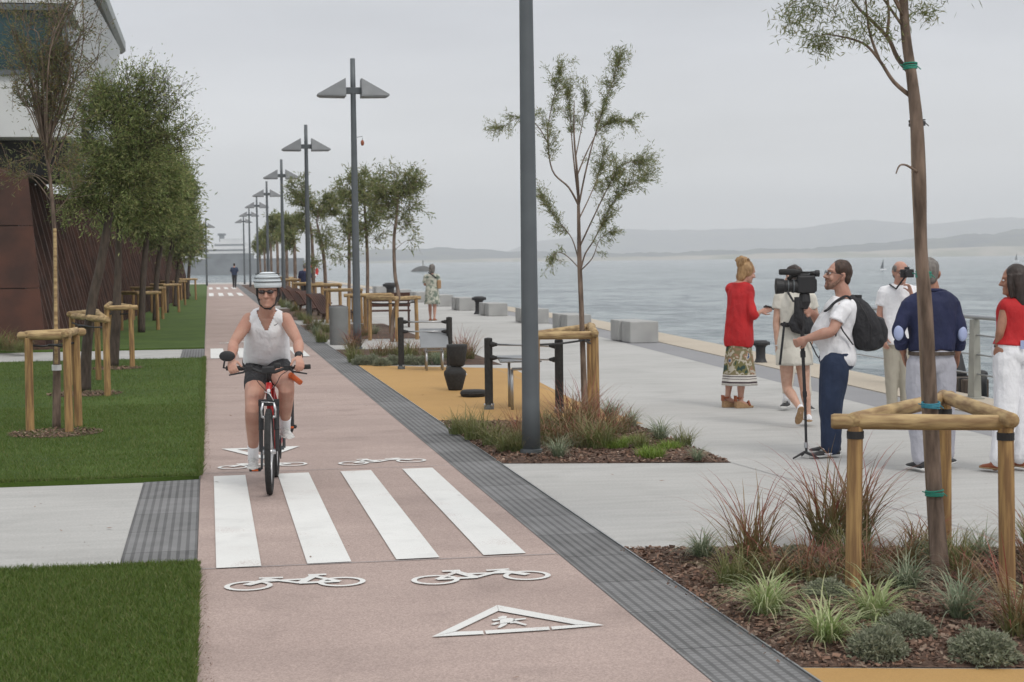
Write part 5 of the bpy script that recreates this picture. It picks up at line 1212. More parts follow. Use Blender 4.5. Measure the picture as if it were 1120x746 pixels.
def ering(c, r, f, rx, ry, n=20, sq=1.0):
    out = []
    for k in range(n):
        t = 2*pi*k/n; cx, cy = cos(t), sin(t)
        cx = math.copysign(abs(cx)**sq, cx); cy = math.copysign(abs(cy)**sq, cy)
        out.append(c+r*(rx*cx)+f*(ry*cy))
    return out
def torso(mb, J, S, infl=0.0, lo=-.18, hi=1.0, tf=None, belly=0.0, top_taper=True, dress=None):
    """rings along the spine. S: widths (hip, waist, chest) half widths and depths"""
    pe, ne = J['pelvis'], J['neck']; ax = ne-pe; L_ = ax.length; up = ax.normalized()
    rh = (J['hiR']-J['hiL']).normalized(); rs = (J['shR']-J['shL']).normalized()
    prof = [(-.20, S['hip']*.55, S['hipd']*.55, 0), (-.15, S['hip']*.85, S['hipd']*.85, 0), (-.05, S['hip'], S['hipd'], 0), (.08, S['hip']*.98, S['hipd']*.98, .1), (.25, (S['waist']*.7+S['hip']*.3), S['waistd'], .8), (.40, S['waist'], S['waistd'], 1), (.58, (S['waist']+S['chest'])/2, (S['waistd']+S['chestd'])/2, .7), (.72, S['chest'], S['chestd'], .25), (.84, S['chest']*1.0, S['chestd']*.9, .1), (.93, S['chest']*.82, S['chestd']*.68, 0), (.985, S['chest']*.55, S['chestd']*.58, 0), (1.04, .072, .068, 0)]
    rings = []
    c_ = crom(prof, 3)
    for t, rx, ry, bl in c_:
        if t < lo-1e-6 or t > hi+1e-6: continue
        r = rh.lerp(rs, max(0, min(1, t))); r = (r-up*r.dot(up)).normalized(); f = tf-up*tf.dot(up); f = (f-r*f.dot(r)).normalized()
        c = pe+ax*t+f*(belly*bl)
        rings.append(ering(c, r, f, rx+infl, ry+infl, 24, .88))
    mb.loft(rings)
def limb(mb, pts, rad, infl=0, n=5, seg=14, flat=None): smooth_tube(mb, pts, [r+infl for r in rad], seg, n, roundcap=True, flat=flat)
def head_mesh(mb, c, f, r, u, s=1.0):
    """cranium, jaw, nose, lips, ears, in one lump. f = face direction"""
    f = f.normalized(); r = (r-f*r.dot(f)).normalized(); u = r.cross(f); u = u if u.z > 0 else -u
    def P(x, y, z): return c+(r*x+f*y+u*z)*s
    rings = []
    prof = [(-.118, .018, .020, .052), (-.112, .034, .032, .045), (-.095, .047, .050, .032), (-.07, .056, .068, .016), (-.04, .063, .080, .006), (-.01, .069, .088, 0), (.025, .074, .094, -.004), (.06, .072, .092, -.008), (.09, .060, .078, -.012), (.112, .038, .052, -.014), (.12, .012, .018, -.014)]
    for z, rx, ry, oy in crom(prof, 2): rings.append(ering(P(0, oy, z), r, f, rx*s, ry*s, 22))
    mb.loft(rings)
    mb.tube([P(0, .086, .018), P(0, .100, -.008), P(0, .112, -.028), P(0, .094, -.036)], [.009*s, .012*s, .016*s, .011*s], 8)     # nose
    mb.ell(P(.016, .094, -.03), (.009*s,)*3, 8, 6); mb.ell(P(-.016, .094, -.03), (.009*s,)*3, 8, 6)
    mb.tube([P(-.028, .074, -.062), P(0, .089, -.060), P(.028, .074, -.062)], [.006*s, .009*s, .006*s], 8)
    mb.tube([P(-.022, .074, -.073), P(0, .087, -.073), P(.022, .074, -.073)], [.005*s, .009*s, .005*s], 8)
    mb.ell(P(0, .078, -.098), (.022*s, .018*s, .016*s), 10, 8)
    mb.tube([P(-.052, .066, .030), P(-.026, .086, .034), P(0, .088, .026), P(.026, .086, .034), P(.052, .066, .030)], .009*s, 8)   # brow
    for sx in (-1, 1):
        mb.tube([P(sx*.070, -.006, .016), P(sx*.080, -.016, .02), P(sx*.082, -.022, 0), P(sx*.074, -.008, -.028), P(sx*.068, .0, -.03)], [.009*s, .011*s, .011*s, .009*s, .006*s], 8)
        mb.ell(P(sx*.045, .068, -.03), (.02*s, .016*s, .022*s), 10, 8)
    return P
def hand(mb, w_, d, nrm, curl=.5, s=1.0, thumb=1, spread=.12):
    """w_ wrist, d = pointing direction, nrm = palm normal (towards which fingers curl); thumb side = +/- cross"""
    d = d.normalized(); nrm = (nrm-d*nrm.dot(d)).normalized(); sd = d.cross(nrm)*thumb
    pal = [ering(w_+d*(x*s), sd, nrm, a*s, b*s, 12) for x, a, b in ((-.01, .026, .02), (.02, .034, .017), (.055, .041, .015), (.085, .040, .012), (.092, .034, .008))]
    mb.loft(pal)
    for i, (o, l) in enumerate(((.030, .072), (.010, .080), (-.010, .075), (-.029, .060))):
        b = w_+(d*.084+sd*o)*s; pts = [b-d*.02*s, b]; dd = (d+sd*(o*spread*8)).normalized(); ang = curl
        for k, fr in enumerate((.42, .32, .26)):
            ax_ = dd.cross(nrm).normalized(); q = Matrix.Rotation(ang*(.9 if k else .6), 3, ax_); dd = (q @ dd).normalized()
            pts.append(pts[-1]+dd*(l*fr*s))
        mb.tube(pts, [.0095*s, .0095*s, .009*s, .0082*s, .0068*s], 8, roundcap=True)
    t0 = w_+(d*.025+sd*.028)*s; tdir = (d*.62+sd*.70+nrm*.30).normalized(); p1 = t0+tdir*.034*s; d2 = (d*.85+sd*.25+nrm*.45*(curl+.3)).normalized()
    mb.tube([w_+(d*.012+sd*.01)*s, t0, p1, p1+d2*.030*s, p1+(d2+nrm*.3*curl).normalized()*.054*s], [.013*s, .014*s, .0115*s, .010*s, .0078*s], 8, roundcap=True)

def hair_cap(mb, P, s=1.0, back=.012, top=.012, low=-.03, front=.058):
    pass
def blobmesh(mb, c, rad, r, f, u, nz=.08, sd=0, n=26, rows=18, cut=None):
    rings = []
    for i in range(1, rows):
        th = pi*i/rows-pi/2; ring = []
        for k in range(n):
            a = 2*pi*k/n; q = V((rad[0]*cos(th)*cos(a), rad[1]*cos(th)*sin(a), rad[2]*sin(th)))
            m_ = 1+nz*noise.noise(V((q.x*18+sd, q.y*18, q.z*10))); ring.append(c+(r*q.x+f*q.y+u*q.z)*m_)
        rings.append(ring)
    mb.loft(rings)
def hair(root, c, f, r, style, m, s=1.0):
    f = f.normalized(); r = (r-f*r.dot(f)).normalized(); u = r.cross(f); u = u if u.z > 0 else -u
    P = lambda x, y, z: c+(r*x+f*y+u*z)*s
    mb = MB(); sm = 1; vox = .008
    if style == 'short':        # cap down to the nape, face and ears free
        blobmesh(mb, P(0, -.026, .040), (.0765*s, .086*s, .090*s), r, f, u, .10, 3); blobmesh(mb, P(0, -.050, -.012), (.066*s, .046*s, .066*s), r, f, u, .08, 5)
        for sx in (-1, 1): blobmesh(mb, P(sx*.052, -.010, .050), (.024*s, .055*s, .052*s), r, f, u, .08, 7)
    elif style == 'balding':
        blobmesh(mb, P(0, -.034, .020), (.078*s, .074*s, .080*s), r, f, u, .05, 3); blobmesh(mb, P(0, -.052, -.018), (.064*s, .046*s, .062*s), r, f, u, .05, 5)
        for sx in (-1, 1): blobmesh(mb, P(sx*.058, .006, .040), (.020*s, .042*s, .036*s), r, f, u, .05, 7)
    elif style == 'bun':
        blobmesh(mb, P(0, -.020, .030), (.085*s, .092*s, .100*s), r, f, u, .18, 3); blobmesh(mb, P(0, -.06, .105), (.062*s, .060*s, .058*s), r, f, u, .5, 9)
        blobmesh(mb, P(0, -.065, -.035), (.066*s, .048*s, .080*s), r, f, u, .2, 5)
        for k in range(9):
            a = random.uniform(0, 6.28); mb.tube([P(.03*cos(a), -.06+.03*sin(a), .12), P(.06*cos(a), -.06+.06*sin(a), .15), P(.08*cos(a), -.06+.08*sin(a), .11)], .010*s, 6)
    elif style == 'bob':
        blobmesh(mb, P(0, -.020, .030), (.086*s, .094*s, .104*s), r, f, u, .06, 3); 
        mb.loft([ering(P(0, y, z), r, f, a*s, b*s, 20) for y, z, a, b in ((-.018, .05, .088, .088), (-.038, -.02, .094, .078), (-.050, -.09, .098, .070), (-.055, -.15, .104, .062), (-.06, -.19, .100, .050))])
        for sx in (-1, 1): mb.tube([P(sx*.075, .03, .05), P(sx*.084, .026, -.03), P(sx*.085, .01, -.13)], [.02*s, .024*s, .018*s], 8)
    elif style == 'tail':
        blobmesh(mb, P(0, -.020, .030), (.084*s, .092*s, .102*s), r, f, u, .05, 3); blobmesh(mb, P(0, -.06, -.02), (.066*s, .045*s, .07*s), r, f, u, .05, 5)
        mb.tube([P(0, -.10, .04), P(0, -.135, 0), P(0, -.12, -.09), P(0, -.10, -.2)], [.03*s, .038*s, .034*s, .012*s], 10)
    elif style == 'full':
        blobmesh(mb, P(0, -.018, .030), (.088*s, .095*s, .104*s), r, f, u, .15, 3); blobmesh(mb, P(0, -.05, -.045), (.080*s, .055*s, .08*s), r, f, u, .15, 5)
    return rm('hair', mb, m, root, .007, 2, .0015, 60)

def shoe(root, an, to, m='black', solem='sole', s=1.0, up=Z, name='shoe', swoosh=False, high=.075):
    d = (to-an); hz_ = d-up*d.dot(up); d = hz_.normalized(); u = up.normalized(); sd = d.cross(u)
    # ground point under ankle
    g = an-u*(.085*s)
    rings = []
    for x, w_, h_ in ((-.075, .020, .045), (-.065, .034, .075), (-.02, .038, .090), (.03, .038, .085), (.08, .042, .060), (.13, .046, .045), (.17, .040, .036), (.195, .018, .022)):
        rings.append([g+d*(x*s)+sd*(w_*s*cos(t))+u*((.018+(h_-.018)*max(0, sin(t))*.98)*s if sin(t) > 0 else .018*s) for t in [2*pi*k/16 for k in range(16)]])
    o = mk(name, MB().loft(rings), m, root, smooth=True, world=True)
    so_ = [[g+d*(x*s)+sd*(w_*s*cos(t)*1.08)+u*((.012+.012*sin(t))*s) for t in [2*pi*k/16 for k in range(16)]] for x, w_ in ((-.08, .022), (-.07, .036), (-.02, .038), (.03, .037), (.08, .043), (.13, .047), (.175, .041), (.2, .018))]
    s_ = mk('sole', MB().loft(so_), solem, o, world=True, smooth=False)
    if swoosh:
        pts = [g+d*(x*s)-sd*(.043*s)*sw+u*(z*s) for sw in (1,) for x, z in ((.09, .030), (.045, .026), (.0, .040), (-.045, .062))]
        pts = [p+(-FC*.004) for p in pts]
        smooth_tube(mb := MB(), pts, [.003, .009, .006, .002], 6, 4); mk('side_mark', mb, 'white_cloth', o, world=True)
    # laces
    lm = MB()
    for k in range(4):
        x = .035+.02*k; lm.tube([g+d*(x*s)+sd*.018*s+u*((.083-.010*k)*s), g+d*(x*s)+u*((.091-.0105*k)*s), g+d*(x*s)-sd*.018*s+u*((.083-.010*k)*s)], .0028*s, 4)
    mk('laces', lm, 'sole' if m == 'black' or m == 'shoe_white' else m, o, world=True)
    return o
MALE = dict(hip=.155, hipd=.115, waist=.150, waistd=.115, chest=.178, chestd=.118)
FEM = dict(hip=.165, hipd=.115, waist=.128, waistd=.095, chest=.150, chestd=.108)
def body(label, J, S, skin, tf, ff, base, cat='person', belly=0.0, voxel=.0075, group=None, s=1.0, arm=(.046, .040, .036, .027, .022), leg=(.082, .068, .054, .053, .036, .033), hands=None, headf=None, group_=None, bare=False, foot=True):
    t = thing('person', label, 'person', (base.x, base.y, 0), 0, group)
    mb = MB(); torso(mb, J, S, 0, tf=tf, belly=belly)
    up = (J['head']-J['neck']).normalized()
    limb(mb, [J['neck']-up*.05, J['neck']+(J['head']-J['neck'])*.35, J['head']-Z*.03], [.068*s, .060*s, .056*s])
    hd = headf or ff; rr_ = hd.cross(Z).normalized()
    P = head_mesh(mb, J['head'], hd, rr_, Z, s)
    for k in 'LR':
        sh, el, wr = J['sh'+k], J['el'+k], J['wr'+k]
        limb(mb, [J['neck'].lerp(sh, .25)-Z*.02, J['neck'].lerp(sh, .7)-Z*.012, sh], [.05*s, .048*s, .050*s], n=3)
        limb(mb, [sh, sh.lerp(el, .5), el, el.lerp(wr, .35), wr], [a*s for a in (arm[0]*1.1, arm[1]*1.08, arm[2], arm[3]*1.25, arm[4]*1.05)])
        hi, kn, an = J['hi'+k], J['kn'+k], J['an'+k]
        limb(mb, [hi, hi.lerp(kn, .5), kn, kn.lerp(an, .32), kn.lerp(an, .8), an], [a*s for a in leg])
        if foot:
            to = J['to'+k]; d = (to-an).normalized(); limb(mb, [an-Z*.03*s-d*.02, an.lerp(to, .5)-Z*.015, to], [.033*s, .034*s, .024*s], n=3)
        h_ = (hands or {}).get(k)
        d0 = (wr-el).normalized()
        if h_ is None: h_ = (d0, (J['pelvis']-wr), .45, 1)
        if h_: hand(mb, wr+h_[0].normalized()*.01, h_[0], h_[1], h_[2], .95*s, h_[3])
    rm('body', mb, skin, t, voxel, 3)
    J['P'] = P
    return t
def eyes(t, P, hd, s=1.0):
    for sx in (-1, 1):
        e_ = MB().ell(P(sx*.030, .082, .008), (.012*s, .009*s, .008*s), 10, 8); o = mk('eye', e_, 'white_cloth', t, smooth=True, world=True)
        mk('iris', MB().ell(P(sx*.030, .0895, .008), (.0055*s,)*3, 8, 6), 'black', o, smooth=True, world=True)
def glasses(t, P, m='black', dark=False):
    g = MB()
    for sx in (-1, 1):
        c = P(sx*.031, .100, .008); ax = (P(0, 1, 0)-P(0, 0, 0))
        g.torus(c, .020, .0028, ax, 20, 6); g.tube([P(sx*.051, .098, .012), P(sx*.078, .05, .014), P(sx*.080, -.015, .012)], .0028, 6)
    g.tube([P(-.011, .102, .010), P(.011, .102, .010)], .0025, 6); o = mk('glasses', g, m, t, world=True)
    return o
def trousers(t, J, S, m, tf, infl=.018, seed=1, belly=0, hi=.10, leg=(.095, .080, .066, .062, .056, .056), end=.97, s=1.0):
    mb = MB(); torso(mb, J, S, infl, lo=-.18, hi=hi, tf=tf, belly=belly)
    for k in 'LR':
        a, b, c = J['hi'+k], J['kn'+k], J['an'+k]
        limb(mb, [a, a.lerp(b, .5), b, b.lerp(c, .35), b.lerp(c, .75), b.lerp(c, end)], [q*s for q in leg], infl*.3)
    return rm('trousers', mb, m, t, .009, 2, .006, 9, seed)
def shirt(t, J, S, m, tf, infl=.016, seed=2, belly=0, lo=-.12, hi=1.0, sl=.5, fore=0, arm=(.066, .064, .062), name='shirt', collar=False, sleeves='LR', wr=.006, keep=None):
    mb = MB(); torso(mb, J, S, infl, lo=lo, hi=hi, tf=tf, belly=belly)
    for k in sleeves:
        sh, el, w_ = J['sh'+k], J['el'+k], J['wr'+k]
        limb(mb, [J['neck'].lerp(sh, .35)-Z*.015, J['neck'].lerp(sh, .75)-Z*.008, sh], [.058, .060, .064], n=3)
        if fore: mb_pts = [sh, sh.lerp(el, .5), el, el.lerp(w_, fore*.5), el.lerp(w_, fore)]; rad = [arm[0], arm[1], arm[2], arm[2]*.95, arm[2]*.85]
        else: mb_pts = [sh, sh.lerp(el, sl*.5), sh.lerp(el, sl)]; rad = list(arm)
        c_ = crom([(*p, r) for p, r in zip(mb_pts, rad)], 5); mb.tube([V(q[:3]) for q in c_], [float(q[3]) for q in c_], 16)
    return rm(name, mb, m, t, .008, 2, wr, 9, seed, keep=keep)

def JQ(D, d):
    """joints from picture points (x, y, metres behind the base plane)"""
    return {k: Q(v[0], v[1], D+v[2]) for k, v in d.items()}

# ---- cyclist
D0 = 13.05
J = JQ(D0, dict(pelvis=(292, 396, .42), neck=(292, 342, .06), head=(293, 319, -.05), shL=(272.5, 349, .07), shR=(312.5, 349, .07), elL=(256, 375, -.03), elR=(326, 374, -.05), wrL=(252.5, 394, -.20), wrR=(327, 390, -.20),
    hiL=(283, 398, .40), hiR=(303, 398, .40), knL=(277, 446, -.08), knR=(313, 424, -.12), anL=(277, 499, .17), anR=(312, 466, .20), toL=(277, 513, .02), toR=(317, 478, .04)))
tf = -FC; S_ = dict(FEM, hip=.185, waist=.172, waistd=.14, chest=.162, chestd=.135)
hL = (Q(254, 404, D0-.30)-J['wrL'], Q(262, 412, D0-.2)-J['wrL'], .75, 1); hR = (Q(329, 400, D0-.30)-J['wrR'], Q(320, 410, D0-.2)-J['wrR'], .75, -1)
cy = body('woman cycling towards the camera in a white tank top and striped white helmet', J, S_, 'skin', tf, -FC-Z*.1, Q(292, 520, D0), hands={'L': hL, 'R': hR}, arm=(.048, .045, .039, .034, .025), leg=(.095, .088, .063, .060, .039, .036), voxel=.006, foot=False, s=1.03)
P = J['P']; eyes(cy, P, tf)
def vneck(p):
    q = p-J['neck']; x = q.dot(RC); z = q.z; fr = q.dot(-FC)
    xa = abs(x)
    if z > .10: return False
    if fr < 0 and z > -.03 and xa < .06: return False
    if fr >= 0 and z > -.14 and xa < .012+.062*(z+.14)/.14: return False         # V neckline
    if z > -.16 and xa > .150-.026*max(0, z+.16)/.16: return False
    return True
shirt(cy, J, S_, 'white_cloth', tf, .012, 2, 0.02, lo=-.10, hi=1.0, sleeves='LR', sl=.12, arm=(.058, .054, .05), name='tank_top', wr=.0015, keep=vneck)
mb = MB(); torso(mb, J, S_, .014, lo=-.18, hi=.06, tf=tf)
for k in 'LR':
    a, b = J['hi'+k], J['kn'+k]; limb(mb, [a, a.lerp(b, .25), a.lerp(b, .50)], [.106, .106, .101])
rm('shorts', mb, 'blackcloth', cy, .008, 2, .005, 9, 4)
hm_ = MB(); c = P(0, -.012, .062)
rg = []
for i in range(1, 15):
    th = (i/15)*pi/2*1.02; z = .105*sin(th)-.012; a = cos(th)**.62
    rg.append(ering(P(0, -.012, .058+z), RC, -FC, .108*a, .135*a, 30))
rg = [ering(P(0, -.012, .030), RC, -FC, .098, .125, 30), ering(P(0, -.012, .034), RC, -FC, .106, .134, 30)]+rg
he = mk('helmet', hm_.loft(rg), 'helmet', cy, smooth=True, world=True)
sb = MB()
for z, a in ((.075, .997), (.105, .955), (.136, .86)):
    rr_ = ering(P(0, -.012, z), RC, -FC, .110*a, .137*a, 40); rr_.append(rr_[0]); sb.tube(rr_, .0042, 6)
mk('stripe', sb, 'black', he, world=True)
mk('helmet_liner', MB().loft([ering(P(0, -.012, .028), RC, -FC, .094, .12, 30), ering(P(0, -.012, .040), RC, -FC, .094, .12, 30)]), 'black', he, world=True)
st = MB()
for sx in (-1, 1): st.tube([P(sx*.083, .015, .04), P(sx*.078, .02, -.04), P(sx*.058, .045, -.095), P(sx*.02, .05, -.124), P(0, .05, -.126)], .0065, 6)
st.ell(P(-.02, .055, -.125), (.014, .008, .010), 8, 6); mk('chin_strap', st, 'black', cy, world=True)
gl_ = MB()
for sx in (-1, 1): gl_.ell(P(sx*.031, .094, .008), (.027, .010, .016), 12, 8)
gl_.tube([P(-.07, .04, .014), P(-.05, .088, .014), P(0, .104, .014), P(.05, .088, .014), P(.07, .04, .014)], .004, 6); mk('sunglasses', gl_, 'glassdark', cy, world=True, smooth=True)
hr = MB()
for sx in (-1, 1): hr.tube([P(sx*.078, .0, .03), P(sx*.08, -.03, -.03), P(sx*.06, -.06, -.08)], [.012, .018, .012], 8)
hr.ell(P(0, -.07, -.03), (.07, .04, .07)); mk('hair', hr, 'hair_dark', cy, smooth=True, world=True)
wd = (J['wrR']-J['elR']).normalized(); mk('watch', MB().tube([J['wrR']-wd*.028, J['wrR']-wd*.002], .033, 16).ell(J['wrR']-wd*.015-FC*.028, (.022, .012, .02), 12, 8), 'black', cy, world=True, smooth=True)
for k in 'LR':
    an, kn = J['an'+k], J['kn'+k]; d = (kn-an).normalized()
    mk('sock', MB().tube([an-d*.04, an+d*.03, an+d*.10, an+d*.105], [.044, .042, .046, .044], 16), 'white_cloth', cy, smooth=True, world=True)
    shoe(cy, an, J['to'+k]-FC*.02, 'shoe_white', 'sole', 1.0)
mk('side_mark', MB().tube([Q(300, 356, D0-.06), Q(302, 355.2, D0-.06), Q(304, 353.4, D0-.055)], [.004, .003, .001], 5), 'black', cy, world=True)

# ---- bicycle (local: y is the rolling direction, x to the rider's left seen from the front = image right)
fwp = G(295.5, 541)
bk = thing('bicycle', 'red mountain bike with black bars and a round mirror, ridden towards the camera', 'bicycle', (fwp.x, fwp.y, 0), radians(-4.7)+pi)
# local +y points backwards along world -y after the half turn -> rolling forward is +y
def wheel(y0, lean=0):
    w0 = V((0, y0, .335)); ax = V((1, 0, 0))
    wh = mk('wheel', MB().torus(w0, .272, .012, ax, 48, 8, 1.0), 'silver', bk, smooth=True)
    ty = MB().torus(w0, .308, .026, ax, 56, 12, .95)
    for k in range(64):
        t0 = 2*pi*k/64
        for sx in (-.014, 0.0, .014):
            tt = t0+(.049 if sx == 0 else 0); rd = V((0, cos(tt), sin(tt))); R3 = Matrix.Rotation(tt, 3, 'X'); ty.box(w0+rd*(.331 if sx == 0 else .326)+V((sx, 0, 0)), (.010, .008, .014), R3)
    mk('tyre', ty, 'rubber', wh)
    sp_ = MB()
    for k in range(28):
        t0 = 2*pi*k/28; sx = .03 if k % 2 else -.03; sp_.tube([w0+V((sx, 0, 0))+V((0, cos(t0+.5), sin(t0+.5)))*.02, w0+V((0, cos(t0), sin(t0)))*.268], .0012, 4)
    mk('spokes', sp_, 'silver', wh); mk('hub', MB().tube([w0+V((-.05, 0, 0)), w0+V((.05, 0, 0))], .02, 12), 'silver', wh, smooth=True)
wheel(0); wheel(-1.06)
fk = MB()
for sx in (-1, 1): fk.tube([(sx*.062, .0, .335), (sx*.062, -.03, .50)], .017, 10); fk.tube([(sx*.060, -.03, .50), (sx*.058, -.075, .70)], .021, 12)
fk.box((0, -.075, .71), (.16, .05, .05)).tube([(0, -.08, .71), (0, -.12, .84)], .02, 12)
mk('fork', fk, 'black', bk, smooth=False, bevel=.004)
br_ = MB()
for sx in (-1, 1): br_.tube([(sx*.05, .01, .60), (sx*.052, -.005, .66), (sx*.042, .0, .715)], [.009, .011, .008], 8); br_.box((sx*.038, 0, .605), (.02, .05, .018))
br_.tube([(-.042, 0, .715), (.055, .0, .722)], .0035, 6).tube([(-.04, .0, .73), (-.01, -.03, .78), (.03, -.03, .80)], .004, 6); mk('brake', br_, 'silver', bk, smooth=True)
frm = MB(); HT, BB, ST = V((0, -.125, .86)), V((0, -.64, .29)), V((0, -.80, .78))
frm.tube([(0, -.10, .74), HT], .024, 14).tube([(0, -.11, .77), BB], .024, 12).tube([(0, -.125, .84), ST], .019, 12).tube([BB, ST], .018, 12)
for sx in (-1, 1): frm.tube([BB+V((sx*.03, 0, 0)), (sx*.055, -.85, .31), (sx*.065, -1.06, .335)], .010, 8).tube([ST, (sx*.05, -.95, .55), (sx*.065, -1.06, .335)], .009, 8)
mk('frame', frm, 'red_paint', bk, smooth=True)
mk('head_badge', MB().ell((0, -.085, .80), (.014, .006, .016), 10, 8), 'white_cloth', bk)
mk('seat_post', MB().tube([ST-Z*.05, ST+V((0, -.03, .12))], .014, 10), 'silver', bk, smooth=True)
sa = MB(); sa.loft([[V((w_*cos(t), y, .915+h_*sin(t))) for t in [2*pi*k/14 for k in range(14)]] for y, w_, h_ in ((-.66, .015, .015), (-.70, .022, .02), (-.80, .045, .025), (-.88, .08, .028), (-.94, .075, .028), (-.96, .04, .018))]); mk('saddle', sa, 'rubber', bk, smooth=True)
HB = .975
hb_ = mk('handlebar', MB().tube([(-.31, -.13, HB+.005), (-.12, -.10, HB-.005), (-.05, -.085, HB-.03), (.05, -.085, HB-.03), (.12, -.10, HB-.005), (.31, -.13, HB+.005)], .0125, 12), 'black', bk, smooth=True)
mk('stem', MB().tube([(0, -.135, .88), (0, -.13, .93), (0, -.085, HB-.03)], .018, 12), 'black', bk, smooth=True)
for sx in (-1, 1):
    mk('grip', MB().tube([(sx*.20, -.115, HB+.002), (sx*.325, -.132, HB+.005)], .019, 12), 'rubber', hb_, smooth=True)
    mk('brake_lever', MB().tube([(sx*.165, -.10, HB-.005), (sx*.19, -.045, HB-.025), (sx*.30, -.055, HB-.045)], [.012, .008, .006], 8).box((sx*.15, -.10, HB), (.05, .045, .04)), 'black', hb_, smooth=False)
mk('bar_bag', MB().box((0, -.10, HB-.01), (.10, .06, .05)).box((-.07, -.09, HB+.02), (.05, .04, .04)), 'black', hb_, bevel=.01)
cb_ = MB()
for sx in (-1, 1): smooth_tube(cb_, [(sx*.15, -.07, HB-.02), (sx*.10, .03, HB-.05), (sx*.07, .02, .87), (sx*.015, -.06, .80)], [.003]*4, 6, 4)
mk('cable', cb_, 'black', hb_)
# sign of local x: after the half turn, local -x is image right
mi_ = MB(); mx_ = .335; mi_.tube([(mx_-.03, -.13, HB+.005), (mx_+.01, -.11, HB+.01), (mx_-.005, -.10, HB+.09)], [.010, .008, .007], 8); mi_.ell((mx_-.02, -.105, HB+.10), (.062, .014, .042), 20, 12); mk('mirror', mi_, 'black', hb_, smooth=True)
cr_ = MB(); ca = radians(96); cd = V((0, -cos(ca)*.17, -sin(ca)*.17))   # crank on the image-left side points down
cr_.tube([BB+V((-.09, 0, 0)), BB+V((.09, 0, 0))], .016, 10).tube([BB+V((.088, 0, 0)), BB+V((.093, 0, 0))+cd], [.014, .010], 8).tube([BB+V((-.088, 0, 0)), BB+V((-.093, 0, 0))-cd], [.014, .010], 8); 
mk('crank', cr_, 'lamp', bk, smooth=True)
mk('chainring', MB().torus(BB+V((-.06, 0, 0)), .085, .005, (1, 0, 0), 36, 6).torus(BB+V((-.06, 0, 0)), .04, .006, (1, 0, 0), 24, 6), 'black', bk)
for sx, dd in ((1, cd), (-1, -cd)):
    pc = BB+V((sx*.145, 0, 0))+dd; mk('pedal', MB().box(pc+V((0, .04, 0)), (.09, .012, .022)).box(pc+V((0, -.04, 0)), (.09, .012, .022)).box(pc+V((.04, 0, 0)), (.010, .09, .022)).box(pc+V((-.04, 0, 0)), (.010, .09, .022)).tube([pc-V((.05, 0, 0)), pc+V((.05, 0, 0))], .008, 8), 'black', bk)
    mk('pedal_reflector', MB().box(pc+V((0, .048, 0)), (.05, .006, .016)), 'orange_paint', bk)
mk('pump', MB().tube([(-.165, -.20, HB-.06), (-.24, -.30, HB-.13)], .022, 12), 'orange_paint', bk, smooth=True)
for sx in (-1, 1): mk('pannier_bag', MB().box((sx*.13, -.98, .55), (.06, .26, .34)), 'blackcloth', bk, bevel=.03)
ch_ = MB().tube([BB+V((-.06, 0, .085)), (-.05, -1.06, .375)], .005, 6).tube([BB+V((-.06, 0, -.085)), (-.05, -1.03, .26)], .005, 6); mk('chain', ch_, 'lamp', bk)

# ---- woman in the red jacket
D0 = Dg(808, 446); tf = (RC*.62+FC*.78).normalized()
J = JQ(D0, dict(pelvis=(808, 372, 0), neck=(811, 309, .02), head=(817, 298, .03), shL=(800, 316, .10), shR=(818, 317, -.06), elL=(800, 344, .24), elR=(823.5, 345, -.16), wrL=(818, 343, .32), wrR=(832, 341, -.02),
    hiL=(802, 376, .05), hiR=(814, 376, -.05), knL=(799, 405, .05), knR=(811, 407, -.04), anL=(796, 434, .06), anR=(810, 438, -.04), toL=(803, 440, .1), toR=(818, 444, 0)))
S_ = dict(FEM, hip=.17, hipd=.13, waist=.15, waistd=.125, chest=.155, chestd=.115)
hR = (Q(840, 339, D0+.05)-J['wrR'], Z*.3-FC, .35, 1)
wr_ = body('blonde woman in a red jacket and patterned skirt, looking at a phone by the water', J, S_, 'skin', tf, (RC*.9+FC*.35-Z*.25), Q(808, 446, D0), hands={'R': hR}, headf=(RC*.93+FC*.3-Z*.28))
eyes(wr_, J['P'], tf); hair(wr_, J['head'], (RC*.93+FC*.3-Z*.1), (RC*.93+FC*.3).cross(Z), 'bun', 'hair_blond', 1.12)
mb = MB(); torso(mb, J, dict(S_, chest=.14, waist=.15), .016, lo=-.14, hi=1.0, tf=tf)
for k in 'LR':
    sh, el, w_ = J['sh'+k], J['el'+k], J['wr'+k]; limb(mb, [J['neck'].lerp(sh, .4)-Z*.012, sh], [.06, .068], n=3); mb.tube([V(q[:3]) for q in crom([tuple(sh), tuple(sh.lerp(el, .5)), tuple(el), tuple(el.lerp(w_, .3))], 5)], .052, 16)
rm('jacket', mb, 'red_cloth', wr_, .008, 2, .011, 7, 11)
rings = []
for i in range(12):
    u = i/11; c = J['pelvis'].lerp(Q(809, 421, D0), u)+Z*.0*(1-u); rr_ = .145+.072*u; ring = []
    for k in range(40):
        t = 2*pi*k/40; fold = 1+u*.07*sin(t*7+.6*sin(3*t)); ring.append(c+tf.cross(Z)*(rr_*fold*cos(t))+tf*(rr_*.86*fold*sin(t)))
    rings.append(ring)
mk('skirt', MB().loft(rings[::-1]), 'skirt', wr_, smooth=True, world=True)
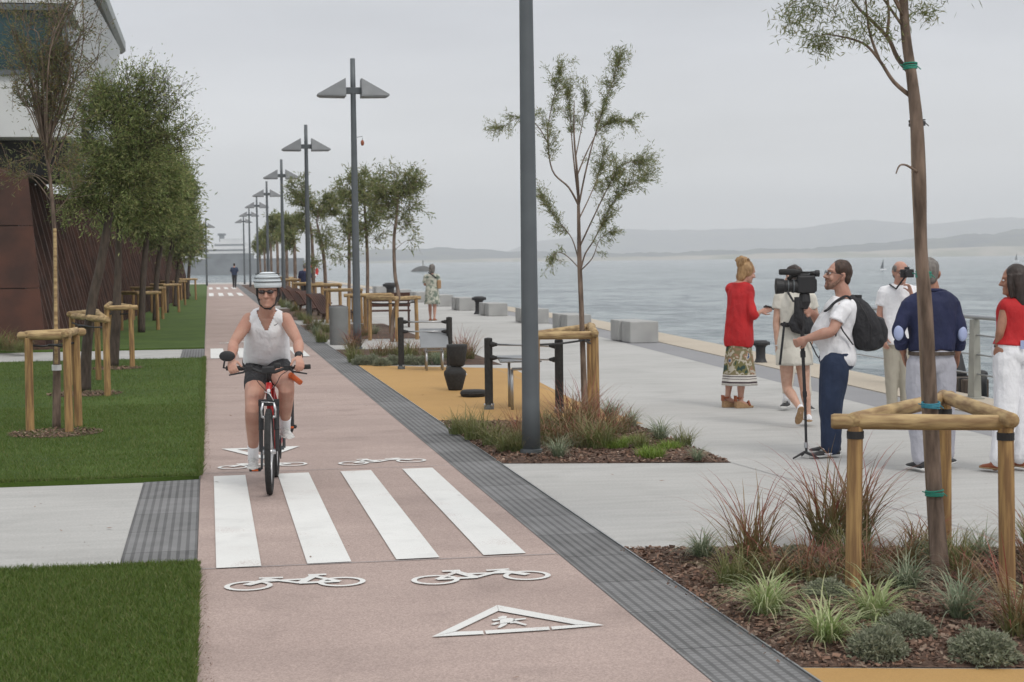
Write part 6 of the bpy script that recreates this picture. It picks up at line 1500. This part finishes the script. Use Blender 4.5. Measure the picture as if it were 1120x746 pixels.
for k in 'LR':
    an, to = J['an'+k], J['to'+k]; d = to-an; d.z = 0; d.normalize(); d = d if d.length else RC; g = V((an.x, an.y, 0)); sd_ = d.cross(Z)
    we = mk('sandal', MB().loft([[g+d*x+sd_*(w_*s1)+Z*z for s1, z in ((-1, 0), (1, 0), (1, h_), (-1, h_))] for x, w_, h_ in ((-.07, .03, .085), (-.02, .036, .08), (.05, .04, .05), (.11, .045, .028), (.16, .035, .025))]), 'cork', wr_, world=True, bevel=.008)
    mk('strap', MB().tube([g+d*.10+sd_*.048+Z*.03, g+d*.11+Z*.075, g+d*.10-sd_*.048+Z*.03], .014, 8).tube([g-d*.03+sd_*.045+Z*.12, g+d*.035+Z*.125, g-d*.03-sd_*.045+Z*.12, g-d*.06+Z*.12, g-d*.03+sd_*.045+Z*.12], .011, 8).loft([[g-d*.075+sd_*.03*s1+Z*z for s1, z in ((-1, .08), (1, .08), (1, .15), (-1, .15))], [g-d*.062+sd_*.03*s1+Z*z for s1, z in ((-1, .08), (1, .08), (1, .15), (-1, .15))]]), 'tan', we, world=True)
ph = Q(842, 336.5, D0+.06); t = thing('mobile_phone', 'thin dark mobile phone in the hand of the woman in red', 'phone', ph)
mk('case', MB().box((0, 0, 0), (.145, .012, .07), Matrix.Rotation(radians(15), 3, 'Y') @ Matrix.Rotation(radians(70), 3, 'X')), 'black', t, bevel=.004)
mk('screen', MB().box((0, 0, .0), (.13, .0135, .06), Matrix.Rotation(radians(15), 3, 'Y') @ Matrix.Rotation(radians(70), 3, 'X')), 'glassdark', t)
mk('necklace_cord', MB().tube([Q(812, 311, D0-.08), Q(803, 320, D0-.03), Q(797, 334, D0+.02)], .004, 6), 'tan', wr_, world=True)

# ---- person mostly hidden behind the woman in cream
D0 = Dg(872, 448)
J = JQ(D0, dict(pelvis=(870, 380, 0), neck=(871, 322, 0), head=(871, 307, -.02), shL=(856, 326, 0), shR=(886, 326, 0), elL=(858, 350, .02), elR=(884, 350, .02), wrL=(862, 372, -.05), wrR=(880, 372, -.05),
    hiL=(864, 386, 0), hiR=(877, 386, 0), knL=(862, 412, -.02), knR=(880, 412, -.02), anL=(860, 437, 0), anR=(883, 440, 0), toL=(857, 444, -.14), toR=(887, 447, -.14)))
hb2 = body('person hidden behind the woman in cream, only legs and black sneakers showing', J, FEM, 'skin2', -FC, -FC, Q(871, 448, D0), voxel=.012, foot=False)
hair(hb2, J['head'], -FC, RC, 'short', 'hair_dark'); shirt(hb2, J, FEM, 'white_cloth', -FC, seed=21); trousers(hb2, J, FEM, 'cream_cloth', -FC, end=.45, seed=22)
for k in 'LR':
    an, kn = J['an'+k], J['kn'+k]; d = (kn-an).normalized(); mk('sock', MB().tube([an-d*.04, an+d*.03, an+d*.11], [.044, .042, .046], 14), 'white_cloth', hb2, smooth=True, world=True); shoe(hb2, an, J['to'+k], 'black', 'sole')

# ---- woman in the cream dress, seen from behind
D0 = Dg(872, 467); tf = (FC*.96+RC*.2).normalized()
J = JQ(D0, dict(pelvis=(868, 378, 0), neck=(869, 318, 0), head=(868, 303, -.02), shL=(853, 325, 0), shR=(886, 325, 0), elL=(849, 352, .0), elR=(893, 350, .05), wrL=(850, 378, -.02), wrR=(888, 368, .15),
    hiL=(860, 388, 0), hiR=(877, 388, 0), knL=(861, 424, .06), knR=(880, 424, .02), anL=(875, 447, -.14), anR=(884, 452, .04), toL=(872, 462, -.02), toR=(882, 458, .22)))
S_ = dict(FEM, hip=.17, waist=.135, chest=.155)
hL = (Q(851, 392, D0)-J['wrL'], RC*.8+FC*.4, .4, 1)
wc = body('brown-haired woman in a cream dress, seen from behind with a lifted heel', J, S_, 'skin2', tf, FC, Q(870, 465, D0), hands={'L': hL}, headf=(FC-RC*.5), leg=(.082, .070, .052, .053, .034, .030))
hair(wc, J['head'], (FC-RC*.5), (FC-RC*.5).cross(Z), 'full', 'hair_dark')
shirt(wc, J, S_, 'cream_cloth', tf, .018, 31, lo=-.1, sl=.48, arm=(.066, .066, .066), name='cream_top')
rings = []
for i in range(10):
    u = i/9; c = J['pelvis'].lerp(Q(869, 399, D0), u)+Z*.10*(1-u); rr_ = .155+.042*min(1, u*1.6)
    rings.append([c+RC*(rr_*(1+.03*u*sin(t*6))*cos(t))+FC*(rr_*.74*(1+.03*u*sin(t*6))*sin(t)) for t in [2*pi*k/36 for k in range(36)]])
mk('dress_skirt', MB().loft(rings[::-1]), 'cream_cloth', wc, smooth=True, world=True)
mk('bracelet', MB().torus(J['wrL'], .028, .006, J['wrL']-J['elL'], 16, 6), 'silver', wc, world=True)
an, to = J['anL'], J['toL']; d_ = (to-an).normalized(); n_ = V(d_).cross(RC).normalized(); n_ = n_ if n_.dot(-FC) > 0 else -n_
c0 = an+n_*.035+d_*-.01
sh_ = mk('flat_shoe', MB().loft([ering(c0+d_*x-n_*.022, RC, n_, w_, .028, 14) for x, w_ in ((-.045, .02), (-.02, .034), (.03, .036), (.10, .042), (.15, .038), (.18, .018))]), 'white_cloth', wc, smooth=True, world=True)
mk('sole', MB().loft([ering(c0+d_*x+n_*.006, RC, n_, w_, .007, 14) for x, w_ in ((-.05, .02), (-.025, .035), (.03, .034), (.10, .043), (.155, .038), (.185, .018))]), 'cork', sh_, world=True)
shoe(wc, J['anR'], J['toR'], 'white_cloth', 'cork')
# black camera bag slung on her back
bc = Q(876, 349, D0-.16); t = thing('camera_bag', 'black strap-slung bag on the back of the woman in cream', 'bag', bc)
mb = MB(); mb.loft([ering(bc+UP*z+RC*x, RC, FC, a, b, 18, .7) for z, a, b, x in ((-.155, .05, .03, .02), (-.13, .11, .055, .015), (-.05, .135, .07, 0), (.04, .10, .06, 0), (.12, .06, .045, .01), (.18, .045, .03, .02))])
rm('bag_body', mb, 'blackcloth', t, .008, 2, .008, 9, 33)
mk('waist_strap', MB().tube([bc+RC*v_[0]+FC*v_[1]-Z*.06 for v_ in ((-.13, .0), (-.185, .12), (-.15, .26), (0, .32), (.15, .26), (.19, .12), (.13, 0))], .012, 8, flat=2), 'blackcloth', t, world=True)
mk('shoulder_strap', MB().tube([Q(868, 330, D0-.17), Q(862, 320, D0-.12), Q(861, 316, D0-.02), Q(863, 322, D0+.12)], .016, 8, flat=.5).tube([Q(882, 330, D0-.17), Q(878, 320, D0-.12), Q(877, 316, D0-.02), Q(877, 322, D0+.12)], .016, 8, flat=.5), 'blackcloth', t, world=True)
mk('hanging_strap', MB().tube([Q(858, 352, D0-.17), Q(856, 372, D0-.18), Q(853, 399, D0-.18)], .016, 8, flat=.35).tube([Q(885, 372, D0-.14), Q(893, 388, D0-.12), Q(903, 402, D0-.1)], .016, 8, flat=.35), 'blackcloth', t, world=True)

# ---- cameraman
D0 = Dg(908, 499); tf = -RC
J = JQ(D0, dict(pelvis=(916, 391, 0), neck=(923, 325, 0), head=(917, 302, 0), shL=(920, 337, .17), shR=(922, 338, -.17), elL=(900, 357, .24), elR=(910, 362, -.24), wrL=(889, 343, .14), wrR=(884, 370, -.17),
    hiL=(913, 398, .09), hiR=(913, 398, -.09), knL=(908, 444, .10), knR=(909, 446, -.10), anL=(910, 484, .10), anR=(909, 488, -.10), toL=(898, 489, .12), toR=(896, 495, -.14)))
S_ = dict(MALE, hip=.17, hipd=.145, waist=.175, waistd=.165, chest=.18, chestd=.14)
hR = (Q(877, 373, D0-.16)-J['wrR'], FC*.9-RC*.3, .95, 1); hL = (Q(882, 339, D0+.1)-J['wrL'], -FC+Z*.4, .7, -1)
cm = body('bearded cameraman in a white T-shirt and jeans, seen in profile', J, S_, 'skin', tf, -RC, Q(908, 499, D0), belly=.07, hands={'L': hL, 'R': hR}, headf=(-RC+Z*.22-FC*.12), arm=(.052, .046, .040, .036, .028), voxel=.006, s=1.12, foot=False)
P = J['P']; eyes(cm, P, tf); glasses(cm, P)
hf = (-RC-FC*.12); hair(cm, J['head'], hf, hf.cross(Z), 'short', 'hair_brown', 1.16)
bd_ = MB()
for sx in (-1, 1): bd_.tube([P(sx*.074, .0, .0), P(sx*.071, .012, -.04), P(sx*.060, .036, -.075), P(sx*.040, .058, -.098), P(sx*.0, .070, -.108)], [.008, .014, .020, .023, .024], 10).ell(P(sx*.034, .070, -.078), (.018, .016, .022), 10, 8)
bd_.tube([P(-.030, .081, -.062), P(-.024, .090, -.050), P(0, .098, -.046), P(.024, .090, -.050), P(.030, .081, -.062)], .0065, 8); rm('beard', bd_, 'stubble', cm, .005, 2, .001, 60)
shirt(cm, J, S_, 'white_cloth', tf, .022, 41, belly=.065, lo=-.135, sl=.62, arm=(.070, .074, .078), name='t_shirt', wr=.012)
trousers(cm, J, S_, 'denim', tf, .018, 42, belly=.0, hi=.10, leg=(.125, .118, .098, .090, .082, .080), end=1.0)
for k in 'LR': shoe(cm, J['an'+k], J['to'+k], 'black', 'sole', 1.08, swoosh=(k == 'R'))
# backpack
bc = Q(944, 352, D0+.02); t = thing('backpack', 'large black backpack worn by the cameraman', 'backpack', bc)
xr = RC; ax_up = (Q(938, 318, D0)-Q(950, 386, D0)).normalized(); fw_ = xr-ax_up*xr.dot(ax_up); fw_.normalize()
mb = MB(); rings = []
for z, a, b, x in ((-.26, .06, .10, .02), (-.24, .11, .145, .02), (-.17, .15, .165, .015), (-.05, .155, .17, .0), (.07, .135, .165, -.02), (.16, .11, .15, -.045), (.22, .08, .12, -.065), (.26, .04, .07, -.08)):
    rings.append(ering(bc+ax_up*z+fw_*x, fw_, FC, a, b, 24, .75))
mb.loft(rings); rm('bag_body', mb, 'blackcloth', t, .008, 2, .006, 9, 43)
pk = MB(); rings = [ering(bc+ax_up*z+fw_*(.10+x), fw_, FC, a, .12, 18, .75) for z, a, x in ((-.22, .03, .0), (-.20, .065, .01), (-.10, .08, .02), (.0, .07, .01), (.03, .03, 0))]; pk.loft(rings); rm('front_pocket', pk, 'blackcloth', t, .008, 2, .005, 9, 44)
mk('zip', MB().tube([bc+ax_up*z+fw_*x-FC*y for z, x, y in ((-.2, .0, .160), (-.05, .03, .171), (.08, .0, .168), (.2, -.04, .13))], .005, 6), 'black', t, world=True)
for sg in (-1, 1):
    dd = sg*.13
    smooth_tube(q_ := MB(), [Q(931, 327, D0+dd), Q(925, 324, D0+dd*1.05), Q(914, 330, D0+dd*1.15), Q(906, 338, D0+dd*1.25), Q(901, 350, D0+dd*1.4) if sg > 0 else Q(903, 340, D0+dd*1.45)], [.022]*5, 10, 4, flat=.5); mk('shoulder_strap', q_, 'blackcloth', t, world=True, smooth=True)
mk('lower_strap', MB().tube([Q(917, 352, D0-.235), Q(922, 362, D0-.225), Q(933, 377, D0-.18)], .012, 8, flat=.5).tube([Q(917, 352, D0-.235), Q(914, 368, D0-.235)], .010, 8, flat=.5), 'blackcloth', t, world=True)
0 and mk('grab_handle', MB().tube([bc+ax_up*.25+fw_*-.10, bc+ax_up*.30+fw_*-.07, bc+ax_up*.25+fw_*-.02], .010, 8), 'blackcloth', t, world=True)
mk('buckle', MB().box(bc+ax_up*.225-fw_*.02-FC*.06, (.05, .06, .05)), 'black', t, world=True)
# video camera on its monopod
Dc = D0-.08; U1 = 1/FPX*Dc
t = thing('video_camera', 'black professional video camera on a monopod held by the cameraman', 'video camera', Q(880, 500, D0-.16))
def CQ(x, y, d=0): return Q(x, y, Dc+d)
mk('camera_body', MB().box(CQ(881, 311), (.16, .13, .16), Matrix.Rotation(-YAW, 3, 'Z')).box(CQ(889, 312), (.06, .11, .12), Matrix.Rotation(-YAW, 3, 'Z')), 'black', t, world=True, bevel=.015)
mk('lens', MB().tube([CQ(876, 313), CQ(866, 313), CQ(865.5, 313), CQ(857, 313)], [.060, .058, .052, .055], 24), 'black', t, world=True, smooth=False)
mk('lens_ring', MB().tube([CQ(868, 313), CQ(867, 313)], .062, 24).tube([CQ(862, 313), CQ(861, 313)], .058, 24), 'lamp', t, world=True)
mk('lens_hood', MB().tube([CQ(858, 313), CQ(857, 313), CQ(848.5, 313), CQ(848.3, 313), CQ(849.5, 313)], [.055, .066, .072, .060, .045], 24), 'black', t, world=True)
mk('handle', MB().tube([CQ(889, 305), CQ(884, 301.5), CQ(867, 301), CQ(862, 306)], .020, 10), 'black', t, world=True, smooth=True)
mk('microphone', MB().tube([CQ(852, 297.5, -.05), CQ(853, 297.5, -.05), CQ(868, 297.5, -.05), CQ(876, 298, -.05)], [.020, .026, .028, .016], 16).tube([CQ(876, 298, -.05), CQ(889, 298, -.05)], .010, 10), 'rubber', t, world=True, smooth=True)
mk('viewfinder', MB().tube([CQ(886, 299, -.03), CQ(891, 299, -.03), CQ(892, 299, -.03), CQ(896, 299, -.03)], [.018, .022, .030, .030], 16).tube([CQ(884, 308), CQ(884, 300, -.02)], .016, 10), 'black', t, world=True)
mk('pan_head', MB().tube([CQ(880, 321), CQ(880, 330), CQ(879, 338)], [.045, .055, .035], 14).box(CQ(878, 333), (.07, .08, .07), Matrix.Rotation(-YAW, 3, 'Z')), 'black', t, world=True, bevel=.006)
mk('grip_bag', MB().tube([CQ(873, 325), CQ(873, 345), CQ(877, 362)], [.035, .040, .015], 12), 'blackcloth', t, world=True, smooth=True)
mk('monopod', MB().tube([CQ(877, 338), CQ(878, 385), CQ(878.2, 386), CQ(880.5, 440), CQ(880.6, 441), CQ(882, 495, -.05)], [.018, .018, .015, .015, .012, .012], 12), 'black', t, world=True, smooth=False)
mk('leg_lock', MB().tube([CQ(878, 384), CQ(878.4, 391)], .024, 12).tube([CQ(880, 428), CQ(880.4, 434)], .020, 12), 'black', t, world=True)
mk('steel_joint', MB().tube([CQ(881.3, 484, -.04), CQ(881.6, 490, -.045)], .017, 12), 'steel', t, world=True)
fb = V(t.location); fb.z = .03
for a in (200, 320, 80, 0):
    d = V((cos(radians(a)), sin(radians(a)), 0)); mk('foot', MB().tube([fb+Z*.03, fb+d*.13+Z*.0-Z*.018], [.012, .008], 8), 'black', t, world=True)

# ---- man in the white polo with a small camera
D0 = 18.0; tf = (-FC-RC*.1)
J = JQ(D0, dict(pelvis=(982, 372, 0), neck=(984, 311, 0), head=(985, 298, -.03), shL=(967, 319, 0), shR=(1002, 319, 0), elL=(962, 345, .02), elR=(1008, 342, -.08), wrL=(966, 368, -.08), wrR=(997, 322, -.24),
    hiL=(975, 378, 0), hiR=(989, 378, 0), knL=(975, 415, -.02), knR=(990, 415, -.02), anL=(976, 450, 0), anR=(991, 450, 0), toL=(974, 456, -.16), toR=(993, 456, -.16)))
hR = (Q(992, 304, D0-.24)-J['wrR'], -RC-FC*.2, .9, -1)
pm = body('balding man in a white polo shirt holding a small camera up, facing us', J, dict(MALE, chest=.17, waist=.15), 'skin', tf, -FC-RC*.05, Q(983, 456, D0), hands={'R': hR}, voxel=.008, headf=-FC+RC*.12-Z*.08, foot=False)
eyes(pm, J['P'], tf); glasses(pm, J['P']); hair(pm, J['head'], -FC+RC*.12, RC, 'balding', 'hair_grey', 1.08)
shirt(pm, J, dict(MALE, chest=.17, waist=.155), 'white_cloth', tf, .018, 51, lo=-.12, sl=.6, arm=(.07, .07, .07), name='polo_shirt')
mk('collar', MB().tube([Q(979, 312, D0-.06), Q(984, 317, D0-.10), Q(989, 312, D0-.06)], .013, 8), 'white_cloth', pm, world=True)
trousers(pm, J, MALE, 'khaki', tf, .012, 52)
for k in 'LR': shoe(pm, J['an'+k], J['to'+k], 'tan', 'sole')
cc = Q(992, 299, D0-.27); t = thing('compact_camera', 'small black camera held to the face of the man in the white polo', 'camera', cc)
Rm = Matrix.Rotation(-YAW, 3, 'Z')
mk('camera_body', MB().box((0, 0, 0), (.14, .06, .09), Rm).box((0, 0, .055), (.05, .05, .03), Rm), 'black', t, bevel=.008)
mk('lens', MB().tube([V((0, 0, 0))-FC*.02, V((0, 0, 0))-FC*.10], [.034, .036], 18), 'black', t)
mk('strap', MB().tube([Q(990, 303, D0-.25)-cc, Q(980, 316, D0-.13)-cc, Q(973, 311, D0-.06)-cc], .014, 8, flat=.5), 'blackcloth', t)

# ---- man in the navy shirt from behind
D0 = Dg(1015, 516); tf = FC
J = JQ(D0, dict(pelvis=(1019, 394, 0), neck=(1019, 318, 0), head=(1016, 300, .0), shL=(995, 333, 0), shR=(1041, 332, 0), elL=(983, 362, -.03), elR=(1050, 363, -.03), wrL=(988, 385, .08), wrR=(1047, 386, .08),
    hiL=(1006, 400, 0), hiR=(1031, 400, 0), knL=(1004, 450, -.01), knR=(1033, 448, .02), anL=(1007, 502, 0), anR=(1034, 497, .10), toL=(999, 511, .12), toR=(1041, 500, .25)))
S_ = dict(MALE, hip=.165, waist=.165, waistd=.13, chest=.185, chestd=.125)
nv = body('man seen from behind in a navy shirt with pale elbow patches and grey trousers', J, S_, 'skin3', tf, FC, Q(1018, 516, D0), headf=(FC+RC*.25), arm=(.052, .046, .040, .034, .026), s=1.06, foot=False)
hair(nv, J['head'], FC+RC*.25, (FC+RC*.25).cross(Z), 'short', 'hair_grey', 1.10); 
glasses(nv, J['P'])
shirt(nv, J, S_, 'navy', tf, .026, 61, lo=.12, fore=.62, arm=(.072, .062, .056), name='navy_shirt', wr=.009)
trousers(nv, J, dict(S_, waist=.16), 'greycloth', tf, .020, 62, hi=.16, leg=(.108, .098, .083, .078, .070, .066))
mk('collar', MB().tube([Q(1006, 319, D0+.0), Q(1012, 317.5, D0-.055), Q(1020, 317.5, D0-.075), Q(1028, 317.5, D0-.055), Q(1034, 319, D0)], .017, 10), 'navy', nv, world=True, smooth=True)
mk('belt', MB().loft([ering(J['pelvis']+Z*z, RC, FC, .189, .155, 32, .88) for z in (.045, .075)]), 'bark_dark', nv, world=True)
for k, px, sx in (('L', 982, -1), ('R', 1050.5, 1)):
    el = J['el'+k]; dn = (-FC+RC*sx*.25).normalized(); c = el-Z*.015+dn*.050
    e2 = MB(); rd = dn.cross(Z).normalized(); e2.loft([ering(c+dn*z, rd, Z, .040*q_, .062*q_, 24) for z, q_ in ((-.02, 1.0), (-.004, 1.0), (.006, .90), (.012, .6), (.014, .2))]); mk('elbow_patch', e2, 'patch', nv, smooth=True, world=True)
    w_ = J['el'+k].lerp(J['wr'+k], .60); d = (J['wr'+k]-J['el'+k]).normalized(); mk('rolled_cuff', MB().tube([w_-d*.04, w_-d*.03, w_+d*.03, w_+d*.035], [.052, .060, .058, .048], 16), 'navy', nv, smooth=False, world=True)
    an = J['an'+k]; shoe(nv, an, J['to'+k], 'black', 'sole', 1.05)

# ---- dark-haired woman at the right edge
D0 = Dg(1098, 517); tf = (-RC*.75+FC*.66).normalized()
J = JQ(D0, dict(pelvis=(1108, 386, .05), neck=(1112, 325, .04), head=(1109, 307, .02), shL=(1101, 335, -.03), shR=(1127, 334, .16), elL=(1094, 362, -.06), elR=(1130, 364, .2), wrL=(1091, 381, .02), wrR=(1126, 386, .25),
    hiL=(1101, 392, .0), hiR=(1118, 392, .1), knL=(1100, 448, .0), knR=(1118, 446, .1), anL=(1095, 503, .0), anR=(1117, 500, .12), toL=(1088, 512, .05), toR=(1106, 508, .22)))
S_ = dict(FEM, hip=.18, hipd=.135, waist=.14, waistd=.11, chest=.155, chestd=.115)
hL = (Q(1095, 392, D0+.05)-J['wrL'], RC+FC*.3, .4, -1)
wb = body('dark-haired woman in a red sleeveless top and white trousers at the right edge', J, S_, 'skin3', tf, -RC+FC*.2, Q(1105, 517, D0), hands={'L': hL}, headf=(-RC+FC*.25-Z*.05))
eyes(wb, J['P'], tf); hair(wb, J['head'], (-RC+FC*.35), (-RC+FC*.35).cross(Z), 'bob', 'hair_dark', 1.06)
shirt(wb, J, S_, 'red_cloth', tf, .018, 71, lo=.12, sl=.10, arm=(.058, .056, .052), name='sleeveless_top')
trousers(wb, J, dict(S_, hip=.165, hipd=.135), 'white_cloth', tf, .014, 72, hi=.20, leg=(.108, .100, .090, .088, .088, .092), end=.93)
wv_ = (J['wrL']-J['elL']).normalized(); mk('watch', MB().tube([J['wrL']-wv_*.03, J['wrL']-wv_*.005], .031, 14), 'black', wb, world=True, smooth=True)
mk('badge_card', MB().box(Q(1119, 377, D0-.12), (.04, .008, .07), Matrix.Rotation(-YAW-.2, 3, 'Z')), 'patch', wb, world=True)
for k in 'LR': shoe(wb, J['an'+k], J['to'+k], 'tan', 'cork')

# ---- simple far walkers
def std_J(base, h, f, arms='down', stride=.12):
    r = f.cross(Z).normalized(); k = h/1.75
    def p(x, y, z): return base+(r*x+f*y+Z*z)*k
    J = dict(pelvis=p(0, 0, .95), neck=p(0, .02, 1.46), head=p(0, .04, 1.63), shL=p(-.18, 0, 1.40), shR=p(.18, 0, 1.40), elL=p(-.23, -.03, 1.12), elR=p(.23, -.03, 1.12), wrL=p(-.22, .08, .88), wrR=p(.22, .08, .88),
             hiL=p(-.09, 0, .9), hiR=p(.09, 0, .9), knL=p(-.09, stride*.7, .48), knR=p(.09, -stride*.3, .48), anL=p(-.09, stride, .09), anR=p(.09, -stride, .10), toL=p(-.09, stride+.15, .03), toR=p(.09, -stride+.13, .03))
    if arms == 'front': J['elL'] = p(-.24, .02, 1.14); J['wrL'] = p(-.10, .22, 1.15); J['elR'] = p(.24, .02, 1.14); J['wrR'] = p(.10, .22, 1.15)
    return J
b = G(473, 351); J = std_J(V((b.x, b.y, 0)), 1.66, (FC+RC*.2).normalized(), 'front', .10)
fw2 = body('grey-haired person walking away along the quay in a pale printed dress', J, FEM, 'skin', (FC+RC*.2).normalized(), (FC+RC*.2), b, voxel=.014)
hair(fw2, J['head'], FC, RC, 'full', 'hair_grey', 1.1); shirt(fw2, J, dict(FEM, waist=.15), 'print_dress', FC, .03, 81, lo=-.1, sl=.8, arm=(.075, .075, .08), name='dress_top')
rings = [ering(J['pelvis'].lerp(b+Z*.50, u)+Z*.12*(1-u), RC, FC, .18+.06*u, .15+.05*u, 24) for u in [i/6 for i in range(7)]]; mk('dress_skirt', MB().loft(rings[::-1]), 'print_dress', fw2, smooth=True, world=True)
for k in 'LR': shoe(fw2, J['an'+k], J['to'+k], 'tan', 'cork')
t = thing('shoulder_bag', 'dark and tan shoulder bag carried by the grey-haired walker', 'bag', J['pelvis']+RC*.2+Z*.18)
mk('bag_body', MB().box((0, 0, 0), (.12, .26, .26)), 'cork', t, bevel=.03); mk('shoulder_strap', MB().tube([(0, 0, .12), (-.12, -.12, .22), (-.32, -.10, .36)], .018, 6), 'black', t)

b = G(334, 331); b = Q(334, 330, 66); b.z = 0
J = std_J(V((b.x, b.y, 0)), 1.72, FC, 'front', .02); fp = body('dark-clothed person standing by the quay beyond the loungers', J, MALE, 'skin', FC, FC, b, voxel=.016)
hair(fp, J['head'], FC, RC, 'short', 'hair_grey'); shirt(fp, J, MALE, 'navy', FC, .02, 91, sl=.9); trousers(fp, J, MALE, 'blackcloth', FC, seed=92)
for k in 'LR': shoe(fp, J['an'+k], J['to'+k], 'black', 'sole')
b = Q(256.5, 311, 116); b.z = 0
J = std_J(V((b.x, b.y, 0)), 1.75, FC, 'front', .15); fq = body('distant person in a blue jacket at the far end of the cycle path', J, MALE, 'skin', FC, FC, b, voxel=.02)
hair(fq, J['head'], FC, RC, 'short', 'hair_dark'); shirt(fq, J, dict(MALE, chest=.2, waist=.18), 'denim', FC, .03, 93, sl=.95, arm=(.08, .08, .07), name='blue_jacket'); trousers(fq, J, MALE, 'blackcloth', FC, seed=94)
for k in 'LR': shoe(fq, J['an'+k], J['to'+k], 'black', 'sole')

bpy.data.scenes.remove(TS)
